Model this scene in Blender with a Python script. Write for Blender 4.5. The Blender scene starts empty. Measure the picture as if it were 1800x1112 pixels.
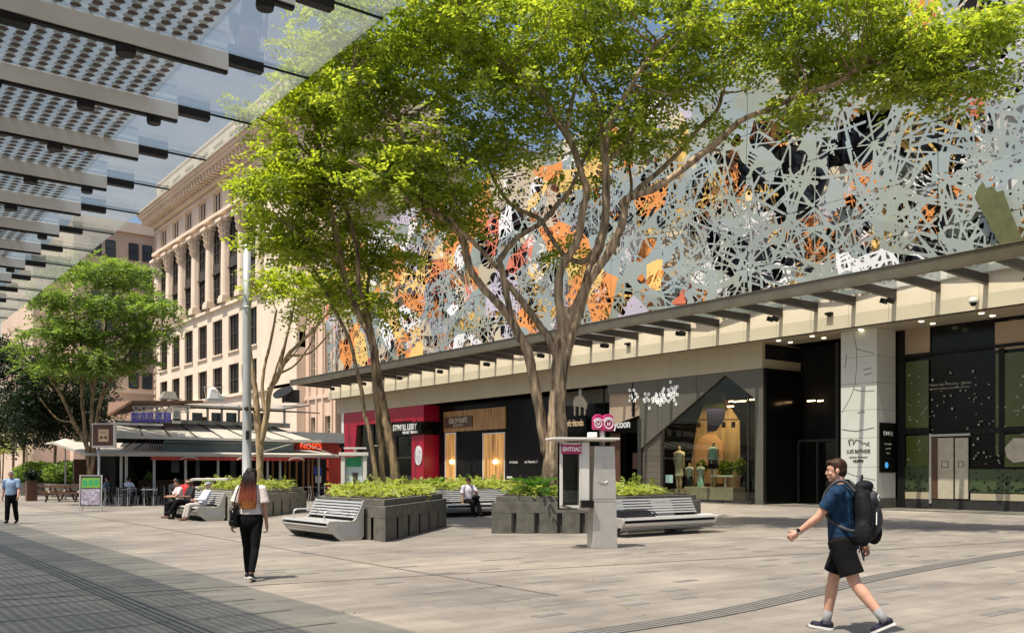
import bpy, bmesh, math, random
import numpy as np
from mathutils import Vector, Matrix, Euler
R = math.radians
random.seed(7); rng = np.random.default_rng(7)
S = bpy.context.scene
col = S.collection

# ------------------------------------------------------------ camera / light
CAMZ = 1.62
YAW = math.atan2(1220.0, 1600.0)          # heading, clockwise from +Y (the street runs along Y)
FW = (math.sin(YAW), math.cos(YAW)); RT = (math.cos(YAW), -math.sin(YAW))
cam_d = bpy.data.cameras.new('camera'); cam = bpy.data.objects.new('camera', cam_d); col.objects.link(cam)
cam.location = (0, 0, CAMZ); cam.rotation_euler = (R(90), 0, -YAW)
cam_d.sensor_width = 36; cam_d.lens = 32; cam_d.shift_y = 0.15
cam_d.clip_start = 0.05; cam_d.clip_end = 2000
S.camera = cam
SUN_EL, SUN_DIR = R(68), math.atan2(-0.97, -0.12)   # compass bearing of the sun, from +Y towards +X
w = bpy.data.worlds.new("World"); S.world = w; w.use_nodes = True
nt = w.node_tree; sky = nt.nodes.new('ShaderNodeTexSky'); sky.sky_type = 'NISHITA'; sky.sun_disc = False
sky.sun_elevation = SUN_EL; sky.sun_rotation = SUN_DIR; sky.air_density = 1.0; sky.dust_density = 3.0; sky.ozone_density = 1.0
nt.links.new(sky.outputs[0], nt.nodes['Background'].inputs[0]); nt.nodes['Background'].inputs[1].default_value = 0.10
sl = bpy.data.lights.new('sun', 'SUN'); sl.energy = 4.9; sl.angle = R(0.5); sl.color = (1.0, 0.92, 0.80)
so = bpy.data.objects.new('sun', sl); col.objects.link(so)
sv = Vector((math.sin(SUN_DIR) * math.cos(SUN_EL), math.cos(SUN_DIR) * math.cos(SUN_EL), math.sin(SUN_EL)))
so.rotation_euler = sv.to_track_quat('Z', 'Y').to_euler(); so.location = (-20, 0, 60)
S.view_settings.view_transform = 'Standard'; S.view_settings.look = 'None'
S.view_settings.exposure = 0.60; S.view_settings.gamma = 1
S.render.engine = 'CYCLES'
S.cycles.use_denoising = True
S.cycles.max_bounces = 12; S.cycles.transparent_max_bounces = 16; S.cycles.diffuse_bounces = 7; S.cycles.transmission_bounces = 8; S.cycles.glossy_bounces = 4
S.cycles.caustics_reflective = False; S.cycles.caustics_refractive = False

# ------------------------------------------------------------ photo point -> place in the street
def ray(px, py):
    r = px - 900.0
    return Vector((FW[0] * 1600 + RT[0] * r, FW[1] * 1600 + RT[1] * r, 826.0 - py))
def G(px, py, z=0.0):                      # on a horizontal plane
    d = ray(px, py); t = (z - CAMZ) / d.z; return Vector((d.x * t, d.y * t, z))
def PX(px, py, X):                         # on a wall parallel to the street
    d = ray(px, py); t = X / d.x; return Vector((X, d.y * t, CAMZ + d.z * t))
def PY(px, py, Y):                         # on a wall across the street
    d = ray(px, py); t = Y / d.y; return Vector((d.x * t, Y, CAMZ + d.z * t))
def PD(px, py, D):                         # at a distance ahead
    d = ray(px, py); t = D / 1600.0; return Vector((d.x * t, d.y * t, CAMZ + d.z * t))

# ------------------------------------------------------------ materials
MATS = {}
def mat(name, c, rough=0.6, metal=0.0, var=0.12, scale=3.0, bump=0.0, bscale=60.0, c2=None, spec=0.5, trans=None, coord='Object', stretch=None, detail=5):
    m = bpy.data.materials.new(name); m.use_nodes = True; n = m.node_tree.nodes; L = m.node_tree.links
    b = n['Principled BSDF']; b.inputs['Roughness'].default_value = rough; b.inputs['Metallic'].default_value = metal
    b.inputs['Specular IOR Level'].default_value = spec
    tc = n.new('ShaderNodeTexCoord'); no = n.new('ShaderNodeTexNoise'); no.inputs['Scale'].default_value = scale; no.inputs['Detail'].default_value = detail
    src = tc.outputs[coord]
    if stretch:
        mp = n.new('ShaderNodeMapping'); mp.inputs['Scale'].default_value = stretch; L.new(src, mp.inputs[0]); src = mp.outputs[0]
    L.new(src, no.inputs['Vector'])
    cr = n.new('ShaderNodeValToRGB')
    lo = tuple(max(0, x * (1 - var)) for x in c); hi = tuple(min(1, x * (1 + var)) for x in (c2 or c))
    cr.color_ramp.elements[0].position = 0.3; cr.color_ramp.elements[1].position = 0.7
    cr.color_ramp.elements[0].color = (*lo, 1); cr.color_ramp.elements[1].color = (*hi, 1)
    L.new(no.outputs[0], cr.inputs[0]); L.new(cr.outputs[0], b.inputs['Base Color'])
    if bump:
        n2 = n.new('ShaderNodeTexNoise'); n2.inputs['Scale'].default_value = bscale; n2.inputs['Detail'].default_value = 4; L.new(src, n2.inputs['Vector'])
        bp = n.new('ShaderNodeBump'); bp.inputs['Strength'].default_value = bump; bp.inputs['Distance'].default_value = 0.02
        L.new(n2.outputs[0], bp.inputs['Height']); L.new(bp.outputs[0], b.inputs['Normal'])
    m['nodes_cr'] = 1
    MATS[name] = m; return m
def glass(name, tint=(0.9, 0.95, 0.93), ior=1.5, rough=0.0, haze=0.0, hazecol=(0.8, 0.82, 0.8), boost=1.0):
    m = bpy.data.materials.new(name); m.use_nodes = True; n = m.node_tree.nodes; L = m.node_tree.links
    n.remove(n['Principled BSDF']); out = n['Material Output']
    t = n.new('ShaderNodeBsdfTransparent'); t.inputs[0].default_value = (*tint, 1)
    g = n.new('ShaderNodeBsdfGlossy'); g.inputs['Roughness'].default_value = rough; g.inputs[0].default_value = (0.95, 0.97, 0.96, 1)
    f = n.new('ShaderNodeFresnel'); gg = n.new('ShaderNodeNewGeometry'); ir = n.new('ShaderNodeMapRange'); ir.inputs['To Min'].default_value = ior; ir.inputs['To Max'].default_value = 1/ior; L.new(gg.outputs['Backfacing'], ir.inputs[0]); L.new(ir.outputs[0], f.inputs[0])
    mu = n.new('ShaderNodeMath'); mu.operation = 'MULTIPLY'; mu.use_clamp = True; mu.inputs[1].default_value = boost; L.new(f.outputs[0], mu.inputs[0])
    mx = n.new('ShaderNodeMixShader'); L.new(mu.outputs[0], mx.inputs[0])
    if haze > 0:
        df = n.new('ShaderNodeBsdfDiffuse'); df.inputs[0].default_value = (*hazecol, 1)
        tr = n.new('ShaderNodeBsdfTranslucent'); tr.inputs[0].default_value = (*hazecol, 1)
        a = n.new('ShaderNodeMixShader'); a.inputs[0].default_value = 0.6; L.new(df.outputs[0], a.inputs[1]); L.new(tr.outputs[0], a.inputs[2])
        h = n.new('ShaderNodeMixShader'); h.inputs[0].default_value = haze; L.new(t.outputs[0], h.inputs[1]); L.new(a.outputs[0], h.inputs[2])
        L.new(h.outputs[0], mx.inputs[1]); m['h'] = 1
    else: L.new(t.outputs[0], mx.inputs[1])
    L.new(g.outputs[0], mx.inputs[2]); L.new(mx.outputs[0], out.inputs[0]); MATS[name] = m; return m
def emis(name, c, s):
    m = bpy.data.materials.new(name); m.use_nodes = True; b = m.node_tree.nodes['Principled BSDF']
    b.inputs['Base Color'].default_value = (*c, 1); b.inputs['Emission Color'].default_value = (*c, 1); b.inputs['Emission Strength'].default_value = s
    MATS[name] = m; return m
def leafmat(name, ca, cb, tl, var=0.35):
    m = bpy.data.materials.new(name); m.use_nodes = True; n = m.node_tree.nodes; L = m.node_tree.links
    b = n['Principled BSDF']; b.inputs['Roughness'].default_value = 0.5; b.inputs['Specular IOR Level'].default_value = 0.35
    g = n.new('ShaderNodeNewGeometry'); tc = n.new('ShaderNodeTexCoord'); no = n.new('ShaderNodeTexNoise'); no.inputs['Scale'].default_value = 0.8
    L.new(tc.outputs['Object'], no.inputs['Vector'])
    ad = n.new('ShaderNodeMath'); ad.operation = 'MULTIPLY_ADD'; ad.inputs[1].default_value = 0.7; L.new(g.outputs['Random Per Island'], ad.inputs[0])
    sb = n.new('ShaderNodeMath'); sb.operation = 'SUBTRACT'; sb.inputs[1].default_value = 0.35; L.new(no.outputs[0], sb.inputs[0]); L.new(sb.outputs[0], ad.inputs[2])
    cr = n.new('ShaderNodeValToRGB'); cr.color_ramp.elements[0].color = (*ca, 1); cr.color_ramp.elements[1].color = (*cb, 1)
    L.new(ad.outputs[0], cr.inputs[0]); L.new(cr.outputs[0], b.inputs['Base Color'])
    t = n.new('ShaderNodeBsdfTranslucent'); mxc = n.new('ShaderNodeMixRGB'); mxc.blend_type = 'MULTIPLY'; mxc.inputs[0].default_value = 1
    mxc.inputs[2].default_value = (*tl, 1); L.new(cr.outputs[0], mxc.inputs[1])
    L.new(mxc.outputs[0], t.inputs[0])
    ms = n.new('ShaderNodeMixShader'); ms.inputs[0].default_value = 0.5; L.new(b.outputs[0], ms.inputs[1]); L.new(t.outputs[0], ms.inputs[2])
    L.new(ms.outputs[0], n['Material Output'].inputs[0]); MATS[name] = m; return m

# ------------------------------------------------------------ mesh building
WM = {}                                    # world matrix of each root, so shapes may be given in street coordinates
class MB:
    def __init__(s): s.v = []; s.f = []; s.mi = []; s.k = 0
    def add(s, vs, fs, mi=0):
        o = len(s.v); s.v.extend([tuple(p) for p in vs]); s.f.extend([tuple(i + o for i in f) for f in fs]); s.mi.extend([mi] * len(fs)); return s
    def b2(s, a, b, mi=0):
        x0, y0, z0 = (min(a[i], b[i]) for i in range(3)); x1, y1, z1 = (max(a[i], b[i]) for i in range(3))
        return s.add([(x0,y0,z0),(x1,y0,z0),(x1,y1,z0),(x0,y1,z0),(x0,y0,z1),(x1,y0,z1),(x1,y1,z1),(x0,y1,z1)],
              [(0,3,2,1),(4,5,6,7),(0,1,5,4),(1,2,6,5),(2,3,7,6),(3,0,4,7)], mi)
    def box(s, c, d, rz=0.0, rx=0.0, ry=0.0, mi=0):
        m = Euler((rx, ry, rz)).to_matrix(); c = Vector(c); vs = []
        for z in (-.5, .5):
            for x, y in ((-.5,-.5),(.5,-.5),(.5,.5),(-.5,.5)): vs.append(c + m @ Vector((x*d[0], y*d[1], z*d[2])))
        return s.add(vs, [(0,3,2,1),(4,5,6,7),(0,1,5,4),(1,2,6,5),(2,3,7,6),(3,0,4,7)], mi)
    def beam(s, p, q, w, h, mi=0):
        p = Vector(p); q = Vector(q); d = (q - p).normalized(); up = Vector((0,0,1))
        if abs(d.z) > .95: up = Vector((0,1,0))
        sx = d.cross(up).normalized() * (w/2); sz = sx.cross(d).normalized() * (h/2); vs = []
        for e in (p, q): vs += [e - sx - sz, e + sx - sz, e + sx + sz, e - sx + sz]
        return s.add(vs, [(3,2,1,0),(4,5,6,7),(0,1,5,4),(1,2,6,5),(2,3,7,6),(3,0,4,7)], mi)
    def tube(s, pts, rad, n=8, cap=True, mi=0):
        pts = [Vector(p) for p in pts]; rad = rad if hasattr(rad, '__len__') else [rad] * len(pts); vs = []; N = len(pts)
        d0 = (pts[1] - pts[0]).normalized(); u = d0.orthogonal().normalized()
        for i, p in enumerate(pts):
            d = ((pts[min(i+1, N-1)] - pts[max(i-1, 0)])).normalized()
            u = (u - d * u.dot(d)).normalized(); v = d.cross(u)
            for k in range(n):
                a = 2*math.pi*k/n; vs.append(p + (u*math.cos(a) + v*math.sin(a)) * rad[i])
        fs = [(i*n+k, i*n+(k+1)%n, (i+1)*n+(k+1)%n, (i+1)*n+k) for i in range(N-1) for k in range(n)]
        if cap: fs += [tuple(range(n-1,-1,-1)), tuple((N-1)*n+k for k in range(n))]
        return s.add(vs, fs, mi)
    def prism(s, poly, z0, z1, mi=0):
        n = len(poly); vs = [(p[0], p[1], z0) for p in poly] + [(p[0], p[1], z1) for p in poly]
        a = sum(poly[i][0]*poly[(i+1)%n][1]-poly[(i+1)%n][0]*poly[i][1] for i in range(n))
        fs = [tuple(range(n-1,-1,-1)), tuple(range(n, 2*n))] + [(i, (i+1)%n, n+(i+1)%n, n+i) for i in range(n)]
        if a < 0: fs = [tuple(reversed(f)) for f in fs]
        return s.add(vs, fs, mi)
    def plate(s, X, yz, t=0.04, mi=0):        # outline in a wall parallel to the street, thickness t away from the street
        n = len(yz); vs = [(X, p[0], p[1]) for p in yz] + [(X+t, p[0], p[1]) for p in yz]
        fs = [tuple(range(n)), tuple(range(2*n-1, n-1, -1))] + [(i, n+i, n+(i+1)%n, (i+1)%n) for i in range(n)]
        a = sum(yz[i][0]*yz[(i+1)%n][1]-yz[(i+1)%n][0]*yz[i][1] for i in range(n))
        if a > 0: fs = [tuple(reversed(f)) for f in fs]
        return s.add(vs, fs, mi)
    def lathe(s, c, prof, n=16, mi=0):
        c = Vector(c); vs = [c + Vector((r*math.cos(2*math.pi*k/n), r*math.sin(2*math.pi*k/n), z)) for r, z in prof for k in range(n)]
        fs = [(i*n+k, i*n+(k+1)%n, (i+1)*n+(k+1)%n, (i+1)*n+k) for i in range(len(prof)-1) for k in range(n)]
        fs += [tuple(range(n-1,-1,-1)), tuple((len(prof)-1)*n+k for k in range(n))]
        return s.add(vs, fs, mi)
    def ell(s, c, r, n=10, mi=0, rot=None):
        c = Vector(c); vs = []; m = n//2+1
        for i in range(m+1):
            th = math.pi*i/m
            for k in range(n):
                a = 2*math.pi*k/n; p = Vector((r[0]*math.sin(th)*math.cos(a), r[1]*math.sin(th)*math.sin(a), r[2]*math.cos(th)))
                vs.append(c + (rot @ p if rot else p))
        fs = [(i*n+k, (i+1)*n+k, (i+1)*n+(k+1)%n, i*n+(k+1)%n) for i in range(m) for k in range(n)]
        return s.add(vs, fs, mi)
    def disc(s, c, nrm, r, t, n=20, mi=0, sc=1.0):
        c = Vector(c); nrm = Vector(nrm).normalized(); return s.tube([c, c + nrm*t], r, n)
    def build(s, name, m, parent=None, local=False, smooth=False, bevel=0.0):
        return link_mesh(name, s.v, s.f, m, parent, local, smooth, s.mi, bevel)
def link_mesh(name, v, f, m, parent=None, local=False, smooth=False, mi=None, bevel=0.0):
    me = bpy.data.meshes.new(name)
    if parent is not None and not local:
        M = WM.get(parent.name)
        if M is not None: Mi = M.inverted(); v = [Mi @ Vector(p) for p in v]
    me.from_pydata([tuple(p) for p in v], [], f)
    ms = m if isinstance(m, (list, tuple)) else [m]
    for x in ms: me.materials.append(MATS[x] if isinstance(x, str) else x)
    if mi is not None and len(ms) > 1: me.polygons.foreach_set('material_index', mi)
    if smooth: me.polygons.foreach_set('use_smooth', [True]*len(me.polygons))
    me.update()
    o = bpy.data.objects.new(name, me); col.objects.link(o)
    if parent is not None:
        o.parent = parent; WM[o.name] = WM.get(parent.name, Matrix())
    if bevel:
        bv = o.modifiers.new('bevel', 'BEVEL'); bv.width = bevel; bv.segments = 2; bv.limit_method = 'ANGLE'
    return o
def np_mesh(name, V, quads, m, parent=None, mi=None, nv=4, smooth=False):
    """large mesh from arrays: V (N,3), quads (M,nv)"""
    if parent is not None:
        M = np.array(WM.get(parent.name, Matrix()).inverted()); V = V @ M[:3,:3].T + M[:3,3]
    me = bpy.data.meshes.new(name); me.vertices.add(len(V)); me.vertices.foreach_set('co', V.astype(np.float32).ravel())
    nq = len(quads); me.loops.add(nq*nv); me.loops.foreach_set('vertex_index', quads.astype(np.int32).ravel())
    me.polygons.add(nq); me.polygons.foreach_set('loop_start', np.arange(0, nq*nv, nv, dtype=np.int32)); me.polygons.foreach_set('loop_total', np.full(nq, nv, np.int32))
    ms = m if isinstance(m, (list, tuple)) else [m]
    for x in ms: me.materials.append(MATS[x])
    if mi is not None: me.polygons.foreach_set('material_index', mi.astype(np.int32))
    me.update(calc_edges=True)
    o = bpy.data.objects.new(name, me); col.objects.link(o)
    if parent is not None: o.parent = parent; WM[o.name] = WM.get(parent.name, Matrix())
    return o
def tag(o, label=None, cat=None, group=None, kind=None):
    if label: o['label'] = label
    if cat: o['category'] = cat
    if group: o['group'] = group
    if kind: o['kind'] = kind
    return o
def thing(name, label, cat, loc=(0,0,0), rz=0.0, group=None, sc=1.0):
    o = bpy.data.objects.new(name, None); col.objects.link(o); o.location = loc; o.rotation_euler = (0,0,rz); o.scale = (sc,)*3; o.empty_display_size = 0.2
    WM[o.name] = Matrix.Translation(Vector(loc)) @ Matrix.Rotation(rz, 4, 'Z') @ Matrix.Scale(sc, 4)
    return tag(o, label, cat, group)
def copy_tree(o, parent=None, loc=None, rz=None):
    c = o.copy(); col.objects.link(c); c.parent = parent
    if loc is not None: c.location = loc
    if rz is not None: c.rotation_euler = (0,0,rz)
    for ch in list(o.children): copy_tree(ch, c)
    return c
def text(name, body, m, parent, p, size, axis='X', ext=0.01, rz=None, align='CENTER', sx=1.0, local=False, bold=0.0):
    """lettering standing on a wall; axis 'X' = wall parallel to the street seen from the street, 'Y' = wall across it seen from the camera's end"""
    cu = bpy.data.curves.new(name, 'FONT'); cu.body = body; cu.size = size; cu.extrude = ext; cu.align_x = align; cu.align_y = 'CENTER'; cu.offset = bold
    t = bpy.data.objects.new('tmp', cu); col.objects.link(t)
    dg = bpy.context.evaluated_depsgraph_get(); dg.update(); me = bpy.data.meshes.new_from_object(t.evaluated_get(dg)); bpy.data.objects.remove(t)
    me.name = name
    a = rz if rz is not None else (R(-90) if axis == 'X' else 0.0)
    M = Matrix.Translation(Vector(p)) @ Matrix.Rotation(a, 4, 'Z') @ Matrix.Rotation(R(90), 4, 'X') @ Matrix.Diagonal((sx, 1, 1, 1))
    if parent is not None and not local: M = WM[parent.name].inverted() @ M
    me.transform(M); me.materials.clear(); me.materials.append(MATS[m])
    o = bpy.data.objects.new(name, me); col.objects.link(o)
    if parent is not None: o.parent = parent; WM[o.name] = WM[parent.name]
    return o
def catmull(P, n=4):
    P = [np.array(p, float) for p in P]; out = []
    for i in range(len(P)-1):
        a, b, c, d = P[max(i-1,0)], P[i], P[i+1], P[min(i+2, len(P)-1)]
        for k in range(n):
            t = k/n; out.append(0.5*((2*b)+(-a+c)*t+(2*a-5*b+4*c-d)*t*t+(-a+3*b-3*c+d)*t**3))
    out.append(P[-1]); return out

mat('granite', (0.33,0.30,0.26), .75)
mat('steel', (0.55,0.51,0.45), .36, 0.55, .06, 8)
mat('steel_soft', (0.50,0.48,0.43), .42, 0.6, .08, 5)
mat('bench_steel', (0.62,0.61,0.58), .38, 0.55, .05, 8)
mat('white_paint', (0.78,0.77,0.73), .5, 0, .05, 4)
mat('offwhite', (0.62,0.60,0.54), .55, 0, .06, 2)
mat('lamp_grey', (0.42,0.43,0.42), .45, .3, .06, 3)
mat('black_metal', (0.022,0.021,0.02), .4, .3, .2, 5)
mat('dark_grey', (0.04,0.038,0.035), .5, .1, .2, 4, spec=.25)
mat('black_gloss', (0.006,0.006,0.006), .16, 0, .2, 3, spec=.22)
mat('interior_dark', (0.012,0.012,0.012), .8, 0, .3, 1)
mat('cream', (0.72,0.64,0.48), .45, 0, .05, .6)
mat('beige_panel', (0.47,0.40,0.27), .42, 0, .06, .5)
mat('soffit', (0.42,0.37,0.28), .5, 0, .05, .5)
mat('bronze', (0.20,0.165,0.11), .32, .7, .12, 1.5)
mat('beam_brown', (0.035,0.028,0.024), .45, .2, .15, 2)
mat('sandstone', (0.71,0.59,0.465), .85, 0, .10, .35, .25, 6)
mat('sandstone_pink', (0.64,0.48,0.37), .85, 0, .10, .3, .25, 6)
mat('sandstone_dark', (0.42,0.32,0.23), .85, 0, .12, .4, .2, 8)
mat('window_dark', (0.018,0.016,0.015), .15, 0, .3, .5, spec=.6)
mat('window_blue', (0.06,0.09,0.12), .12, 0, .3, .5, spec=.8)
mat('frame_dark', (0.05,0.04,0.032), .5, 0, .2, 3)
mat('concrete', (0.115,0.109,0.088), .85, 0, .28, 5, .9, 70)
mat('concrete_pale', (0.25,0.235,0.19), .85, 0, .24, 5, .8, 70)
mat('concrete_slot_shade', (0.05,0.048,0.042), .9, 0, .2, 4)  # darker copy of the concrete; puts the slots' shade into the colour
mat('soil', (0.05,0.035,0.022), .95, 0, .3, 8, .4, 30)
mat('crimson', (0.36,0.004,0.028), .35, 0, .06, 1)
mat('magenta', (0.36,0.012,0.10), .4, 0, .06, 2)
mat('red_awning', (0.35,0.03,0.018), .6, 0, .15, 2)
mat('timber', (0.20,0.085,0.025), .5, 0, .5, 3, c2=(.46,.25,.09), stretch=(7,7,.2))
mat('timber_dark', (0.10,0.045,0.022), .5, 0, .35, 3, stretch=(.6,6,6))
mat('rust', (0.16,0.085,0.05), .7, 0, .2, 2)
mat('awning_grey', (0.40,0.37,0.31), .7, 0, .12, 1)
mat('awning_teal', (0.11,0.14,0.14), .7, 0, .1, 1)
mat('shop_grey', (0.125,0.115,0.09), .45, .1, .08, 1)
mat('white_tile', (0.66,0.66,0.60), .35, 0, .04, .7)
mat('green_glass', (0.075,0.095,0.016), .2, 0, .25, .5, spec=.6)
mat('green_glass_low', (0.05,0.075,0.028), .3, 0, .2, .5)
mat('card', (0.50,0.44,0.33), .7, 0, .15, 3)
mat('rubber', (0.02,0.02,0.02), .6, 0, .2, 20)
mat('violet_sign', (0.13,0.11,0.55), .5, 0, .15, 3)
mat('sign_green', (0.02,0.28,0.10), .5, 0, .1, 2)
mat('screen_green', (0.14,0.33,0.05), .5, 0, .2, 6)
mat('sign_brown', (0.10,0.035,0.022), .5, 0, .1, 2)
mat('sign_tan', (0.62,0.45,0.26), .6, 0, .1, 3)
mat('poster', (0.22,0.12,0.13), .6, 0, .3, 9, c2=(.36,.36,.46))
mat('bark', (0.10,0.066,0.038), .88, 0, .35, 9, 1.0, 22, c2=(.38,.28,.175), stretch=(1,1,.14), detail=8)
mat('bark_dark', (0.06,0.038,0.02), .88, 0, .4, 9, 1.0, 22, c2=(.27,.19,.10), stretch=(1,1,.25))
mat('bark_pale', (0.20,0.135,0.07), .85, 0, .3, 7, .9, 18, c2=(.42,.31,.18), stretch=(1,1,.3))
leafmat('leaf_lime', (0.075,0.13,0.015), (0.36,0.41,0.065), (2.2,2.15,.9))
leafmat('leaf_yellow', (0.10,0.155,0.015), (0.36,0.40,0.055), (2.2,2.2,.8))
leafmat('leaf_mid', (0.065,0.12,0.022), (0.22,0.29,0.075), (1.8,1.9,.9))
leafmat('leaf_dark_shaded', (0.007,0.014,0.006), (0.020,0.034,0.011), (1.2,1.4,.8))  # building shade over the far trees is put into this leaf colour
leafmat('leaf_fern', (0.025,0.075,0.012), (0.09,0.18,0.025), (1.4,1.6,.8))
leafmat('leaf_cover', (0.19,0.25,0.035), (0.52,0.56,0.15), (1.3,1.3,.8))
glass('clear_glass', (0.80,0.82,0.78), 1.5, 0, 0, boost=1.2)
glass('shop_glass', (0.80,0.82,0.76), 1.5, 0, 0, boost=0.6)
# ------------------------------------------------------------ ground
def paver_mat():
    m = bpy.data.materials.new('plaza_pavers'); m.use_nodes = True; n = m.node_tree.nodes; L = m.node_tree.links; b = n['Principled BSDF']
    tc = n.new('ShaderNodeTexCoord'); br = n.new('ShaderNodeTexBrick'); L.new(tc.outputs['Object'], br.inputs['Vector'])
    br.inputs['Scale'].default_value = 1.0; br.inputs['Brick Width'].default_value = 0.9; br.inputs['Row Height'].default_value = 0.3
    br.inputs['Mortar Size'].default_value = 0.005; br.inputs['Mortar Smooth'].default_value = 0.3; br.inputs['Bias'].default_value = -0.1
    br.inputs['Color1'].default_value = (0.285,0.258,0.226,1); br.inputs['Color2'].default_value = (0.235,0.215,0.19,1); br.inputs['Mortar'].default_value = (0.13,0.12,0.105,1)
    br2 = n.new('ShaderNodeTexBrick'); L.new(tc.outputs['Object'], br2.inputs['Vector']); br2.inputs['Scale'].default_value = 1.0
    br2.inputs['Brick Width'].default_value = 3.6; br2.inputs['Row Height'].default_value = 1.8; br2.inputs['Mortar Size'].default_value = 0.0
    br2.inputs['Color1'].default_value = (1.1,1.08,1.05,1); br2.inputs['Color2'].default_value = (0.90,0.91,0.92,1)
    n1 = n.new('ShaderNodeTexNoise'); n1.inputs['Scale'].default_value = 0.35; n1.inputs['Detail'].default_value = 6; n1.inputs['Roughness'].default_value = .65; L.new(tc.outputs['Object'], n1.inputs['Vector'])
    c1 = n.new('ShaderNodeValToRGB'); c1.color_ramp.elements[0].position = .35; c1.color_ramp.elements[1].position = .68
    c1.color_ramp.elements[0].color = (0.66,0.66,0.67,1); c1.color_ramp.elements[1].color = (1.1,1.07,1.03,1); L.new(n1.outputs[0], c1.inputs[0])
    n2 = n.new('ShaderNodeTexNoise'); n2.inputs['Scale'].default_value = 90; n2.inputs['Detail'].default_value = 3; L.new(tc.outputs['Object'], n2.inputs['Vector'])
    c2 = n.new('ShaderNodeValToRGB'); c2.color_ramp.elements[0].position = .3; c2.color_ramp.elements[1].position = .7
    c2.color_ramp.elements[0].color = (0.75,0.75,0.75,1); c2.color_ramp.elements[1].color = (1.2,1.2,1.2,1); L.new(n2.outputs[0], c2.inputs[0])
    mp = n.new('ShaderNodeMapping'); mp.inputs['Scale'].default_value = (1.2, 5.0, 1); L.new(tc.outputs['Object'], mp.inputs[0])
    n3 = n.new('ShaderNodeTexNoise'); n3.inputs['Scale'].default_value = .6; n3.inputs['Detail'].default_value = 5; L.new(mp.outputs[0], n3.inputs['Vector'])
    c3 = n.new('ShaderNodeValToRGB'); c3.color_ramp.elements[0].position = .4; c3.color_ramp.elements[1].position = .6
    c3.color_ramp.elements[0].color = (0.88,0.88,0.88,1); c3.color_ramp.elements[1].color = (1.05,1.05,1.05,1); L.new(n3.outputs[0], c3.inputs[0])
    vo = n.new('ShaderNodeTexVoronoi'); vo.inputs['Scale'].default_value = 1.6; L.new(tc.outputs['Object'], vo.inputs['Vector']); c4 = n.new('ShaderNodeValToRGB'); c4.color_ramp.elements[0].position = .035; c4.color_ramp.elements[1].position = .06
    c4.color_ramp.elements[0].color = (0.62,0.61,0.6,1); c4.color_ramp.elements[1].color = (1,1,1,1); L.new(vo.outputs['Distance'], c4.inputs[0])
    prev = br.outputs['Color']
    for k in (br2.outputs['Color'], c1.outputs[0], c2.outputs[0], c3.outputs[0], c4.outputs[0]):
        mx = n.new('ShaderNodeMixRGB'); mx.blend_type = 'MULTIPLY'; mx.inputs[0].default_value = 1; L.new(prev, mx.inputs[1]); L.new(k, mx.inputs[2]); prev = mx.outputs[0]
    L.new(prev, b.inputs['Base Color'])
    rr = n.new('ShaderNodeMapRange'); rr.inputs['To Min'].default_value = .38; rr.inputs['To Max'].default_value = .75; L.new(n1.outputs[0], rr.inputs[0]); L.new(rr.outputs[0], b.inputs['Roughness'])
    bp = n.new('ShaderNodeBump'); bp.inputs['Strength'].default_value = .25; bp.inputs['Distance'].default_value = .01; L.new(n2.outputs[0], bp.inputs['Height']); L.new(bp.outputs[0], b.inputs['Normal'])
    MATS['plaza_pavers'] = m
paver_mat()
g = MB(); g.add([(-60,-40,0),(420,-40,0),(420,520,0),(-60,520,0)], [(0,1,2,3)]); tag(g.build('ground', 'plaza_pavers'), 'pale granite paving of the pedestrian street', kind='structure')
mat('inlay', (0.15,0.142,0.13), .7, 0, .15, 3)
mat('tactile', (0.16,0.15,0.135), .6, 0, .12, 3); mat('groove', (0.055,0.052,0.048), .8, 0, .1, 5); mat('slot', (0.09,0.082,0.07), .8, 0, .1, 5)
# darker paver inlays set flush into the paving
q = MB(); seen = set()
for k in range(130):
    x = random.uniform(5.5, 22); y = random.uniform(3, 13.5); x = round(x/.9)*.9 + random.choice((0,.45)); y = round(y/.6)*.6
    if (x,y) in seen: continue
    seen.update(((x,y),(x-.45,y),(x+.45,y)))
    if abs(y - (6.75 + max(0,(x-8))*.13)) < .45 or x < 3.6: continue
    q.b2((x, y, 0.0), (x+.42, y+.14, .004))
for k in range(14):
    x = random.uniform(5, 9.5); y = random.uniform(12, 36)
    q.b2((x, y, 0.0), (x+.35, y+.12, .004))
rl = np.random.default_rng(2); P = np.stack([rl.uniform(3.5,30,900), rl.uniform(6,40,900), np.full(900,.012)],1); a_ = rl.uniform(0,6.28,900); sz_ = rl.uniform(.012,.035,(900,1)); d1 = np.stack([np.cos(a_),np.sin(a_),rl.uniform(-.2,.5,900)],1); d2 = np.stack([-np.sin(a_),np.cos(a_),np.zeros(900)],1)
V = np.stack([P-d1*sz_, P+d2*sz_*.45, P+d1*sz_, P-d2*sz_*.45],1).reshape(-1,3); V[:,2] = np.maximum(V[:,2], .004); mat('dry_leaf', (.22,.14,.04), .8, 0, .5, 20)
tag(np_mesh('fallen_leaves', V, np.arange(3600).reshape(-1,4), 'dry_leaf'), 'small dry leaves scattered over the paving', 'leaves', None, 'stuff')
tag(q.build('paving_inlay', 'inlay'), 'darker paver blocks set flush in the paving', kind='structure')
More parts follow.
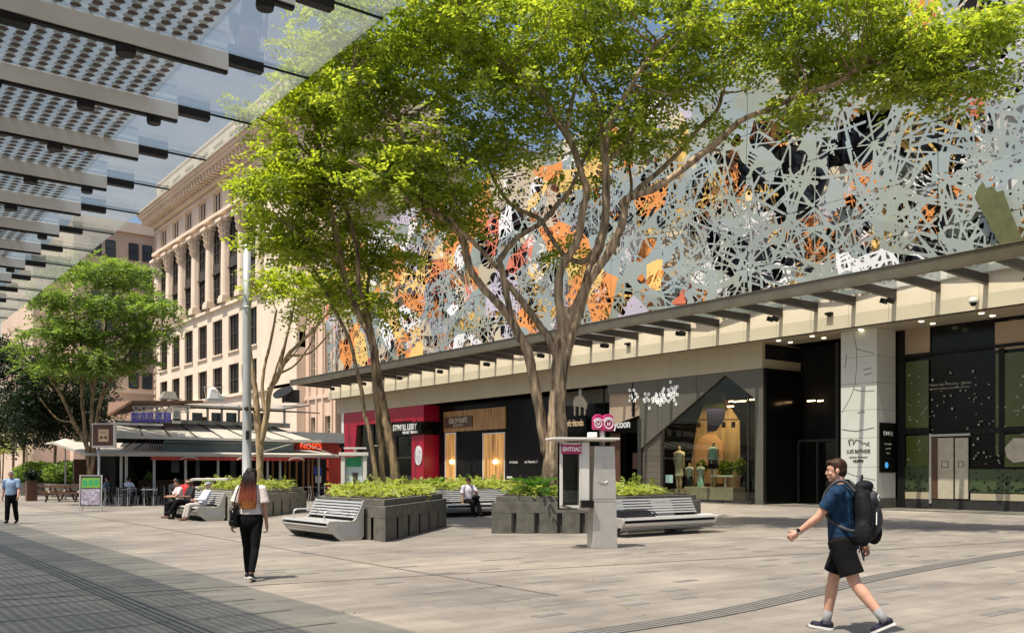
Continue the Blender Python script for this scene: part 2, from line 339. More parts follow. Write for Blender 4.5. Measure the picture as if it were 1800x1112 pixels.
def strip(name, path, wid, nr):
    """ribbed guidance strip along a path"""
    P = catmull(path, 6); P = [Vector((p[0], p[1], 0)) for p in P]; a = MB(); b = MB()
    def band(m, o0, o1, z0, z1):
        L_ = []
        for i, p in enumerate(P):
            d = (P[min(i+1,len(P)-1)] - P[max(i-1,0)]).normalized(); s_ = Vector((-d.y, d.x, 0)); L_.append((p + s_*o0, p + s_*o1))
        for i in range(len(L_)-1):
            p0, p1 = L_[i]; p2, p3 = L_[i+1]
            vs = [(v.x, v.y, z) for z in (z0, z1) for v in (p0, p1, p3, p2)]
            m.add(vs, [(4,5,6,7),(0,1,5,4),(1,2,6,5),(2,3,7,6),(3,0,4,7)])
    band(b, -wid/2, wid/2, 0.0, .004)
    for k in range(nr):
        o = -wid/2 + wid*(k+.5)/nr; band(a, o - wid/nr*.34, o + wid/nr*.34, .0045, .010)
    o = b.build(name, 'groove'); tag(o, 'dark ribbed guidance strip laid in the paving', kind='structure')
    c = a.build('rib', 'tactile', o); return o
strip('guidance_strip', [(3.03,2,0),(3.03,8,0),(3.03,20,0),(3.03,60,0)], .32, 4)
strip('guidance_strip', [(4.6,6.75,0),(6,6.72,0),(8,6.78,0),(10.1,7.1,0),(13.1,7.65,0),(18.7,8.15,0),(26,8.3,0)], .36, 5)
dr = MB(); dr.beam((7.6,9,.002),(7.6,60,.002),.05,.004); tag(dr.build('drain_slot', 'slot'), 'thin dark drain slot across the paving', kind='structure')
dr = MB(); dr.beam((-1,13.4,.003),(22,9.4,.003),.035,.004); tag(dr.build('drain_slot', 'slot'), 'thin dark drain slot running between the walkers', kind='structure')
# the road and pavement further down the street
mat('asphalt', (0.10,0.10,0.10), .85, 0, .15, 2)
rd = MB(); rd.add([(-30,128,.004),(26,128,.004),(26,500,.004),(-30,500,.004)], [(0,1,2,3)])
tag(rd.build('road', 'asphalt'), 'grey asphalt street beyond the pedestrian mall', kind='structure')
# ------------------------------------------------------------ shopping centre on the right (front plane X = 34.7 .. 37)
FX = 34.7; YE = 71.4; Y0 = 2.0
sc = thing('shopping_centre', 'shopping centre wrapped in a pale laser-cut metal screen over a cream fascia', 'building', (FX, 36, 0))
mb = MB()
y = Y0
while y < YE - .01:                                     # cream fascia of tall panels with open joints
    y1 = min(y + 1.82, YE); mb.b2((FX, y + .006, 7.66), (FX + .3, y1 - .006, 9.3)); y = y1
mb.build('fascia', 'cream', sc)
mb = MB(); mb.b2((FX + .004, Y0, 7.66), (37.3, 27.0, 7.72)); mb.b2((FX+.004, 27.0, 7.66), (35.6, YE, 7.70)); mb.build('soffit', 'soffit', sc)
mb = MB(); y = 27.04
while y < YE - .01:
    y1 = min(y + 1.95, YE); mb.b2((35.5, y + .006, 6.45), (35.62, y1 - .006, 7.655)); y = y1
mb.b2((35.63, 27.04, 6.45), (38.5, 27.14, 7.655))
mb.build('panel_band', 'beige_panel', sc)
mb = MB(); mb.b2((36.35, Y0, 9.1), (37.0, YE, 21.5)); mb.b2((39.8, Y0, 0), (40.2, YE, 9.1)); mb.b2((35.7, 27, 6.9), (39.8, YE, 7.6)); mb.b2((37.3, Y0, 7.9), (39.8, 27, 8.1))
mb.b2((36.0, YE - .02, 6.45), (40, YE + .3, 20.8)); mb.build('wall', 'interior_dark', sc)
# windows seen through the screen
wq = MB()
for k in range(22):
    yy = 6 + k*3.0
    for zz in (10.2, 14.0, 17.6): wq.b2((36.28, yy, zz), (36.34, yy + 2.3, zz + 2.6))
wq.build('window', 'window_dark', sc)
dl = MB()
for px, py in ((718,0),(0,0)): pass
for yy in (9, 12, 14.4, 16.9, 19.3, 22.0, 24.4, 26.2):
    for xx in (35.6, 36.5): dl.lathe((xx, yy, 7.63), [(.09,0),(.10,.02),(.10,.028)], 12)
emis('downlight_glow', (1, .86, .6), 3.0)
dl.build('downlight', 'downlight_glow', sc)

# ---- the laser-cut screen: bars, spokes, swathes and leaf holes cut by a field on a fine grid
CU = 0.05
SY0, SZ0, SZ1 = 9.0, 9.0, 20.8
NU = int((YE - SY0)/CU); NVv = int((SZ1 - SZ0)/CU)
UU, VV = np.meshgrid(SY0 + np.arange(NU+1)*CU, SZ0 + np.arange(NVv+1)*CU, indexing='ij')
def seg(F, p, q, w0, w1, sub=False):
    wm = max(w0, w1) + .08
    i0 = int((min(p[0],q[0]) - wm - SY0)/CU); i1 = int((max(p[0],q[0]) + wm - SY0)/CU) + 2; j0 = int((min(p[1],q[1]) - wm - SZ0)/CU); j1 = int((max(p[1],q[1]) + wm - SZ0)/CU) + 2
    i0 = max(i0,0); j0 = max(j0,0); i1 = min(i1,NU+1); j1 = min(j1,NVv+1)
    if i1 <= i0 or j1 <= j0: return
    u = UU[i0:i1,j0:j1] - p[0]; v = VV[i0:i1,j0:j1] - p[1]; dx, dy = q[0]-p[0], q[1]-p[1]; l2 = dx*dx+dy*dy + 1e-9
    t = np.clip((u*dx + v*dy)/l2, 0, 1); d = np.hypot(u - t*dx, v - t*dy); f = (w0 + (w1-w0)*t) - d
    if sub: F[i0:i1,j0:j1] = np.minimum(F[i0:i1,j0:j1], -f)
    else: F[i0:i1,j0:j1] = np.maximum(F[i0:i1,j0:j1], f)
def curve(F, pts, wd, sub=False):
    for a, b in zip(pts[:-1], pts[1:]): seg(F, a, b, wd, wd, sub)
def smooth_noise(sc_, seed):
    r_ = np.random.default_rng(seed); gu, gv = int((YE-SY0)/sc_)+3, int((SZ1-SZ0)/sc_)+3; gr = r_.random((gu, gv))
    x = (UU-SY0)/sc_; y = (VV-SZ0)/sc_; i = x.astype(int); j = y.astype(int); fx = x-i; fy = y-j; fx = fx*fx*(3-2*fx); fy = fy*fy*(3-2*fy)
    return gr[i,j]*(1-fx)*(1-fy)+gr[i+1,j]*fx*(1-fy)+gr[i,j+1]*(1-fx)*fy+gr[i+1,j+1]*fx*fy
def ru(a, b): return random.uniform(a, b)
def oval(F, c, a, b, rot, ph):
    m_ = max(a,b)*1.25; i0 = max(int((c[0]-m_-SY0)/CU),0); i1 = min(int((c[0]+m_-SY0)/CU)+2,NU+1); j0 = max(int((c[1]-m_-SZ0)/CU),0); j1 = min(int((c[1]+m_-SZ0)/CU)+2,NVv+1)
    if i1 <= i0 or j1 <= j0: return
    u = UU[i0:i1,j0:j1]-c[0]; v = VV[i0:i1,j0:j1]-c[1]; p = (u*math.cos(rot)+v*math.sin(rot))/a; q = (v*math.cos(rot)-u*math.sin(rot))/b; th = np.arctan2(q,p)
    f = (np.hypot(p,q) - (1 + .10*np.sin(3*th+ph) + .05*np.sin(5*th+2*ph)))*min(a,b); F[i0:i1,j0:j1] = np.minimum(F[i0:i1,j0:j1], f)
def make_field(seed, density):
    """sheet with large round openings, refilled with spokes and straws, small leaf cuts in what stays solid"""
    random.seed(seed); F = np.full(UU.shape, .3); A = (YE-SY0)*(SZ1-SZ0); ov = []
    for k in range(int(A/1.35*density)):
        c = (ru(SY0,YE), ru(SZ0,SZ1)); a = .30 + 1.5*random.random()**1.6; b = a*ru(.6,1.0); oval(F, c, a, b, ru(0,3.14), ru(0,6.28)); ov.append((c,a))
    for k in range(int(A*.8)):                                       # leaf-shaped cuts
        c = (ru(SY0,YE), ru(SZ0,SZ1)); a = ru(0,3.14) if (k%3) else ru(1.2,1.9); l = ru(.05,.26); w_ = ru(.02,.055)
        seg(F, c, (c[0]+math.cos(a)*l, c[1]+math.sin(a)*l), w_, w_*.35, True)
    for k in range(int(A/20)):                                       # fish-bone rows of slits
        c = (ru(SY0,YE), ru(SZ0,SZ1)); a = ru(0,3.14); n = random.randint(4,8)
        for i in range(n):
            o = (c[0]-math.sin(a)*i*.17, c[1]+math.cos(a)*i*.17); l = ru(.25,.6); seg(F, o, (o[0]+math.cos(a)*l, o[1]+math.sin(a)*l+.08), .015, .055, True)
    for c, a in ov:
        if a < .4: continue
        mode = random.random(); n = int(3 + a*3.2)
        if mode < .5:                                                # spokes from an off-centre hub
            h = (c[0]+ru(-.35,.35)*a, c[1]+ru(-.35,.35)*a); a0 = ru(0,6.28)
            for i in range(n):
                an = a0 + 6.283*i/n + ru(-.22,.22); w_ = ru(.024,.055); seg(F, h, (h[0]+math.cos(an)*a*1.4, h[1]+math.sin(an)*a*1.4), w_, w_*ru(.8,1.9))
        else:                                                        # crossing straws
            ang = ru(0,3.14)
            for i in range(n):
                an = ang + ru(-.6,.6) + (1.4 if random.random() < .25 else 0); o = (c[0]+ru(-.8,.8)*a, c[1]+ru(-.8,.8)*a); w_ = ru(.022,.05); l = a*ru(.8,1.5)
                seg(F, (o[0]-math.cos(an)*l,o[1]-math.sin(an)*l), (o[0]+math.cos(an)*l,o[1]+math.sin(an)*l), w_, w_*ru(.7,1.7))
    for k in range(int(A/24)):                                       # sweeping bands
        x, y_ = ru(SY0,YE), ru(SZ0,SZ1); a = ru(0,6.28); pts = []; cv = ru(-.2,.2)
        for i in range(16): pts.append((x,y_)); x += math.cos(a)*.3; y_ += math.sin(a)*.3; a += cv
        wd = ru(.05,.2)
        for i in range(15): seg(F, pts[i], pts[i+1], wd*(1-i/18), wd*(1-(i+1)/18))
    for k in range(int((YE-SY0)/3.64)+1): seg(F, (SY0+k*3.64, SZ0), (SY0+k*3.64, SZ1), .045, .045)
    F = np.maximum(F, .09 - np.abs(VV - SZ0 - .1))
    for k in range(int((YE-SY0)/1.82)+1): seg(F, (SY0+k*1.82, SZ0), (SY0+k*1.82, SZ1), .012, .012, True)
    for z_ in (11.05, 13.1, 15.2, 17.3, 19.2): F = np.minimum(F, np.abs(VV - z_) - .010)
    return F
def march(F, xfun, matfun):
    """solid part of a field as a cut sheet: whole cells as quads, edge cells as clipped triangles"""
    nu, nv = F.shape; idx = np.arange(nu*nv).reshape(nu, nv); P = np.stack([np.zeros(nu*nv), UU.ravel(), VV.ravel()], 1); f = F.ravel()
    a, b, c, d = idx[:-1,:-1].ravel(), idx[1:,:-1].ravel(), idx[1:,1:].ravel(), idx[:-1,1:].ravel()
    full = (f[a]>0)&(f[b]>0)&(f[c]>0)&(f[d]>0); none = (f[a]<=0)&(f[b]<=0)&(f[c]<=0)&(f[d]<=0); mixed = ~(full|none)
    quads = [np.stack([P[a[full]],P[d[full]],P[c[full]],P[b[full]]],1)]
    a, b, c, d = a[mixed], b[mixed], c[mixed], d[mixed]
    for t in ((a,b,c),(a,c,d)):
        for s in range(3):
            i, j, k = t[s], t[(s+1)%3], t[(s+2)%3]
            def X(p, q): w_ = (f[p]/(f[p]-f[q]))[:,None]; return P[p] + (P[q]-P[p])*w_
            m1 = (f[i]>0)&(f[j]<=0)&(f[k]<=0); I,J,K = i[m1],j[m1],k[m1]; u1 = X(I,J); u2 = X(I,K); quads.append(np.stack([P[I],u2,(u1+u2)/2,u1],1))
            m2 = (f[i]<=0)&(f[j]>0)&(f[k]>0); I,J,K = i[m2],j[m2],k[m2]; quads.append(np.stack([X(J,I),X(K,I),P[K],P[J]],1))
    m3 = None
    for t in ((a,b,c),(a,c,d)):
        m3 = (f[t[0]]>0)&(f[t[1]]>0)&(f[t[2]]>0); A_,B_,C_ = (P[t[q][m3]] for q in range(3)); quads.append(np.stack([A_,C_,(C_+B_)/2,B_],1))
    Q = np.concatenate(quads); V = Q.reshape(-1,3); V[:,0] = xfun(V[:,1], V[:,2]); cen = Q.mean(1)
    return V, np.arange(len(V)).reshape(-1,4), matfun(cen[:,1], cen[:,2])
mat('screen_grey', (0.30,0.335,0.305), .38, .15, .06, .5); mat('screen_blue', (0.285,0.335,0.33), .38, .15, .06, .5); mat('screen_sage', (0.29,0.32,0.265), .4, .15, .06, .5)
mat('screen_white', (0.74,0.74,0.74), .45, 0, .05, .5); mat('screen_orange', (0.70,0.27,0.07), .45, 0, .12, .6); mat('screen_yellow', (0.74,0.50,0.16), .45, 0, .1, .6)
mat('screen_lilac', (0.46,0.42,0.50), .45, 0, .08, .6); mat('screen_red', (0.60,0.17,0.10), .45, 0, .1, .6); mat('screen_beige', (0.50,0.43,0.31), .45, 0, .08, .6); mat('screen_olive', (0.11,0.115,0.045), .4, .2, .2, 2)
SM = ['screen_grey','screen_blue','screen_sage','screen_white','screen_orange','screen_yellow','screen_lilac','screen_red','screen_beige','screen_olive']
def sites(seed, n, wfun):
    r_ = np.random.default_rng(seed); s_ = np.stack([r_.uniform(SY0,YE,n), r_.uniform(SZ0,SZ1,n), r_.uniform(.55,1.5,n), r_.uniform(-.7,.7,n)],1)
    m_ = np.array([r_.choice(10, p=wfun(y_, z_)) for y_, z_ in s_[:,:2]]); return s_, m_
def sitemat(s_, m_):
    def fn(u, v):
        best = np.full(len(u), 1e9); bi = np.zeros(len(u), int)
        for k in range(len(s_)):
            du = u - s_[k,0]; dv = v - s_[k,1]; c_, n_ = math.cos(s_[k,3]), math.sin(s_[k,3]); d = np.hypot((du*c_+dv*n_)*s_[k,2], (dv*c_-du*n_)/s_[k,2]); w_ = d < best; best[w_] = d[w_]; bi[w_] = k
        return m_[bi]
    return fn
def wfront(y_, z_):
    if y_ < 31: p = [.5,.25,.22,.02,0,0,.01,0,0,0]
    elif y_ < 38: p = [.3,.15,.12,.1,.08,.12,.1,0,.03,0]
    else: p = [.24,.08,.07,.14,.14,.10,.06,.03,.14,0]
    p = np.array(p) + 1e-9; return p/p.sum()
def wback(y_, z_):
    p = np.array([.06,.03,.02,.20,.30,.16,.10,.05,.14,0]); return p/p.sum()
s1, m1_ = sites(3, 210, wfront); s2, m2_ = sites(5, 190, wback)
def xf(u, v): return 34.45 + .16*np.abs(((u*.27 + v*.11) % 2) - 1) + .10*np.abs(((u*.13 - v*.31) % 2) - 1)
def xb(u, v): return 35.25 + .28*np.abs(((u*.41 - v*.23) % 2) - 1) + .1*np.sin(u*1.3)*np.sin(v*1.1)
F1 = make_field(21, 1.0); F2 = make_field(77, .42)
F2 = np.minimum(F2, smooth_noise(2.3, 9)*.65 + smooth_noise(.9, 10)*.35 - .36)
V, Q, M_ = march(F1, xf, sitemat(s1, m1_))
cu = V[Q].mean(1)[:,1]; colk = ((cu - SY0)/7.28).astype(int)          # the front screen hangs as panel bays
for k in range(colk.max()+1):
    m_ = colk == k; qv = V[Q[m_]].reshape(-1,3); np_mesh('screen_panel', qv, np.arange(len(qv)).reshape(-1,4), SM, sc, M_[m_])
V, Q, M_ = march(F2, xb, sitemat(s2, m2_))
np_mesh('coloured_backing_screen', V, Q, SM, sc, M_)
F3 = np.full(UU.shape, -1.0); random.seed(99)                          # loose straws woven between the two sheets
for k in range(int((YE-SY0)*(SZ1-SZ0)/1.1)):
    c = (ru(SY0,YE), ru(SZ0,SZ1)); ang = ru(0,3.14); l = ru(.6,1.5)
    if random.random() < .45:
        for i in range(random.randint(6,10)): a = ang + i*.66 + ru(-.2,.2); w_ = ru(.012,.03); seg(F3, c, (c[0]+math.cos(a)*l, c[1]+math.sin(a)*l), w_, w_*1.5)
    else:
        for i in range(random.randint(3,6)): a = ang + ru(-.3,.3); o = (c[0]+ru(-.6,.6), c[1]+ru(-.6,.6)); w_ = ru(.012,.032); seg(F3, (o[0]-math.cos(a)*l,o[1]-math.sin(a)*l), (o[0]+math.cos(a)*l,o[1]+math.sin(a)*l), w_, w_*1.3)
F3 = np.where(smooth_noise(3.0, 31) > .60, F3, -1.0)
def wmid(y_, z_):
    p = np.array([.12,.05,.03,.26,.16,.14,.06,.02,.16,0]); return p/p.sum()
s3, m3_ = sites(8, 150, wmid); V, Q, M_ = march(F3, lambda u, v: xf(u, v) + .42, sitemat(s3, m3_)); np_mesh('straw_lattice', V, Q, SM, sc, M_)
# gold folded panel near the right edge
gp = MB(); gp.plate(34.2, [(lambda p_: (p_.y, p_.z))(PX(a_, b_, 34.2)) for a_, b_ in ((1713,348),(1719,330),(1727,320),(1733,331),(1745,327),(1752,338),(1762,334),(1776,372),(1797,424),(1758,430))], .06)
gp.build('folded_panel', 'screen_olive', sc)

# ---- street canopy along the shopping centre
cn = thing('street_canopy', 'long bronze-edged glass canopy on dark beams above the shopfronts', 'canopy', (33, 36, 8.6))
mb = MB(); mb.b2((31.2, Y0, 8.62), (31.42, YE, 9.06)); mb.b2((31.15, Y0, 9.06), (31.5, YE, 9.10)); mb.build('front_beam', 'bronze', cn, bevel=.01)
gl = MB(); gl.b2((31.43, Y0, 8.93), (34.4, YE, 8.96)); gl.build('glass_roof', glass('canopy_glass', (.90,.92,.90), 1.4, .02, .07, (.7,.75,.75)), cn)
k0 = None
yy = 16.29 - 1.82*7
beam_y = []
while yy < YE:
    b = MB(); b.add([(31.43,yy-.09,8.66),(31.43,yy+.09,8.66),(34.69,yy+.09,8.55),(34.69,yy-.09,8.55),(31.43,yy-.09,8.92),(31.43,yy+.09,8.92),(34.69,yy+.09,8.92),(34.69,yy-.09,8.92)],
          [(3,2,1,0),(4,5,6,7),(0,1,5,4),(1,2,6,5),(2,3,7,6),(3,0,4,7)])
    b.build('beam', 'beam_brown', cn); beam_y.append(yy); yy += 1.82
# small floodlights hung under every third beam, sensor boxes on the fascia, one dome camera
fl = None
for i, yy in enumerate(beam_y):
    if i < 5 or (i - 6) % 3: continue
    t = thing('floodlight', 'small black floodlight hung under a dark canopy beam', 'floodlight', (33.9, yy, 8.5), 0, 'floodlights under the street canopy')
    a = MB(); a.box((0,0,-.12), (.26,.2,.2), 0, .4); a.build('housing', 'black_metal', t, True); a = MB(); a.box((0,-.16,-.06), (.05,.16,.05)); a.box((-.1,-.35,-.16), (.24,.22,.2), 0, .5); a.build('bracket', 'black_metal', t, True)
for (px, py), lb in (((1457,551),'small black sensor bar fixed to the cream fascia above the shop corner'), ((1103,604),'small black sensor bar fixed to the cream fascia above the dotted shop sign')):
    p = PX(px, py, 34.6); t = MB(); t.b2((34.52,p.y-.16,p.z-.05),(34.69,p.y+.16,p.z+.05)); t.b2((34.60,p.y-.06,p.z-.12),(34.69,p.y+.06,p.z-.05)); tag(t.build('sensor_bar', 'black_metal'), lb, 'sensor')
p = PX(1711, 531, 34.4)
t = thing('security_camera', 'white dome security camera on the cream fascia at right', 'camera', (p.x, p.y, p.z))
a = MB(); a.lathe((0,0,-.02), [(.16,0),(.17,.05),(.15,.14),(.10,.19),(.03,.2)], 16); a.b2((.05,-.06,.08),(.29,.06,.16)); a.build('housing', 'white_paint', t, True, True)
a = MB(); a.ell((0,0,-.03), (.125,.125,.125), 14); a.build('dome', 'black_gloss', t, True, True)

# ---- tiled pillar at the open corner
pl = thing('pillar', 'white tiled pillar with dotted lines and lettering by the dark entrance', 'pillar', (36.4, 22.2, 0))
pz = [.42, 1.75, 3.0, 4.2, 5.35, 6.5, 7.655]
mb = MB()
for i in range(6): mb.b2((35.68, 21.3, pz[i]+.012), (37.15, 23.0, pz[i+1]))
mb.build('tile_cladding', 'white_tile', pl, bevel=.006)
mb = MB(); mb.b2((35.72,21.34,.3),(37.1,22.96,7.65)); mb.build('core', 'dark_grey', pl)
mb = MB(); mb.b2((35.66,21.28,0),(37.17,23.02,.42)); mb.build('plinth', 'concrete', pl)
dots = MB()
def dotline(pts, n):
    P = catmull([(0,a,b) for a, b in pts], 8); 
    L_ = [0]; 
    for a, b in zip(P[:-1], P[1:]): L_.append(L_[-1] + float(np.linalg.norm(b-a)))
    for k in range(n):
        s_ = L_[-1]*(k+.5)/n; i = max(j for j in range(len(L_)) if L_[j] <= s_); i = min(i, len(P)-2); q_ = P[i] + (P[i+1]-P[i])*((s_-L_[i])/(L_[i+1]-L_[i]+1e-9)); dr_ = P[i+1]-P[i]
        dots.box((35.674, q_[1], q_[2]), (.008, .032, .075), 0, math.atan2(dr_[2], dr_[1]) - math.pi/2)
def on(px, py): p = PX(px, py, 35.68); return (p.y, p.z)
dotline([on(1500,586), on(1505,610), on(1506,640), on(1500,685), on(1480,725)], 30)
dotline([on(1506,613), on(1520,617), on(1537,621)], 8); dotline([on(1488,622), on(1487,636), on(1485,648)], 6)
dotline([on(1500,683), on(1515,687), on(1537,686)], 10); dotline([on(1480,754), on(1505,757), on(1537,751)], 18)
dotline([on(1482,827), on(1505,836), on(1539,843)], 15); dotline([on(1482,849), on(1510,857), on(1539,857)], 15)
for px, py in ((1525,648),(1526,657),(1514,724)):
    a, b = on(px, py); dots.box((35.674, a, b), (.008, .36, .03), 0, -.12)
dots.build('dotted_line', 'shop_grey', pl)
text('lettering', 'LUG BATNIDE', 'dark_grey', pl, (35.672, on(1509,793)[0], on(1509,793)[1]), .22, bold=.003, sx=.8)
text('lettering', 'Surfmen Hesintord', 'shop_grey', pl, (35.672, on(1509,803)[0], on(1509,803)[1]), .11)
text('lettering', 'HUHBD', 'dark_grey', pl, (35.672, on(1509,810)[0], on(1509,810)[1]), .14, bold=.008)
ln = MB()                                               # the line drawing of a skyline above the name
sk = [(1491,772),(1494,783),(1494,772),(1500,772),(1500,781),(1505,772),(1512,775),(1516,779),(1522,778),(1524,783),(1527,776),(1528,784)]
for a, b in zip(sk[:-1], sk[1:]):
    a, b = on(*a), on(*b); ln.beam((35.674,a[0],a[1]), (35.674,b[0],b[1]), .03, .03)
ln.build('skyline_drawing', 'shop_grey', pl)
ps = thing('notice_panel', 'tall black notice panel with pale writing on the side of the tiled pillar', 'notice panel', (36.4, 21.26, 1.4))
def oy(px, py): p = PY(px, py, 21.25); return (p.x, p.z)
a, b = oy(1547,742), oy(1574,830); mb = MB(); mb.b2((a[0],21.24,b[1]),(b[0],21.285,a[1])); mb.build('panel', 'black_gloss', ps)
text('lettering', 'DNVB', 'white_paint', ps, ((a[0]+b[0])/2, 21.236, oy(1560,762)[1]), .27, 'Y')
for i, tx in enumerate(('Permeate Jard', 'pare atld', 'chosal')): text('lettering', tx, 'awning_grey', ps, ((a[0]+b[0])/2, 21.236, oy(1560,780+i*8)[1]), .10, 'Y')
emis('blue_dot', (.05,.25,.5), .8)
mb = MB(); mb.disc(((a[0]*.6+b[0]*.4), 21.236, oy(1560,817)[1]), (0,-1,0), .13, .006); mb.build('blue_emblem', 'blue_dot', ps)

# ---- lift lobby frontage at the far right (plane X = 37.2)
lb = thing('glazed_frontage', 'black and green glazed shopfront scattered with pale flecks and a lift door', 'shopfront', (37.3, 15, 0))
XL = 37.3
def ol(px, py): p = PX(px, py, XL); return (p.y, p.z)
mb = MB(); mb.b2((XL, Y0, .0), (XL+.2, 21.2, .38)); mb.build('kickplate', 'dark_grey', lb)
def lrect(m, px0, px1, py0, py1, t=.06, off=0.0, flat=None):
    ya, yb = PX(px0, 800, XL).y, PX(px1, 800, XL).y; pm = (px0+px1)/2; za, zb = PX(pm, py0, XL).z, PX(pm, py1, XL).z
    m.b2((XL-off, ya, zb), (XL-off+t, yb, za))
mb = MB(); mb.b2((XL+.1, Y0, .38), (XL+.16, 21.2, 7.7)); mb.build('back_panel', 'black_gloss', lb)
for a_ in ((1583, 1634, 576, 626, .05), (1749, 1860, 560, 610, .05)): mb = MB(); lrect(mb, *a_); mb.build('transom_panel', 'sandstone_dark', lb)
for a_ in ((1592, 1632, 634, 752, .05), (1750, 1756, 620, 800, .05), (1766, 1860, 616, 748, .05), (1593, 1632, 765, 820, .05), (1766, 1860, 762, 820, .05)): mb = MB(); lrect(mb, *a_); mb.build('green_pane', 'green_glass', lb)
for a_ in ((1580, 1634, 820, 864, .055), (1704, 1860, 824, 866, .055)): mb = MB(); lrect(mb, *a_); mb.build('green_pane', 'green_glass_low', lb)
for a_ in ((1580, 1634, 864, 876, .06), (1706, 1860, 868, 880, .06)): mb = MB(); lrect(mb, *a_); mb.build('sill', 'beige_panel', lb)
mb = MB(); lrect(mb, 1577, 1591, 560, 890, .05, .03); lrect(mb, 1756, 1766, 612, 800, .05, .03); lrect(mb, 1577, 1634, 622, 628, .05, .035); lrect(mb, 1634, 1860, 606, 612, .05, .035); lrect(mb, 1577, 1634, 752, 762, .05, .02); lrect(mb, 1704, 1860, 750, 760, .05, .02); mb.build('mullion', 'black_metal', lb)
fk = MB(); fk2 = MB(); random.seed(4)
for k in range(420):                                     # flecks thin out with height
    px = random.uniform(1580, 1856); h = random.random()**2.2; py = 862 - h*215
    if 1634 < px < 1706 and py > 756: continue
    p = PX(px, py, XL-.012); d = ru(.035,.085); low = py > 818 and not (1634 < px < 1704)
    if 1634 <= px <= 1750 and random.random() < .35: continue
    (fk2 if low else fk).box((XL-.01, p.y, p.z), (.008, d, d*ru(.6,1.2)), 0, ru(-.7,.7))
fk.build('fleck', 'awning_grey', lb); fk2.build('dark_fleck', 'black_metal', lb)
text('lettering', 'Ntiocn dhn Wilmoins 1 Fointni', 'awning_grey', lb, (XL+.09, PX(1668,672,XL).y, PX(1668,674,XL).z), .14)
text('lettering', 'Inmtarn Nmayn lnaratchn swtmnr', 'awning_grey', lb, (XL+.09, PX(1668,679,XL).y, PX(1668,681,XL).z), .12)
tm = MB(); lrect(tm, 1634, 1638, 762, 884, .1, .05); lrect(tm, 1638, 1706, 762, 766, .1, .05); tm.build('door_frame', 'steel_soft', lb)
for a, b in ((1649,1676),(1679,1702)):
    d = MB(); lrect(d, a, b, 769, 876, .05, .02); d = d.build('lift_door', 'card', lb); q_ = MB(); ya, yb = PX(a+6,800,XL).y, PX(b-8,800,XL).y; zz = PX(a,817,XL).z
    q_.b2((XL-.03,ya,zz-.1),(XL-.022,yb,zz-.08)); q_.b2((XL-.03,ya,zz+.14),(XL-.022,yb,zz+.16)); q_.b2((XL-.03,ya,zz-.08),(XL-.022,ya-.02,zz+.14)); q_.b2((XL-.03,yb,zz-.08),(XL-.022,yb+.02,zz+.14)); q_.build('stencil', 'dark_grey', d)
mb = MB(); lrect(mb, 1638, 1649, 768, 876, .04, .01); mb.build('side_board', 'timber_dark', lb)
bag = MB(); c = PX(1787, 790, XL); bag.plate(XL-.05, [(c.y+.42,c.z+.1),(c.y+.36,c.z-.28),(c.y+.1,c.z-.5),(c.y-.7,c.z-.42),(c.y-.7,c.z+.42),(c.y+.1,c.z+.46)], .03); bag.build('mask_emblem', 'card', lb)

# ---- dark recessed entrance between clothing shop and pillar
en = thing('shop_entrance', 'dark glazed entrance between the clothing shop and the tiled pillar', 'entrance', (37.5, 25, 0))
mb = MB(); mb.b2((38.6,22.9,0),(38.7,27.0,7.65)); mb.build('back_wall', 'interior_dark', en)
mb = MB(); mb.b2((35.6,26.9,0.02),(38.6,26.96,6.44)); mb.build('side_glass', 'black_gloss', en)
mb = MB(); mb.b2((37.95,24.6,0),(38.05,24.75,7.6)); mb.b2((37.95,24.75,3.0),(38.05,26.8,3.1)); mb.b2((37.95,26.75,0),(38.05,26.85,3.0)); mb.b2((37.95,25.7,0),(38.05,25.78,3.0)); mb.build('door_frame', 'dark_grey', en)
mb = MB(); mb.b2((37.99,24.75,0.02),(38.01,26.75,3.0)); mb.build('door_glass', 'shop_glass', en)
fk = MB()
for k in range(60):
    zz = .5 + random.random()**1.5*4.2; yy = ru(23.05,24.5); fk.box((38.58, yy, zz), (.008,ru(.05,.1),ru(.05,.1)), 0, ru(-.7,.7))
fk.build('fleck', 'awning_grey', en)
emis('warm_tube', (1,.62,.28), 9.0); emis('warm_spot', (1,.7,.4), 14.0); emis('white_glow', (.75,.75,.73), .35)
for (px, l) in ((1362,.8),(1394,.5),(1426,.35),(1442,.25)):
    p = PX(px, 704, 38.2); t = MB(); t.tube([(38.2,p.y-l*.6,p.z),(38.2,p.y+l*.6,p.z)], .03, 8); tag(t.build('tube_light', 'warm_tube'), 'short glowing warm tube light inside the dark entrance', 'light', 'tube lights inside the entrance')
gd = MB(); random.seed(5)
for px, py, h, w_, m_ in ((1365,790,1.0,.28,'card'),(1394,788,1.2,.3,'screen_sage'),(1397,840,1.0,.3,'card')):
    p = PX(px, py, 38.3); a = MB(); a.add([(38.25,p.y-w_/2,p.z),(38.25,p.y+w_/2,p.z),(38.25,p.y+w_*.62,p.z-h),(38.25,p.y-w_*.62,p.z-h),(38.33,p.y-w_*.4,p.z),(38.33,p.y+w_*.4,p.z),(38.33,p.y+w_*.5,p.z-h),(38.33,p.y-w_*.5,p.z-h)],[(0,1,2,3),(7,6,5,4),(0,4,5,1),(1,5,6,2),(2,6,7,3),(3,7,4,0)])
    tag(a.build('hanging_garment', m_), {'1365':'tan garment hanging behind the dark entrance glass','1394':'green garment hanging behind the dark entrance glass','1397':'pale trousers hanging low behind the dark entrance glass'}[str(px)], 'garment')
# ------------------------------------------------------------ shopfronts under the panel band
def yz(X, px, py): p = PX(px, py, X); return (p.y, p.z)
def shop(name, label, y, X): return thing(name, label, 'shopfront', (X, y, 0))
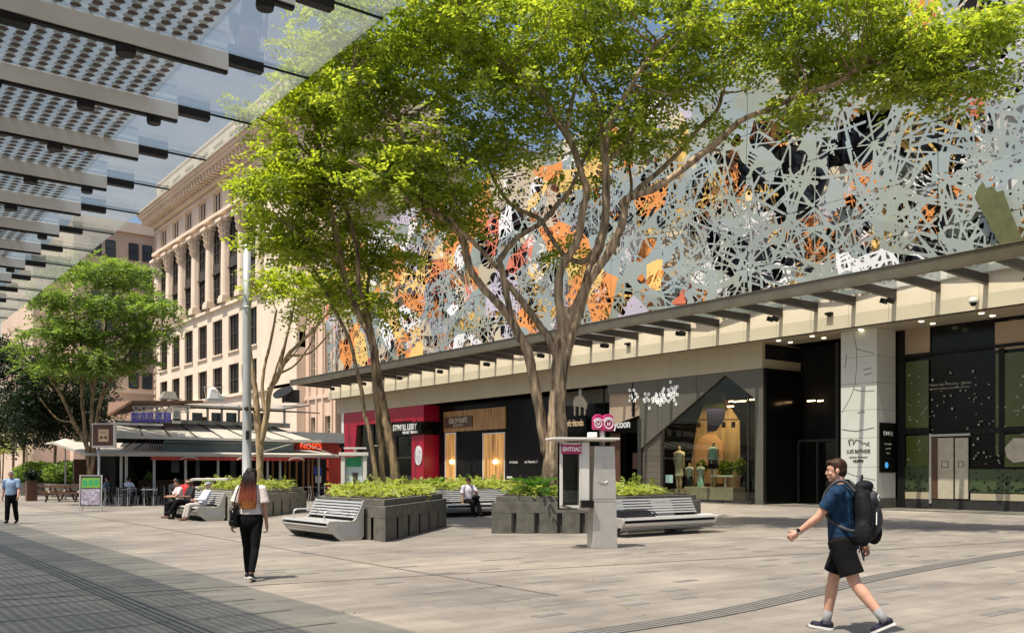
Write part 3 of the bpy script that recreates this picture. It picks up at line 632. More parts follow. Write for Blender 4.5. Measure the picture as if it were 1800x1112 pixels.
# ---- clothing shop: grey fascia cut on the diagonal, glass corner, lit interior
CX = 35.55
s = shop('clothing_shop', 'clothing shop with a grey diagonal fascia and mannequins in its lit window', 31, CX)
T = 6.44
pts = [(37.7, T), (27.04, T), yz(CX,1315,694), yz(CX,1292,672), yz(CX,1274,658), yz(CX,1124,790)]
pts = [(37.7,T),(27.04,T),(27.04,0.0),(yz(CX,1327,880)[0],0.0),yz(CX,1327,700),yz(CX,1292,672),yz(CX,1274,659),yz(CX,1124,790),(yz(CX,1124,790)[0],yz(CX,1124,690)[1]),(37.7,yz(CX,1085,690)[1])]
mb = MB(); mb.plate(CX, pts, .10); mb.build('fascia', 'shop_grey', s)
jt = MB()
for px in (1156, 1224): 
    a = yz(CX,px,665); jt.b2((CX-.004,a[0]-.012,yz(CX,px,760 if px==1156 else 705)[1]),(CX-.0005,a[0]+.012,T-.01))
jt.build('panel_joint', 'dark_grey', s)
ya, yb = yz(CX,1163,800)[0], yz(CX,1327,800)[0]
mb = MB(); mb.b2((CX+.11, yb, .18), (CX+.13, ya, T-.02)); mb.build('window_pane', 'shop_glass', s)
mb = MB(); mb.b2((CX+.02,yb,0),(CX+.16,ya,.16)); yy = yz(CX,1313,800)[0]; mb.b2((CX+.08,yy-.03,.16),(CX+.16,yy+.03,5.6)); mb.b2((CX+.05,ya-.02,0),(CX+.2,ya+.14,4.4)); mb.build('window_frame', 'dark_grey', s)
brk = bpy.data.materials.new('brick_grey'); brk.use_nodes = True; n = brk.node_tree.nodes; L = brk.node_tree.links
bt = n.new('ShaderNodeTexBrick'); tc = n.new('ShaderNodeTexCoord'); mp = n.new('ShaderNodeMapping'); mp.inputs['Rotation'].default_value = (R(90), 0, R(90)); L.new(tc.outputs['Object'], mp.inputs[0]); L.new(mp.outputs[0], bt.inputs['Vector'])
bt.inputs['Scale'].default_value = 1; bt.inputs['Brick Width'].default_value = .3; bt.inputs['Row Height'].default_value = .1; bt.inputs['Mortar Size'].default_value = .012
bt.inputs['Color1'].default_value = (.15,.125,.095,1); bt.inputs['Color2'].default_value = (.10,.085,.065,1); bt.inputs['Mortar'].default_value = (.05,.045,.04,1); L.new(bt.outputs[0], n['Principled BSDF'].inputs[0]); MATS['brick_grey'] = brk
mb = MB(); mb.b2((CX+.12,ya+.13,0),(CX+.3,yz(CX,1126,800)[0]-.02,4.6)); mb.build('brick_pier', 'brick_grey', s)
mb = MB(); mb.b2((CX-.02,yz(CX,1127,800)[0],0),(CX+.2,yz(CX,1121,800)[0],4.4)); mb.build('post', 'dark_grey', s)
# left bay beyond the fascia edge: brown glass, its tan reflection painted in as a solid plate
mb = MB(); mb.plate(CX+.15, [(37.7,T),(yz(CX,1124,700)[0],T),(yz(CX,1124,700)[0],yz(CX,1124,728)[1]),(37.7,yz(CX,1070,748)[1])], .05); mb.build('upper_pane', 'sandstone_dark', s)
mb = MB(); mb.b2((CX-.01,yz(CX,1112,700)[0]-.05,yz(CX,1112,732)[1]),(CX+.1,yz(CX,1112,700)[0]+.05,T)); mb.build('post', 'black_metal', s)
# interior
XI = 39.3
mb = MB(); mb.b2((CX+.2,27.15,.0),(XI,37.6,.02)); mb.build('shop_floor', 'timber_dark', s)
mat('shop_wall_warm', (.40,.28,.15), .7, 0, .35, 1.5, stretch=(2,2,.15))
mb = MB(); mb.b2((XI,27.1,0),(XI+.1,37.7,6.44)); mb.build('back_wall', 'interior_dark', s)
def inner(px0, px1, py0, py1, X): a, b = PX(px0,py0,X), PX(px1,py1,X); return a, b
wl = MB(); X1 = 38.9
wl.plate(X1, [yz(X1,1206,872), yz(X1,1225,745), yz(X1,1245,690), yz(X1,1268,690), yz(X1,1290,725), yz(X1,1300,740), yz(X1,1302,872)], .08); wl.build('display_wall', 'shop_wall_warm', s)
ar = MB(); c = PX(1246,800,X1-.1); r_ = .98
ar.plate(X1-.12, [(c.y + r_*math.cos(math.pi*k/20), c.z + .2 + r_*math.sin(math.pi*k/20)) for k in range(21)] + [(c.y-r_, .9), (c.y+r_, .9)], .1)
mat('arch_pink', (.68,.40,.22), .6, 0, .08, 1); ar.build('display_arch', 'arch_pink', s)
nb = MB(); X2 = 37.4; nb.plate(X2, [yz(X2,1242,718), yz(X2,1275,717), yz(X2,1272,738), yz(X2,1258,757), yz(X2,1243,759)], .04)
mat('navy', (.008,.008,.055), .6, 0, .2, 2); nb.build('hanging_banner', 'navy', s)
mb = MB(); mb.plate(38.6, [yz(38.6,1240,688),yz(38.6,1262,688),yz(38.6,1275,716),yz(38.6,1238,716)], .04); mb.build('ceiling_panel', 'green_glass', s)
mb = MB(); p, q_ = PX(1190,737,37.8), PX(1300,737,37.8); mb.beam(p, q_, .06, .06)
for px in (1228,1272,1289): a = PX(px,746,37.75); mb.box(a, (.12,.16,.3))
mb.build('light_track', 'black_metal', s)
pt = MB(); a, b = inner(1216,1302,852,872,37.2); pt.b2((36.6,b.y,.05),(37.6,a.y,.75)); a, b = inner(1186,1212,852,868,36.9); pt.b2((36.4,b.y,.05),(37.1,a.y,.62)); pt.build('display_plinth', 'card', s)
pt = MB(); a, b = inner(1258,1298,836,838,37.0); pt.b2((36.6,b.y,a.z-.04),(37.3,a.y,a.z+.04)); pt.beam((36.9,(a.y+b.y)/2,.75),(36.9,(a.y+b.y)/2,a.z),.1,.1); pt.build('display_table', 'white_paint', s)
pk = MB(); a, b = inner(1171,1183,834,848,36.2); pk.b2((36.15,b.y,b.z),(36.19,a.y,a.z)); emis('pale_screen', (.45,.6,.62), .5); pk.build('small_screen', 'pale_screen', s)
for k, (px, py, h) in enumerate(((1285,705,.35),(1284,714,.5),(1300,705,1.0),(1320,702,.5))):
    p = PX(px, py, 38.4); t = MB(); t.tube([(38.4,p.y-h*.4,p.z),(38.4,p.y+h*.4,p.z)], .035, 8); tag(t.build('tube_light', 'warm_tube'), 'warm tube light glowing under the clothing shop ceiling', 'light', 'tube lights inside the clothing shop')
for nm, loc, e, sz in (('display_spotlight', (37.2, PX(1250,740,37.2).y, 5.6), 190, .5), ('display_spotlight', (36.9, PX(1200,740,36.9).y, 5.6), 60, .4)):
    li = bpy.data.lights.new(nm, 'AREA'); li.energy = e*.8; li.size = sz; li.color = (1,.72,.40); lo = bpy.data.objects.new(nm, li); col.objects.link(lo); lo.location = loc; lo.rotation_euler = (0, R(12), 0)
# dotted white emblem
em = MB(); random.seed(11)
for k in range(70):
    px = random.gauss(1152, 15) if k < 46 else random.gauss(1180, 7); py = (random.gauss(699, 8) if k < 46 else random.gauss(690, 7)) - (px-1160)*.12
    if px < 1131 or px > 1196: continue
    p = PX(px, py, CX-.03); r0, r1 = .085, .045; n_ = 10; vs = []
    for j in range(n_):
        a = 6.283*j/n_; vs += [(CX-.03, p.y+r0*math.cos(a), p.z+r0*math.sin(a)), (CX-.03, p.y+r1*math.cos(a), p.z+r1*math.sin(a)), (CX-.01-k*.0003, p.y+r0*math.cos(a), p.z+r0*math.sin(a))]
    vs = [(x - k*.0004, y_, z_) for x, y_, z_ in vs]
    em.add(vs, [(3*j, 3*j+1, 3*((j+1)%n_)+1, 3*((j+1)%n_)) for j in range(n_)] + [(3*j, 3*((j+1)%n_), 3*((j+1)%n_)+2, 3*j+2) for j in range(n_)])
for k in range(16):
    px = random.uniform(1106,1122); p = PX(px, random.uniform(684,705), CX-.03); em.box((CX-.03-k*.001,p.y,p.z),(.02,.05,.16),0,random.choice((0,1.57,.6)))
em.build('ring_emblem', 'white_glow', s)

# ---- mannequins in the window
def mannequin(name, label, px, X, zfoot, h, top, bottom, legs=True, hem=.48):
    p = PX(px, 800, X); t = thing(name, label, 'mannequin', (X, p.y, zfoot), R(90), None, h/1.6)
    b = MB()
    if legs:
        for sgn in (-1,1): b.tube(catmull([(sgn*.085,0,.78),(sgn*.08,.01,.45),(sgn*.075,0,.25),(sgn*.075,0,.07),(sgn*.075,-.05,.03),(sgn*.075,-.13,.02)],3), [.085,.08,.075,.07,.055,.05,.055,.052,.045,.04,.035,.033,.033,.03,.03,.02][:16], 10)
    b.tube(catmull([(0,0,1.28),(0,0,1.38),(0,.0,1.5),(0,0,1.56)],3), [.11,.075,.06,.052,.05,.05,.05,.05,.045,.03], 12)
    for sgn in (-1,1): b.tube(catmull([(sgn*.17,0,1.33),(sgn*.21,.02,1.1),(sgn*.21,-.02,.9),(sgn*.2,-.04,.76)],3), [.05,.048,.045,.042,.038,.034,.03,.028,.03,.02], 8)
    b.build('body', 'mannequin_skin', t, True, True)
    b = MB(); prof = [(.02,1.40),(.13,1.38),(.185,1.31),(.165,1.15),(.14,1.02),(.16,.9),(.185,hem if bottom is None else .82)]
    vs = [(r*math.cos(a), r*.62*math.sin(a), z) for r, z in prof for a in [6.283*k/16 for k in range(16)]]; fs = [(i*16+k,i*16+(k+1)%16,(i+1)*16+(k+1)%16,(i+1)*16+k) for i in range(len(prof)-1) for k in range(16)]
    b.add(vs, fs[::1])
    if top != 'screen_teal':
        for sgn in (-1,1): b.tube([(sgn*.15,0,1.33),(sgn*.20,.01,1.17)], [.075,.07], 10)
    b.build('top', top, t, True, True)
    if bottom:
        b = MB()
        if legs:
            for sgn in (-1,1): b.tube([(sgn*.07,0,.95),(sgn*.09,0,.8),(sgn*.095,0,.64)], [.12,.12,.115], 12)
            b.build('shorts', bottom, t, True, True)
        else:
            for sgn in (-1,1): b.tube([(sgn*.07,0,.9),(sgn*.085,0,.45),(sgn*.08,0,.0)], [.12,.1,.08], 10)
            b.build('trousers', bottom, t, True, True)
    return t
mat('mannequin_skin', (.55,.42,.27), .5, 0, .05, 2); mat('screen_teal', (.28,.50,.45), .7, 0, .1, 4); mat('cloth_ivory', (.68,.66,.50), .8, 0, .08, 6); mat('cloth_pale', (.50,.60,.58), .8, 0, .08, 6); mat('cloth_black', (.02,.02,.024), .8, 0, .2, 6)
mannequin('mannequin', 'headless mannequin in a short ivory dress on the left of the shop window', 1194, 36.7, .62, 2.35, 'cloth_ivory', None)
mannequin('mannequin', 'headless mannequin in a teal singlet and black shorts in front of the arch', 1254, 36.9, .75, 2.4, 'screen_teal', 'cloth_black')
mannequin('mannequin', 'low half mannequin in a pale blue shirt beside the ivory dress', 1212, 36.9, .3, 1.75, 'cloth_pale', 'cloth_black', False)
mannequin('mannequin', 'low half mannequin in a pale shirt and teal trousers below the arch', 1232, 37.1, .3, 1.75, 'cloth_pale', 'screen_teal', False)
# potted greenery behind the window
def leafclump(name, m, c, r, n, size, parent=None, seed=1):
    rg = np.random.default_rng(seed); P = rg.normal(size=(n,3)); P /= np.linalg.norm(P,axis=1)[:,None]; P = np.array(c) + P*np.array(r)*(rg.random((n,1))**.4)
    d1 = rg.normal(size=(n,3)); d1 /= np.linalg.norm(d1,axis=1)[:,None]; d2 = np.cross(d1, rg.normal(size=(n,3))); d2 /= np.linalg.norm(d2,axis=1)[:,None]; sz = size*rg.uniform(.6,1.3,(n,1))
    V = np.stack([P-d1*sz, P+d2*sz*.42, P+d1*sz, P-d2*sz*.42],1).reshape(-1,3); return np_mesh(name, V, np.arange(4*n).reshape(-1,4), m, parent)
for (px0,px1,py) in ((1226,1240,822),(1262,1290,822),(1292,1312,820)):
    a, b = PX(px0,py,37.5), PX(px1,py,37.5); tag(leafclump('potted_greenery', 'leaf_mid', (37.5,(a.y+b.y)/2,a.z), (.3,abs(a.y-b.y)/2,.45), 260, .14, None, px0), {1226:'small bunch of greenery beside the teal trousers in the shop window',1262:'bushy greenery on the white display table in the shop window',1292:'bunch of greenery behind the right pane of the clothing shop'}[px0], 'plant')

# ---- recessed black shops (plane X = 36.9)
BX = 36.9
Yr = yz(BX,772,800)[0]; Ym = yz(BX,888,800)[0]
s = shop('black_shop', 'black glossy shopfront with hanging gold signs behind the phone booth', 42, BX)
mb = MB(); mb.b2((BX,37.8,0),(BX+.15,Ym,6.44)); mb.build('wall', 'black_gloss', s)
mb = MB(); mb.b2((BX-.06,37.75,5.6),(BX-.005,yz(BX,985,700)[0],6.44)); mb.build('clerestory_pane', 'shop_grey', s)
mb = MB()
for px in (948,994,1063): a = yz(BX,px,700)[0]; mb.b2((BX-.09,a-.05,4.6),(BX-.062,a+.05,6.44))
mb.build('mullion', 'black_metal', s)
text('lettering', 'HTOELRE', 'white_paint', s, (BX-.01, yz(BX,903,813)[0], yz(BX,903,812)[1]), .22)
text('lettering', 'se Nuertis D', 'white_paint', s, (BX-.01, yz(BX,934,811)[0], yz(BX,934,811)[1]), .26)
mb = MB(); a = yz(BX,896,838); mb.b2((BX-.02,a[0]-.3,a[1]-.08),(BX-.005,a[0]+.3,a[1]+.06)); mb.build('pale_label', 'white_paint', s)
mb = MB(); a = yz(BX,1120,760); mb.b2((BX-.3,37.78,0),(BX-.26,38.6,5.2)); mb.build('side_panel', 'timber_dark', s)
emis('dim_red', (.4,.05,.03), .35)
mb = MB(); a = yz(BX,1118,808); mb.b2((BX-.02,a[0]-.3,a[1]-.5),(BX-.006,a[0]+.25,a[1]+.4)); mb.build('red_reflection_panel', 'timber_dark', s)
# hanging gold sign with a piano-like emblem
sg = thing('hanging_sign', 'hanging black sign with a gold piano emblem beside the big tree trunk', 'sign', (36.0, yz(36.0,1010,700)[0], 5.6))
def hy(px, py): p = PY(px, py, sg.location.y); return p
mb = MB(); p = PX(1010,742,36.0); mb.b2((35.97,p.y-1.05,p.z-.62),(36.07,p.y+1.05,p.z+.38)); mb.build('board', 'black_gloss', sg)
text('lettering', 'Gpft·fitnda', 'sign_tan', sg, (35.965, p.y+.1, p.z-.05), .56, bold=.012, sx=.8)
mb = MB(); e = PX(1019,712,35.96)
mb.plate(35.98, [(e.y+.62,e.z+.2),(e.y+.45,e.z+.56),(e.y-.2,e.z+.56),(e.y-.62,e.z+.1),(e.y-.55,e.z-.25),(e.y-.2,e.z-.1),(e.y+.62,e.z-.02)], .08)
for dy in (.5,.05,-.4): mb.b2((35.99,e.y+dy-.06,e.z-.6),(36.05,e.y+dy+.06,e.z-.06))
mb.build('piano_emblem', 'card', sg)
mb = MB(); mb.b2((35.98,e.y-.12,e.z+.56),(36.06,e.y+.12,6.44)); mb.build('hanger', 'steel_soft', sg)
s2_ = thing('fascia_sign', 'white letters on a black fascia behind the pink phone sign', 'sign', (36.2, yz(36.2,1085,745)[0], 4.4))
p = PX(1080,746,36.2); mb = MB(); mb.b2((36.2,p.y-1.8,p.z-.5),(36.3,p.y+1.6,p.z+.35)); mb.build('board', 'black_gloss', s2_)
text('lettering', 'MWiycoon', 'white_glow', s2_, (36.18, p.y-.1, p.z), .62, bold=.02, sx=.85)
gt = mat('glow_timber', (.20,.085,.025), .35, 0, .5, 2, c2=(.5,.26,.08), stretch=(7,7,.2)); gb = gt.node_tree.nodes['Principled BSDF']; gl_ = [l.from_socket for l in gt.node_tree.links if l.to_socket == gb.inputs['Base Color']][0]; gt.node_tree.links.new(gl_, gb.inputs['Emission Color']); gb.inputs['Emission Strength'].default_value = .45
# ---- wood shop
s = shop('timber_shop', 'black shopfront with a timber sign band and two framed glowing windows', 52, BX)
mb = MB(); mb.b2((BX,Ym,0),(BX+.15,Yr,6.44)); mb.build('wall', 'black_gloss', s)
def xrect(m, X, px0, px1, py0, py1, t=.06, pyc=None):
    ya, yb = PX(px0,800,X).y, PX(px1,800,X).y; pm = (px0+px1)/2; m.b2((X, yb, PX(pm,py1,X).z), (X+t, ya, PX(pm,py0,X).z))
mb = MB(); xrect(mb, BX-.1, 780, 888, 719, 756, .09)
mb.build('timber_band', 'timber', s)
mb = MB(); xrect(mb, BX-.16, 781, 830, 732, 751, .05); mb.build('sign_board', 'timber_dark', s)
p = PX(805,739,BX-.17); text('lettering', 'EBOMAIFE', 'card', s, (BX-.165,p.y,p.z), .52, bold=.012); p = PX(805,747,BX-.17); text('lettering', 'BJNSVODEE', 'card', s, (BX-.165,p.y,p.z), .24)
for px0, px1 in ((782,801),(848,887)):
    d = 1.2
    f = MB(); xrect(f, BX-.06, px0, px1, 760, 880, .05); f = f.build('window_frame', 'white_paint', s)
    q_ = MB(); xrect(q_, BX-.09, px0+1.5, px1-1.5, 762, 880, .025); q_.build('window_pane', 'glow_timber', f)
    lp = MB(); c = PX((px0+px1)/2 + 2, 811, BX-.2); lp.ell(c, (.12,.12,.14), 12); tag(lp.build('globe_lamp', 'warm_spot'), 'small glowing globe lamp in front of the %s timber window' % ('narrow' if px0 < 800 else 'wide'), 'lamp')
mb = MB(); xrect(mb, BX-.05, 803, 846, 764, 884, .04); mb.build('doorway', 'interior_dark', s)
# ---- crimson shop at the end (front plane CX)
s = shop('crimson_shop', 'crimson shopfront with a black sign band and a round white emblem', 63, CX)
ye, yp, yq = yz(CX,605,800)[0], yz(CX,724,800)[0], yz(CX,745,800)[0]
mb = MB(); mb.plate(CX-.02, [(ye,T),(yq,T),(yq,0),(yp,0),(yp,5.35),(ye-2.3,5.35),(ye-1.5,0),(ye,0)], .12); mb.b2((CX+.1,yq,0),(BX-.01,yq+.15,T)); mb.build('portal', 'crimson', s)
mb = MB(); mb.b2((BX+.6,yq+.2,0),(BX+.8,ye+.6,T)); mb.build('back_wall', 'interior_dark', s)
mb = MB(); mb.b2((CX+.3,yp+.02,.1),(CX+.32,ye-2.2,5.4)); mb.build('window_pane', 'shop_glass', s)
mb = MB(); yy = yz(CX,690,800)[0]; mb.b2((CX+.22,yy-.25,0),(CX+.34,yy+.25,5.35)); yy = yz(CX,645,800)[0]; mb.b2((CX+.22,yy-.7,0),(CX+.34,yy+.7,5.35)); mb.build('post', 'black_metal', s)
mb = MB(); mb.b2((CX+.22,yp+.02,4.4),(CX+.29,yz(CX,693,800)[0],5.3)); mb.build('upper_pane', 'sandstone_dark', s)
sb = MB(); a, b = PX(684,757,CX-.2), PX(745,757,CX-.2); sb.b2((CX-.2,yq+.02,a.z-.42),(CX-.06,a.y,a.z+.55)); sb.b2((CX-.06,yq-.06,a.z-.42),(BX-.02,yq-.01,a.z+.55)); sb.build('sign_band', 'black_gloss', s)
text('lettering', 'STPNVLL LEBSY', 'white_paint', s, (CX-.21,(a.y+b.y)/2+.2,a.z+.18), .62, bold=.012, sx=.82); text('lettering', 'BGS ART  BRIDING', 'white_paint', s, (CX-.21,(a.y+b.y)/2-.6,a.z-.22), .26, bold=.01)
mb = MB(); c = PX(735,800,CX-.08); n_ = 28; mb.plate(CX-.08, [(c.y+.52*math.cos(6.283*k/n_), c.z+.72*math.sin(6.283*k/n_)) for k in range(n_)], .05); mb.build('round_emblem', 'screen_white', s)
mb = MB(); random.seed(3)
for k in range(26):
    a = ru(0,6.28); r_ = math.sqrt(random.random())*.8; mb.tube([(CX-.085-k*.0006,c.y+.48*r_*math.cos(a),c.z+.66*r_*math.sin(a)+.07),(CX-.085-k*.0006,c.y+.48*r_*math.cos(a),c.z+.66*r_*math.sin(a)-.07)], .02, 5)
mb.build('emblem_pattern', 'screen_lilac', s)
mb = MB(); mb.b2((CX-.05,ye,0),(CX+.2,ye+.4,T)); mb.build('end_post', 'white_paint', s)
ck = MB(); ck.box((CX+.5,yz(CX,655,740)[0],3.6),(.5,2.0,.08)); ck.box((CX+.5,yz(CX,705,792)[0],2.6),(.4,3.4,.06)); ck.build('shelf', 'steel_soft', s)
# ------------------------------------------------------------ classical stone building beyond the shopping centre (front X = 35)
KX = 35.0
def kz(px, py): return PX(px, py, KX)
cb = thing('stone_office_building', 'pink-cream classical stone building with giant columns and a deep bracketed cornice', 'building', (KX, 105, 0))
BAY = 4.9; cy0 = 87.2                                         # first visible column line, then every 4.9 m away from us
cols = [cy0 + BAY*k for k in range(8)]
YA, YB = 78.0, cols[-1] + 1.0
# solid wall behind, with pilaster strips and window bays between them
w_ = MB(); w_.b2((KX+1.2, YA, 0), (KX+14, YB, 38)); w_.b2((KX+1.2,YA,0),(KX+2,YB,2))
w_ = MB()
w_.b2((KX+1.0, YA, 0), (KX+16, YB, 36.0))
w_.build('core', 'sandstone_dark', cb)
w_ = MB()
lv = [(0,9.6),(12.9,14.3),(18.1,19.6),(28.7,29.7),(32.3,33.4)]     # horizontal bands between the window rows
for z0, z1 in lv: w_.b2((KX, YA, z0), (KX+1.0, YB, z1))
for i, yc in enumerate(cols):
    hw = .95
    w_.b2((KX, yc-hw, 9.6), (KX+1.0, yc+hw, 12.9)); w_.b2((KX, yc-hw, 14.3), (KX+1.0, yc+hw, 18.1)); w_.b2((KX+.1, yc-.62, 19.6), (KX+1.0, yc+.62, 28.7)); w_.b2((KX, yc-1.15, 29.7), (KX+1.0, yc+1.15, 32.3))
w_.b2((KX-.006, YA, 9.6), (KX+1.0, cols[0]-.96, 28.7)); w_.b2((KX-.006, YA, 29.7), (KX+1.0, cols[0]-1.16, 32.3))
w_.b2((KX+.2, YA, 36.0), (KX+1, YB, 36.2))
w_.build('facade_wall', 'sandstone', cb)
st = MB()
for z, h, d in ((19.25,.3,.25),(28.7,.3,.25),(29.35,.35,.5),(32.35,.22,.2),(9.4,.3,.25)): st.b2((KX-d, YA, z), (KX-.003, YB, z+h))
st.build('string_course', 'sandstone', cb)
co = MB(); co.b2((KX-.5,YA-.3,33.0),(KX,YB+.3,33.4)); co.b2((KX-1.7,YA-.5,34.1),(KX,YB+1.2,34.45)); co.b2((KX-1.9,YA-.5,34.45),(KX,YB+1.4,34.75)); co.b2((KX-2.1,YA-.5,34.75),(KX,YB+1.6,35.0))
yy = YA
while yy < YB + 1: co.b2((KX-1.5, yy, 33.42), (KX-.02, yy+.38, 34.08)); yy += .98
co.build('cornice', 'sandstone', cb)
at = MB(); at.b2((KX+.1,YA,35.0),(KX+1.0,YB,35.9)); at.b2((KX+.1,YA,37.7),(KX+1.0,YB,38.5)); at.b2((KX,YA,38.5),(KX+1.1,YB,38.75))
for yc in cols: at.b2((KX+.1,yc-.9,35.9),(KX+1.0,yc+.9,37.7))
at.b2((KX+.1,YA,35.9),(KX+1,cols[0]-.91,37.7)); at.b2((KX+1.0,YA,36),(KX+16,YB,38.4)); at.build('attic', 'sandstone', cb)
def window(parent, X, ya, yb, za, zb, nx, nz, fm='frame_dark', gm='window_dark', fw=.09):
    g_ = MB(); g_.b2((X+.10,ya,za),(X+.14,yb,zb)); wo = g_.build('window', gm, parent); f_ = MB()
    for k in range(nx+1): y_ = ya + (yb-ya)*k/nx; f_.b2((X, y_-fw/2, za), (X+.09, y_+fw/2, zb))
    for k in range(nz+1): z_ = za + (zb-za)*k/nz; f_.b2((X+.01, ya, z_-fw/2), (X+.085, yb, z_+fw/2))
    f_.build('frame', fm, wo); return wo
for i in range(len(cols)-1):
    a, b = cols[i], cols[i+1]
    window(cb, KX+.28, a+.62, b-.62, 19.7, 28.7, 4, 9)
    window(cb, KX+.22, a+.95, b-.95, 14.3, 18.1, 3, 2); window(cb, KX+.22, a+.95, b-.95, 9.6, 12.9, 3, 2)
    window(cb, KX+.2, a+1.15, b-1.15, 29.7, 32.3, 3, 1, 'sandstone', 'window_dark', .22); window(cb, KX+.2, a+.9, b-.9, 35.95, 37.65, 3, 1, 'sandstone', 'window_dark', .2)
    sm = MB()
    for z_ in (9.45,14.12): sm.b2((KX-.16,a+.8,z_),(KX-.003,b-.8,z_+.16))
    sm.build('window_sill', 'sandstone', cb)
    q = MB(); q.b2((KX+.2,a+.62,23.4),(KX+.275,b-.62,24.5)); q.b2((KX+.05,a+.62,23.3),(KX+.19,b-.62,23.5)); q.build('spandrel', 'frame_dark', cb)
for yc in cols:                                               # giant square-shafted columns with leafy capitals
    c = MB(); cx_ = KX+.02; c.b2((cx_-.62,yc-.72,19.7),(cx_+.46,yc+.72,20.2)); c.b2((cx_-.55,yc-.64,20.2),(cx_+.46,yc+.64,20.45))
    c.lathe((cx_, yc, 0), [(.52,20.45),(.51,22),(.49,24),(.45,26.4)], 16); c = c.build('column', 'sandstone', cb)
    q = MB(); q.lathe((cx_, yc, 0), [(.50,26.4),(.53,26.5),(.46,26.6),(.55,27.2),(.66,27.9),(.8,28.35)], 12); q.b2((cx_-.85,yc-.9,28.35),(cx_+.46,yc+.9,28.69))
    for k in range(12):
        a = 6.283*k/12
        for z_, r_ in ((26.75,.58),(27.35,.66),(27.95,.76)): q.box((cx_+r_*math.cos(a+z_), yc+r_*math.sin(a+z_), z_), (.13,.2,.42), a+z_, 0, .35)
    q.build('capital', 'sandstone', c)
qn = MB()                                                     # rusticated end strip at the far end
for k in range(36): qn.b2((KX-.1,YB-.3,1+k*.95),(KX+.6,YB+.5,1.6+k*.95))
qn.build('quoin', 'sandstone_dark', cb)
# ---- neighbouring plainer stone building, its tall paned windows beside the canopy end
nb_ = thing('stone_wing', 'pink plain stone building with tall paned windows behind the canopy end', 'building', (35.6, 75, 0))
NX = 35.6; m_ = MB(); m_.b2((NX+.6,71.9,0),(NX+14,77.98,31)); m_.build('core', 'sandstone_dark', nb_)
m_ = MB(); ys = [71.9, 72.9, 74.3, 75.5, 76.9, 77.95]
for a, b in ((71.9,72.7),(74.0,75.6),(76.9,77.95)): m_.b2((NX,a,0),(NX+.6,b,31))
for z0, z1 in ((0,2.2),(6.4,9.3),(14.6,18.6),(24.6,31)):
    for a, b in ((72.7,74.0),(75.6,76.9)): m_.b2((NX+.05,a,z0),(NX+.6,b,z1))
m_.b2((NX-.2,71.9,27.3),(NX,77.95,28)); m_.b2((NX-.12,71.9,8.0),(NX,77.95,8.3)); m_.build('wall', 'sandstone_pink', nb_)
m_ = MB()
for y_ in (73.35-.9, 73.35+.9, 75.6-.1, 76.9+.2): m_.b2((NX-.14,y_-.12,0),(NX-.003,y_+.12,27.2))
m_.build('pilaster', 'sandstone_pink', nb_)
for a, b in ((72.7,74.0),(75.6,76.9)):
    for z0, z1 in ((2.2,6.4),(9.3,14.6),(18.6,24.6)): window(nb_, NX+.3, a, b, z0, z1, 3, 7, 'card', 'window_dark', .06)
# wall between the wing's plane and the columned building, above the end pavilion
pv = MB(); pv.b2((KX-.25,78.0,0),(KX-.008,84.8,28.6)); pv.build('end_pavilion', 'sandstone', cb)
# ---- corner building closing the view behind the pale tree
ck_ = thing('corner_building', 'plain tan stone building with paired narrow windows behind the pale tree', 'building', (34, 140, 0))
CY = 131.0; m_ = MB(); m_.b2((27.0,CY+.5,0),(52,160,35.0)); m_.b2((22.5,CY+2.5,0),(27.0,160,29.5)); m_.build('core', 'sandstone_pink', ck_)
for a_, b_ in (((26.8,CY+.1,34.2),(52.2,CY+.5,35.6)), ((26.8,CY+.2,12.2),(52.2,CY+.5,12.6)), ((26.6,CY-.5,8.0),(52.2,CY+.5,8.6)), ((26.6,CY-.3,6.6),(52.2,CY+.5,7.0))): m_ = MB(); m_.b2(a_, b_); m_.build('ledge', 'sandstone', ck_); m_ = MB(); m_.b2((22.3,CY+2.0,28.8),(27,CY+2.5,30.0)); m_.build('ledge', 'sandstone', ck_)
def windowY(parent, Y, xa, xb, za, zb, nz=2):
    g_ = MB(); g_.b2((xa,Y+.02,za),(xb,Y+.06,zb)); wo = g_.build('window', 'window_blue', parent); f_ = MB()
    for x_ in (xa, xb): f_.b2((x_-.06,Y-.04,za),(x_+.06,Y+.019,zb))
    for k in range(nz+1): z_ = za+(zb-za)*k/nz; f_.b2((xa+.06,Y-.03,z_-.05),(xb-.06,Y+.018,z_+.05))
    f_.build('frame', 'frame_dark', wo)
for xa in (29.2, 31.0, 34.0, 35.8, 38.5):
    for za in (5.0-1.7+.1, 12.9, 16.4, 20.0, 23.5, 27.0, 30.6): windowY(ck_, CY+.42, xa, xa+1.2, za, za+2.2)
# ---- far end of the street: low pale buildings and a wall of foliage
fb = thing('far_building', 'pale low building far down the street behind the dark trees', 'building', (17, 190, 0))
m_ = MB(); m_.b2((10,190,0),(28,205,6.5)); m_.build('wall', 'sandstone', fb); m_ = MB()
for k in range(9): m_.b2((10.8+k*1.9,189.9,.3),(12.0+k*1.9,189.99,3.4))
m_.build('opening', 'interior_dark', fb); m_ = MB(); m_.b2((9.6,189.4,6.5),(28.4,205,7.0)); m_.build('roof', 'concrete_pale', fb)
fb = thing('far_building', 'grey tall office block at the far end of the street behind the glass canopy', 'building', (0, 230, 0))
m_ = MB(); m_.b2((-22,235,0),(20,260,75)); m_.build('wall', 'concrete_pale', fb); m_ = MB()
for k in range(22):
    for j in range(20): m_.b2((-21+k*1.9,234.9,4+j*3.5),(-19.7+k*1.9,234.99,6.2+j*3.5))
m_.build('window', 'window_blue', fb)

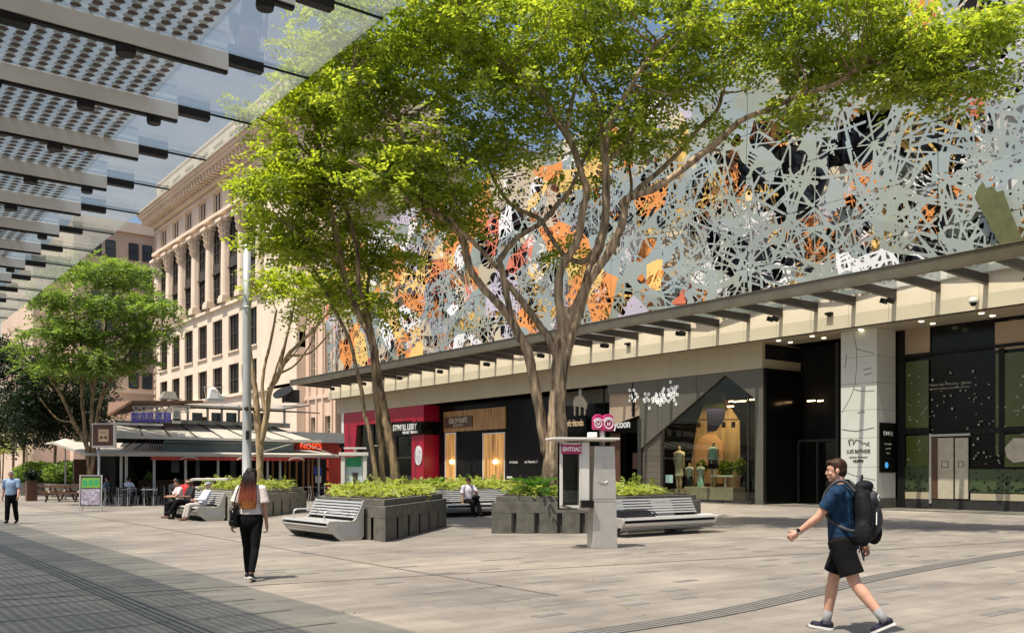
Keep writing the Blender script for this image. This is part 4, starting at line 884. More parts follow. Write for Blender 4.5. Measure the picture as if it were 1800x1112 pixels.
# ------------------------------------------------------------ glass canopy overhead on our side
gc = thing('glass_canopy', 'overhead glass canopy printed with dots and carried on grey fins', 'canopy', (1.4, 20, 4.55))
def frit(name, dots):
    m = glass(name, (.66,.71,.72) if dots else (.84,.88,.88), 1.5, .015, .20 if dots else .12, (.50,.53,.53), boost=1.0); n = m.node_tree.nodes; L = m.node_tree.links
    if dots:
        tc = n.new('ShaderNodeTexCoord'); mp = n.new('ShaderNodeMapping'); mp.inputs['Scale'].default_value = (1/.105,)*3; L.new(tc.outputs['Object'], mp.inputs[0])
        vo = n.new('ShaderNodeTexVoronoi'); vo.voronoi_dimensions = '2D'; vo.inputs['Randomness'].default_value = 0.0; vo.inputs['Scale'].default_value = 1.0; L.new(mp.outputs[0], vo.inputs['Vector'])
        lt = n.new('ShaderNodeMath'); lt.operation = 'LESS_THAN'; lt.inputs[1].default_value = .31; L.new(vo.outputs['Distance'], lt.inputs[0])
        dd = n.new('ShaderNodeBsdfPrincipled'); dd.inputs['Base Color'].default_value = (.075,.05,.042,1); dd.inputs['Roughness'].default_value = .4
        out = n['Material Output']; cur = out.inputs[0].links[0].from_socket; mx = n.new('ShaderNodeMixShader'); L.new(lt.outputs[0], mx.inputs[0]); L.new(cur, mx.inputs[1]); L.new(dd.outputs[0], mx.inputs[2]); L.new(mx.outputs[0], out.inputs[0])
    return m
frit('frit_dots', True); frit('plain_canopy_glass', False)
mat('fin_grey', (0.68,0.67,0.64), .5, .1, .08, 2)
ky = 5.21 - 1.13*4
fins = [ky + 1.13*k for k in range(48)]
for k, fy in enumerate(fins[:-1]):
    d = MB(); d.b2((-2.5, fy+.02, 4.56), (2.1, fy+1.11, 4.585)); d.build('dotted_glass_pane', 'frit_dots', gc)
    d = MB(); d.b2((2.11, fy+.012, 4.56), (2.92, fy+1.118, 4.585)); d.build('glass_pane', 'plain_canopy_glass', gc)
for k, fy in enumerate(fins):
    f_ = MB(); f_.b2((-2.5, fy-.03, 4.435), (2.3, fy+.03, 4.555)); f_ = f_.build('fin', 'fin_grey', gc)
    e_ = MB(); e_.b2((2.3, fy-.03, 4.49), (2.56, fy+.04, 4.555)); e_.b2((-2.5,fy-.02,4.415),(2.3,fy+.02,4.433)); e_.b2((-2.5,fy-.05,4.375),(1.05,fy+.05,4.414)); e_.b2((2.56,fy-.004,4.54),(2.92,fy+.004,4.556)); e_.build('fin_edge', 'black_metal', f_)
    e_ = MB(); e_.lathe((1.62, fy, 4.365), [(.06,0),(.065,.02),(.065,.04)], 14); e_.build('round_fitting', 'black_metal', f_)
    if k % 2 == 0:
        e_ = MB(); e_.lathe((2.12, fy, 4.365), [(.05,0),(.055,.02),(.055,.04)], 12); e_.build('round_fitting', 'black_metal', f_)
# ------------------------------------------------------------ trees
def leaf_sprays(C, rad, flat, nspray, nl, ll, lw, rg, droop=.25):
    """C (n,3) clump centres, rad (n,) radius; returns quads of pinnate sprays"""
    n = len(C); k = n*nspray
    cc = np.repeat(C, nspray, 0); rr = np.repeat(rad, nspray)[:,None]
    d = rg.normal(size=(k,3)); d /= np.linalg.norm(d,axis=1)[:,None]; rad_ = rg.random((k,1))**.45
    off = d*rad_*rr*np.array([1,1,flat]); pos = cc + off
    ax = off*np.array([1,1,.2]) + rg.normal(size=(k,3))*np.array([.35,.35,.16])*rr; ax /= np.linalg.norm(ax,axis=1)[:,None]; ax[:,2] -= droop*rg.random(k); ax /= np.linalg.norm(ax,axis=1)[:,None]
    up = np.array([0,0,1.0]) + rg.normal(size=(k,3))*.45; sd = np.cross(ax, up); sd /= np.linalg.norm(sd,axis=1)[:,None]; nm = np.cross(sd, ax)
    L = ll*4.2*rg.uniform(.7,1.25,(k,1)); quads = []
    for j in range(nl):
        t = (j//2+.6)/(nl/2); s_ = 1 if j%2 else -1
        base = pos + ax*L*t - nm*0 - np.array([0,0,1])*(droop*.5*t*t)*L
        o = ax*.55 + sd*s_*.85 + rg.normal(size=(k,3))*.22; o /= np.linalg.norm(o,axis=1)[:,None]; l = ll*rg.uniform(.75,1.25,(k,1))*(1.1-.45*abs(t-.45))
        w_ = np.cross(o, nm); w_ /= np.linalg.norm(w_,axis=1)[:,None]; w_ = w_*lw + nm*rg.normal(size=(k,1))*lw*.35
        quads.append(np.stack([base, base+o*l*.5+w_, base+o*l, base+o*l*.5-w_],1))
    return np.concatenate(quads).reshape(-1,3)
def tree(name, label, base, D, branches, blobs, leaf, bark, seed, crad=.75, flat=.5, nspray=30, nl=10, ll=.11, lw=.026, group=None, twig=.03, droop=.25, tk=.74, thin=1.0):
    rg = np.random.default_rng(seed); random.seed(seed); t = thing(name, label, 'tree', base, 0, group); mb = MB(); pts = []
    for br in branches:
        P = [np.array([*PD(p[0], p[1], D + (p[3] if len(p) > 3 else 0)), p[2]/1600*D]) for p in br]; P = catmull(P, 5)
        for p_ in P: p_[3] *= tk
        for i in range(1, len(P)-1): P[i][:3] += rg.normal(size=3)*P[i][3]*.07; P[i][3] *= rg.uniform(.93,1.08)
        n_ = 16 if br[0][2] > 8 else 7; v0 = len(mb.v); mb.tube([p[:3] for p in P], [max(.012,p[3]) for p in P], n_); pts += [p for p in P[2:]]
        if n_ == 16:                                      # fluted, strand-like section
            ph = rg.uniform(0,6.28,3)
            for i in range(len(P)):
                for k in range(n_):
                    a = 6.283*k/n_; f_ = 1 + .10*math.sin(3*a+ph[0]+i*.10) + .07*math.sin(5*a+ph[1]-i*.13) + .03*math.sin(9*a+ph[2]); q_ = Vector(mb.v[v0+i*n_+k]); c_ = Vector(P[i][:3]); mb.v[v0+i*n_+k] = tuple(c_ + (q_-c_)*f_)
    A = np.array([p[:3] for p in pts]); AR = np.array([p[3] for p in pts]); Cs = []
    for (px, py, dd, rx, ry, rd, n) in blobs:
        c = np.array(PD(px, py, D+dd)); sx = rx/1600*D; sz = ry/1600*D
        for k in range(n):
            v = rg.normal(size=3); v /= np.linalg.norm(v); v *= rg.random()**(1/2.6)
            Cs.append(c + np.array([RT[0],RT[1],0])*v[0]*sx + np.array([FW[0],FW[1],0])*v[1]*rd + np.array([0,0,1])*v[2]*sz)
    C = np.array(Cs); C = C[rg.random(len(C)) < thin]
    for c in C:                                           # a twig from the nearest limb to every leaf clump
        dist = np.linalg.norm(A - c, axis=1) + np.maximum(0, A[:,2]-c[2])*1.5; i = int(np.argmin(dist)); p = A[i]; d_ = c - p; L_ = np.linalg.norm(d_)
        if L_ > 6.5: continue
        mid = p + d_*.5 + rg.normal(size=3)*L_*.09 + np.array([0,0,-.06])*L_; r0 = min(AR[i]*.6, twig*(.5+L_*.28))
        mb.tube(catmull([p, mid, c, c + d_/max(L_,.01)*crad*.5], 2), [r0, r0*.8, r0*.6, r0*.45, r0*.35, r0*.25, .006], 5, False)
    mb.build('trunk', bark, t, smooth=True)
    V = leaf_sprays(C, crad*rg.uniform(.65,1.25,len(C)), flat, nspray, nl, ll, lw, rg, droop)
    np_mesh('crown', V, np.arange(len(V)).reshape(-1,4), leaf, t); return t

big = [
 [(963,860,25),(972,790,22),(978,720,21),(983,650,21),(990,590,20),(1000,540,15)],
 [(985,860,16),(988,760,15),(984,690,15),(998,610,15),(1018,545,14),(1043,460,13),(1058,415,12),(1064,378,10),(1065,324,10),(1063,280,9.5),(1055,216,8,.3),(1044,169,7,.5),(1023,133,6,.6),(1012,95,4,.7),(1016,20,3,.8)],
 [(960,800,12),(948,720,12),(936,660,12),(927,617,11.5),(908,580,11),(883,542,10),(851,507,9.5),(826,470,9.5),(817,432,9.5),(801,403,9,-.3),(763,372,9,-.5),(741,347,8,-.6),(721,272,6.5,-.8),(692,213,5.5,-1),(647,174,4,-1.3),(620,120,3,-1.5)],
 [(801,403,6,-.3),(756,371,6.5,-.6),(697,342,6,-1),(670,315,5,-1.3),(613,282,3.5,-1.7)],
 [(908,580,9),(897,545,8),(886,495,8),(883,473,7.5),(880,455,7.5,.2),(902,425,7,.4),(917,412,7,.5),(952,391,7,.7),(980,359,6,.9),(998,340,5.5,1),(1018,300,4.5,1.2),(1040,250,3,1.4)],
 [(883,478,6.5),(870,466,6.5,-.2),(839,432,6,-.4),(807,403,5.5,-.6),(790,380,4,-.8)],
 [(985,640,12),(965,595,10,.2),(952,577,9,.3),(927,542,8.5,.3),(902,510,8,.2),(886,492,7)],
 [(992,600,12),(984,551,11),(982,500,11),(986,475,11),(999,452,10.5),(1018,415,10),(1024,369,9),(1031,340,9),(1024,310,8.5),(1012,273,8.5),(994,234,8.5),(973,205,8),(955,165,7.5,-.2),(919,140,7,-.4),(893,119,6,-.6),(855,90,4.5,-.8),(820,40,3,-1)],
 [(994,234,6),(1001,201,5.5),(1012,144,5,.1),(1013,104,4.5,.2),(1020,60,4,.3),(1030,20,3,.3),(1035,-40,2.5,.4)],
 [(1064,285,8),(1073,216,7,-.2),(1082,195,7,-.3),(1106,158,6.5,-.5),(1138,104,6,-.8),(1156,75,6,-1),(1185,54,5,-1.2),(1206,22,4,-1.4),(1225,-20,3,-1.6)],
 [(1064,290,7),(1106,240,6.5,.4),(1124,216,6,.6),(1152,190,5,.9),(1195,144,4,1.2),(1231,115,3.5,1.4),(1275,97,2.5,1.6)],
 [(1000,590,13),(1018,526,12),(1050,473,11,-.2),(1072,441,11,-.3),(1092,400,10,-.4),(1098,372,9,-.4),(1098,352,9.5,-.5),(1152,331,9,-.8),(1195,302,8.5,-1.1),(1231,273,8,-1.4),(1264,248,8,-1.6),(1303,212,7,-1.9),(1347,194,6.5,-2.1),(1404,168,6,-2.3),(1471,146,5,-2.5),(1512,119,4.5,-2.6),(1555,109,4,-2.7),(1600,95,3,-2.8),(1660,75,2.2,-3),(1720,40,1.6,-3.1)],
 [(1098,360,8,-.3),(1124,330,7.5,.2),(1160,300,7,.5),(1195,266,6.5,.8),(1231,223,6,1.1),(1260,194,5.5,1.3),(1275,144,5,1.4),(1284,118,4.5,1.5),(1314,61,4,1.7),(1347,21,3,1.8),(1380,-30,2,2)],
 [(1055,430,9,.5),(1025,460,8,.6),(990,447,7,1),(965,410,6.5,1.3),(949,385,6,1.5),(927,375,5.5,1.7),(895,356,5,2),(868,315,4,2.4),(850,270,3,2.8)],
 [(1100,370,5,1),(1110,330,4.5,1.6),(1106,280,4,2),(1120,230,3,2.4)],
]
blobs = [(720,220,-.8,85,130,2.2,40),(690,330,-.8,80,35,1.6,12),(800,330,-.4,60,40,1.5,9),(850,110,0,120,120,3,52),(860,260,.5,70,50,2,12),(990,55,0,130,90,3.2,44),(1070,190,1,95,75,2.2,18),(950,210,.6,60,70,2,9),
 (1000,300,1,60,30,1.5,4),(1180,80,-.6,110,85,3,38),(1150,240,.4,60,35,1.6,6),(1240,210,.5,45,25,1.2,4),(1330,40,-.6,105,65,3,30),(1440,110,-1.8,60,35,1.5,9),(1490,60,-2,100,65,2.4,28),(1620,85,-2.6,90,55,2.2,24),(1740,70,-2.8,65,55,1.8,14),(1700,150,-2.8,40,25,1,4),(1560,140,-2.6,35,22,.9,4),(1395,180,-2.2,30,18,.8,3),
 (930,-120,0,300,90,4.5,46),(1380,-100,-1.5,280,70,3.5,34),(700,60,-.5,110,60,2.4,26),(640,180,-1,45,60,1.4,10),(1100,20,1,120,60,3,20),(600,60,-1,50,50,1.5,8),(1000,430,1,18,22,.5,3),(810,400,-.2,22,40,.6,3)]
tree('shade_tree', 'big spreading shade tree with a pale fluted multi-stem trunk in the right planter', (16.2,19.4,.9), 25.2, big, blobs, 'leaf_lime', 'bark', 31, .58, .42, 24, 10, .155, .047, tk=.66, thin=.68)
mid = [
 [(700,866,13),(690,800,13),(678,740,13),(668,690,12.5),(660,640,12),(652,594,11),(632,552,10),(616,520,9),(600,465,8),(588,396,7.5),(576,342,7),(563,297,6.5),(560,238,6,-.2),(543,193,5,-.3),(524,164,4,-.4),(508,140,2.5,-.5)],
 [(674,860,8),(670,790,8.5),(664,720,8.5),(657,640,8.5),(655,594,8),(642,545,7.5),(630,495,7),(627,436,6.5),(610,371,6,.3),(598,337,5,.5),(600,287,4.5,.7),(612,235,3.5,.9),(616,190,2.5,1)],
 [(652,580,6,.4),(646,520,5.5,.8),(652,470,4.5,1.1),(667,421,3.5,1.4)],
 [(664,860,7,-.3),(656,800,7,-.3),(648,754,6.5,-.3),(640,724,6,-.3),(636,690,6,-.2),(625,640,5.5,0),(613,594,5.5,.2),(583,535,5,.4),(553,475,4,.6),(520,445,3,.8),(490,425,2,1)],
 [(600,465,4,-.3),(560,430,3,-.8),(520,410,2.2,-1.3)],[(563,297,4,-.2),(530,260,3,-.6),(470,215,2.2,-1),(430,200,1.5,-1.2)],
]
blobs2 = [(565,180,.2,60,60,1.5,18),(545,290,.2,80,70,1.8,30),(500,350,0,70,60,1.6,20),(475,400,0,35,35,1,8),(600,350,1.2,70,80,1.8,22),(615,440,.8,70,40,1.5,14),(545,450,.6,55,35,1.3,10),(672,440,1.4,42,35,1,8),(655,545,.8,32,35,.8,6),(590,520,1,40,40,1,6),(505,170,-.6,40,30,.8,5),(440,195,-1.2,35,22,.6,4),(640,250,1,60,70,1.6,14),(560,100,.4,70,40,1.5,9)]
tree('shade_tree', 'slender two-stemmed tree with yellow-green leaves in the front planter', (13.2,22.8,.9), 26.1, mid, blobs2, 'leaf_yellow', 'bark_dark', 32, .58, .42, 22, 10, .145, .044, tk=.60, thin=.68)
t3 = [
 [(458,862,8),(457,833,8),(455,764,8),(452,735,7.5),(448,679,6),(441,631,5),(437,590,4.5),(438,540,4),(446,480,3)],
 [(458,780,7),(468,732,6.5),(474,688,6),(490,657,5.5),(506,625,4.5),(530,600,3.5),(555,575,3),(580,545,2),(600,520,1.4)],[(468,735,5),(461,690,4),(464,650,3.5),(476,600,3),(486,545,2.2)],[(490,657,4),(500,610,3),(512,560,2.2),(520,520,1.6)],[(506,625,3),(545,620,2.2),(575,590,1.6),(592,570,1)],[(490,657,2.6),(520,640,2,.4),(548,600,1.6,.7),(560,560,1.1,.9)],[(474,688,3),(488,640,2.2,-.3),(505,590,1.7,-.5),(512,545,1.1,-.6)],[(530,600,1.8),(538,570,1.4,.3),(540,535,1,.4)],[(449,726,2.4,-.2),(430,690,1.8,-.3),(425,640,1.3,-.4)],[(500,640,2),(524,612,1.5,.5),(536,580,1.1,.7)]]
tree('street_tree', 'thin pale tree with bare forked limbs in the planter behind the lamp post', (13.2,33,.9), 34.2, t3, [(490,510,0,42,35,1.2,9),(550,495,.5,50,35,1.2,9),(540,555,.2,50,22,1,3),(600,520,.8,36,36,1.2,7),(460,480,0,25,25,.6,3)], 'leaf_yellow', 'bark_pale', 33, .6, .5, 14, 9, .16, .05, tk=.8)
t4 = [
 [(157,838,7),(153,786,6.5),(129,741,5.5),(109,697,4.5),(84,657,3.5),(64,618,2.5)],[(159,838,6),(148,746,5.5),(143,677,4.5),(143,620,3.5),(140,560,2.5)],[(161,838,6),(173,721,5.5),(190,672,5),(222,627,4),(250,590,3),(267,568,2.2)],
 [(160,800,5),(163,697,5),(173,647,4.2),(183,598,3.5),(188,548,2.6),(185,490,1.6)],[(163,697,3.5),(150,640,3),(120,590,2.2),(100,560,1.5)],[(190,672,3),(215,660,2.5),(240,650,1.8)],[(129,741,3),(100,735,2.4),(70,700,2)]]
tree('street_tree', 'pale feathery tree with fanned slim stems behind the sandwich board', (9.6,40.6,.3), 42, t4, [(185,478,0,70,30,2.2,20),(150,530,0,95,32,2.4,24),(235,540,0,55,28,1.8,14),(110,585,-.5,60,26,1.8,13),(190,590,.5,75,24,1.8,14),(255,590,0,35,22,1.2,7),(75,625,-.5,42,20,1.4,8),(150,640,-1,60,18,1.4,8),(235,640,.5,35,14,1,5)], 'leaf_mid', 'bark_dark', 34, .8, .22, 24, 12, .19, .045, None, .025, .3, .6, .8)
def darktree(px, D, top, wpx, label, leaf='leaf_dark_shaded', seed=1, low=790):
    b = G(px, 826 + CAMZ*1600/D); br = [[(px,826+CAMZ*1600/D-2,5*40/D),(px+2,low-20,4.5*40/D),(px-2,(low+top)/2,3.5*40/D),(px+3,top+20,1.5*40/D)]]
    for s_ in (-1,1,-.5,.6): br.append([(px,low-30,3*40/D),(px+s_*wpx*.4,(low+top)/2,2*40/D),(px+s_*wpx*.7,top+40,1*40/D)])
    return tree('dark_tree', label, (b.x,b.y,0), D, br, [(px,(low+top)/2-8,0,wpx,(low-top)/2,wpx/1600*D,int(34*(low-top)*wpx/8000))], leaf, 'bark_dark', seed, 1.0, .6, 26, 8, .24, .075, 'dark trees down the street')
darktree(95, 58, 620, 66, 'dense tree with shade-darkened leaf colour just left of the pale feathery tree', seed=41)
darktree(22, 72, 590, 60, 'tree with shade-darkened leaf colour at the left edge of the street', seed=42)
darktree(150, 78, 660, 60, 'tree with shade-darkened leaf colour standing behind the pale feathery tree', seed=43)
darktree(40, 62, 690, 45, 'low tree with shade-darkened foliage reaching down above the walking man', seed=44, low=806)
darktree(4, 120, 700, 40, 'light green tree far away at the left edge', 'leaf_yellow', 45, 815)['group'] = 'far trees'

# ------------------------------------------------------------ planters
def inset(poly, d):
    n = len(poly); out = []
    for i in range(n):
        a, b, c = (Vector((*poly[(i+k)%n],0)) for k in (-1,0,1)); e1 = (b-a).normalized(); e2 = (c-b).normalized(); n1 = Vector((-e1.y,e1.x,0)); n2 = Vector((-e2.y,e2.x,0))
        bis = (n1+n2); k = d/max(.2, (1+n1.dot(n2))); out.append(((b+bis*k).x, (b+bis*k).y))
    return out
def planter(label, poly, slots, m, cover, seed, hz=.80, covh=.35, ncov=120):
    """poly counter-clockwise; slots = per edge (count) of tall slot recesses in the face"""
    c = (sum(p[0] for p in poly)/len(poly), sum(p[1] for p in poly)/len(poly)); t = thing('planter', label, 'planter', (c[0],c[1],0))
    body = MB(); n = len(poly); ip = inset(poly, .09); zs = .52
    for i in range(n):
        a = Vector((*poly[i],0)); b = Vector((*poly[(i+1)%n],0)); ai = Vector((*ip[i],0)); bi = Vector((*ip[(i+1)%n],0)); k = slots[i]; L_ = (b-a).length
        us = [0.0]
        for j in range(k):
            u = .08 + .84*(j+.5)/k; us += [u-.065/L_, u+.065/L_]
        us.append(1.0)
        for j in range(0, len(us), 2):
            p0, p1 = a.lerp(b,us[j]), a.lerp(b,us[j+1]); q0, q1 = ai.lerp(bi,us[j]), ai.lerp(bi,us[j+1]); zt = zs
            vs = [(*p.xy, z) for z in (0, zt) for p in (p0,p1,q1,q0)]; body.add(vs, [(0,3,2,1),(0,1,5,4),(1,2,6,5),(2,3,7,6),(3,0,4,7)])
    body.prism(poly, zs, hz); o = body.build('body', m, t, bevel=.008)
    sl_ = MB(); sl_.prism(inset(poly,.092), 0.0, zs-.004); sl_.build('slot_recess', 'concrete_slot_shade', t)
    rim = MB(); rim.prism(inset(poly,.10), hz+.002, hz+.15); rim.build('rim', m, t, bevel=.01)
    so_ = MB(); so_.prism(inset(poly,.24), hz+.162, hz+.175); so_.build('soil', 'soil', t)
    # low leafy ground cover in tufts of arching leaves
    rg = np.random.default_rng(seed); ins = inset(poly,.52); P = []
    mnx, mxx = min(p[0] for p in ins), max(p[0] for p in ins); mny, mxy = min(p[1] for p in ins), max(p[1] for p in ins)
    def inside(x, y):
        return all((ins[(i+1)%n][0]-ins[i][0])*(y-ins[i][1])-(ins[(i+1)%n][1]-ins[i][1])*(x-ins[i][0]) > 0 for i in range(n))
    while len(P) < ncov:
        x, y = rg.uniform(mnx,mxx), rg.uniform(mny,mxy)
        if inside(x,y): P.append((x,y,hz+.12+rg.uniform(.0,.10)))
    P = np.array(P); V = leaf_sprays(P + np.array([0,0,covh*.2]), rg.uniform(.14,.40,len(P)), .55, 20, 10, .085, .036, rg, .35)
    q = np_mesh('ground_cover', V, np.arange(len(V)).reshape(-1,4), cover); tag(q, 'bright lime leafy ground cover filling the ' + label, 'ground cover', None, 'stuff'); return t
planter('dark grey angular concrete planter in front with slot recesses', [(10.2,18.1),(14.4,22.0),(14.8,25.6),(12.7,25.8),(10.2,21.8)], (5,0,0,0,5), 'concrete', 'leaf_cover', 51)
planter('dark grey planter with slots behind the phone booth and right bench', [(13.75,18.9),(16.5,16.75),(19.3,16.75),(20.3,19.5),(17.2,22.6)], (5,0,0,0,0), 'concrete', 'leaf_cover', 52)
planter('long low planter behind the seated man on the bench', [(15.6,27.1),(22.6,27.1),(22.6,31.5),(15.6,31.5)], (9,0,0,0), 'concrete_pale', 'leaf_cover', 53, .78, .4, 170)
planter('pale grey concrete planter under the lamp post and thin tree', [(10.5,28.5),(15.3,33.4),(15.0,37.0),(12.4,36.6),(10.5,32.3)], (7,0,0,0,4), 'concrete_pale', 'leaf_cover', 54)
def rosette(name, label, c, n, L, m, seed, lf=.5):
    rg = np.random.default_rng(seed); V = []
    for k in range(n):
        a = 6.283*k/n + rg.uniform(-.2,.2); el = rg.uniform(.35,1.25); d = np.array([math.cos(a),math.sin(a),0]); l = L*rg.uniform(.7,1.1); P = []
        for j in range(15):
            t = j/14; P.append(np.array(c) + d*l*t*math.cos(el)*1.15 + np.array([0,0,1])*(l*math.sin(el)*t - .48*l*t*t))
        sd = np.array([-d[1],d[0],0])
        for j in range(1,14):
            ax = P[j+1]-P[j]; w_ = lf*l*.42*math.sin(math.pi*min(1,(j+1)/15))**.7
            for s_ in (-1,1):
                o = sd*s_*w_ + ax*1.1 + np.array([0,0,.04*l]); tip = P[j]+o; mid = (P[j]+tip)/2; V += [P[j], mid+ax*.42, tip, mid-ax*.42]
    V = np.array(V); return tag(np_mesh(name, V, np.arange(len(V)).reshape(-1,4), m), label, 'plant')
rosette('fern_plant', 'dark green arching fern at the left foot of the big trunk', (15.25,18.85,1.02), 26, 1.05, 'leaf_fern', 1)
rosette('fern_plant', 'small fern beside the phone booth glass', (16.0,18.0,1.0), 12, .55, 'leaf_fern', 2)
p = PD(765,835,33.6); rosette('palm_plant', 'broad-leaved green plant in front of the crimson shop', (p.x,p.y,.95), 16, 1.0, 'leaf_fern', 3, .8)
p = PD(720,838,33); rosette('palm_plant', 'dark broad-leaved plant behind the slender tree trunk', (p.x,p.y,.95), 12, .8, 'leaf_fern', 4, .9)
p = PD(838,838,34.6); rosette('palm_plant', 'sparse leafy plant behind the seated man', (p.x,p.y,.95), 9, 1.0, 'leaf_fern', 5, .7)
p = PD(503,842,36.4); rosette('palm_plant', 'lime tufted plant on the right of the pale planter', (p.x,p.y,.95), 18, .6, 'leaf_cover', 6, .7)

# ------------------------------------------------------------ benches
def bench(label, loc, rz, L, arms=(), feet='panel'):
    t = thing('bench', label, 'bench', loc, rz, 'slatted steel benches built against the planters'); 
    seat = [(-.50,.40),(-.46,.445),(-.36,.45),(-.2,.435),(0,.43),(.16,.44)]; back = [(.20,.50),(.26,.60),(.31,.70),(.36,.80),(.40,.90)]; front = [(-.49,.35),(-.45,.285),(-.39,.22),(-.32,.155)]
    m = MB()
    def slats(m, curve_, n, w_, nrm):
        P = catmull([(0,a,b) for a, b in curve_], 8); P = [p[1:] for p in P]; ls = [0]
        for a, b in zip(P[:-1],P[1:]): ls.append(ls[-1]+float(np.linalg.norm(b-a)))
        for k in range(n):
            s_ = ls[-1]*(k+.5)/n; i = min(max(j for j in range(len(ls)) if ls[j] <= s_), len(P)-2); q = P[i]+(P[i+1]-P[i])*(s_-ls[i])/(ls[i+1]-ls[i]); d = P[i+1]-P[i]; a = math.atan2(d[1],d[0])
            m.box((0,q[0],q[1]), (L-.06, w_, .022), 0, a)
    slats(m, seat, 10, .050, 1); m.build('seat_slats', 'bench_steel', t, True, bevel=.004)
    m = MB(); slats(m, back, 6, .046, 1); m.build('backrest_slats', 'bench_steel', t, True, bevel=.004)
    m = MB(); m.add([(x_,a,b) for x_ in (-L/2+.04,L/2-.04) for a, b in ((-.41,.36),(-.40,.395),(.16,.395),(.27,.48),(.45,.86),(.47,.84),(.31,.46),(.2,.36),(-.24,.14),(-.26,.16))], [tuple(range(9,-1,-1)), tuple(range(10,20))]+[(i,(i+1)%10,10+(i+1)%10,10+i) for i in range(10)]); m.build('gap_shade_backing', 'black_metal', t, True)  # black backing added behind the slats; paints the shade in their gaps
    m = MB(); slats(m, front, 4, .040, 1); m.build('front_slats', 'bench_steel', t, True)
    prof_o = [(-.515,.40),(-.47,.46),(-.3,.465),(0,.445),(.14,.455),(.21,.51),(.30,.68),(.40,.92),(.45,.92),(.43,.70),(.42,.40),(.42,.10),(.36,.0),(-.16,.0),(-.26,.06),(-.42,.22),(-.5,.34)]
    def panel(m, x, wd, pr):
        n = len(pr); vs = [(x-wd/2,*p) for p in pr]+[(x+wd/2,*p) for p in pr]; m.add(vs, [tuple(range(n-1,-1,-1)), tuple(range(n,2*n))]+[(i,(i+1)%n,n+(i+1)%n,n+i) for i in range(n)])
    if feet == 'panel':
        for sx in (-1,1): q = MB(); panel(q, sx*L/2, .05, prof_o); q = q.build('end_panel', 'steel_soft', t, True, bevel=.012); r_ = MB(); panel(r_, sx*(L/2+.0275), .006, [(-.30,.33),(-.1,.36),(.2,.37),(.33,.4),(.34,.2),(.3,.12),(-.1,.11),(-.2,.16)]); r_.build('recess', 'lamp_grey', q, True)
        q = MB(); q.box((0,.22,.06), (L-.1,.28,.12)); q.build('plinth', 'dark_grey', t, True)
    else:
        pr = [(-.36,.30),(-.20,.40),(.2,.42),(.36,.85),(.40,.85),(.40,.0),(.05,.0),(-.05,.03)]
        for x, k in ((-L/2+.12,1),(L/2-.95,-1)):
            q = MB(); vs = []; wd = .10
            for y_, z_ in pr:
                e = (.42-z_)*.9 if z_ < .42 else 0
                vs.append((x - k*.0 - wd, y_, z_))
            n = len(pr); vs2 = [(x + wd + (k*.55 if pr[i][1] > .25 else 0), pr[i][0], pr[i][1]) for i in range(n)]; vs = [(x - wd + (k*.55 if (k<0 and pr[i][1] > .25) else 0)*1.0, pr[i][0], pr[i][1]) for i in range(n)]
            if k < 0: vs2 = [(x + wd, pr[i][0], pr[i][1]) for i in range(n)]
            q.add(vs+vs2, [tuple(range(n-1,-1,-1)), tuple(range(n,2*n))]+[(i,(i+1)%n,n+(i+1)%n,n+i) for i in range(n)]); q.build('foot', 'steel_soft', t, True, bevel=.01)
        q = MB(); panel(q, -L/2, .05, [p for p in prof_o if p[1] > .15] ); q.build('end_panel', 'steel_soft', t, True, bevel=.01)
        # boat-shaped overhanging end: slats close towards the tip
        q = MB()
        for k in range(9):
            z_ = .44 - k*.032; x1 = L/2 + .42 - k*.075; q.tube([(L/2-.05,-.49+k*.022,z_),(x1-.15,-.44+k*.02,z_),(x1,-.22+k*.015,z_),(x1-.06,.1,z_),(L/2-.05,.25,z_)], .017, 6)
        q.build('rounded_end', 'bench_steel', t, True, True)
        q = MB(); q.box((L/2+.1,-.08,.425),(.36,.6,.03)); q.box((.2,.1,.30),(L-1.6,.5,.06)); q.build('deck', 'bench_steel', t, True)
    for x in arms:
        q = MB(); q.tube(catmull([(x,-.36,.45),(x,-.38,.58),(x,-.32,.66),(x,-.1,.67),(x,.2,.66),(x,.30,.64)],4), .019, 8); q.build('armrest', 'bench_steel', t, True, True)
    return t
bench('two-seat slatted steel bench with curved armrests on the left of the front planter', (9.68,20.2,0), R(-90), 2.5, (-.85,.85))
bench('long slatted steel bench with a rounded overhanging end beside the phone booth', (17.0,16.15,0), 0, 3.4, (), 'feet')
bench('slatted steel bench with a man in a pale shirt sitting on it', (18.9,26.55,0), 0, 3.6, (-1.45,), 'panel')
bench('slatted steel bench on the left where men sit in a row', (10.0,30.5,0), R(-90), 3.2, (), 'panel')
bg = MB(); bg.add([(15.4,15.8,.47),(16.55,15.8,.47),(16.55,16.05,.47),(15.4,16.15,.47),(15.4,15.85,.64),(16.35,15.88,.64),(16.35,16.05,.64),(15.4,16.12,.64)], [(0,3,2,1),(4,5,6,7),(0,1,5,4),(1,2,6,5),(2,3,7,6),(3,0,4,7)])
bg.tube([(16.35,15.95,.62),(16.6,15.92,.58),(16.68,15.9,.50)], .02, 6); tag(bg.build('black_case', 'cloth_black', bevel=.03), 'long black soft case lying on the right bench', 'bag')

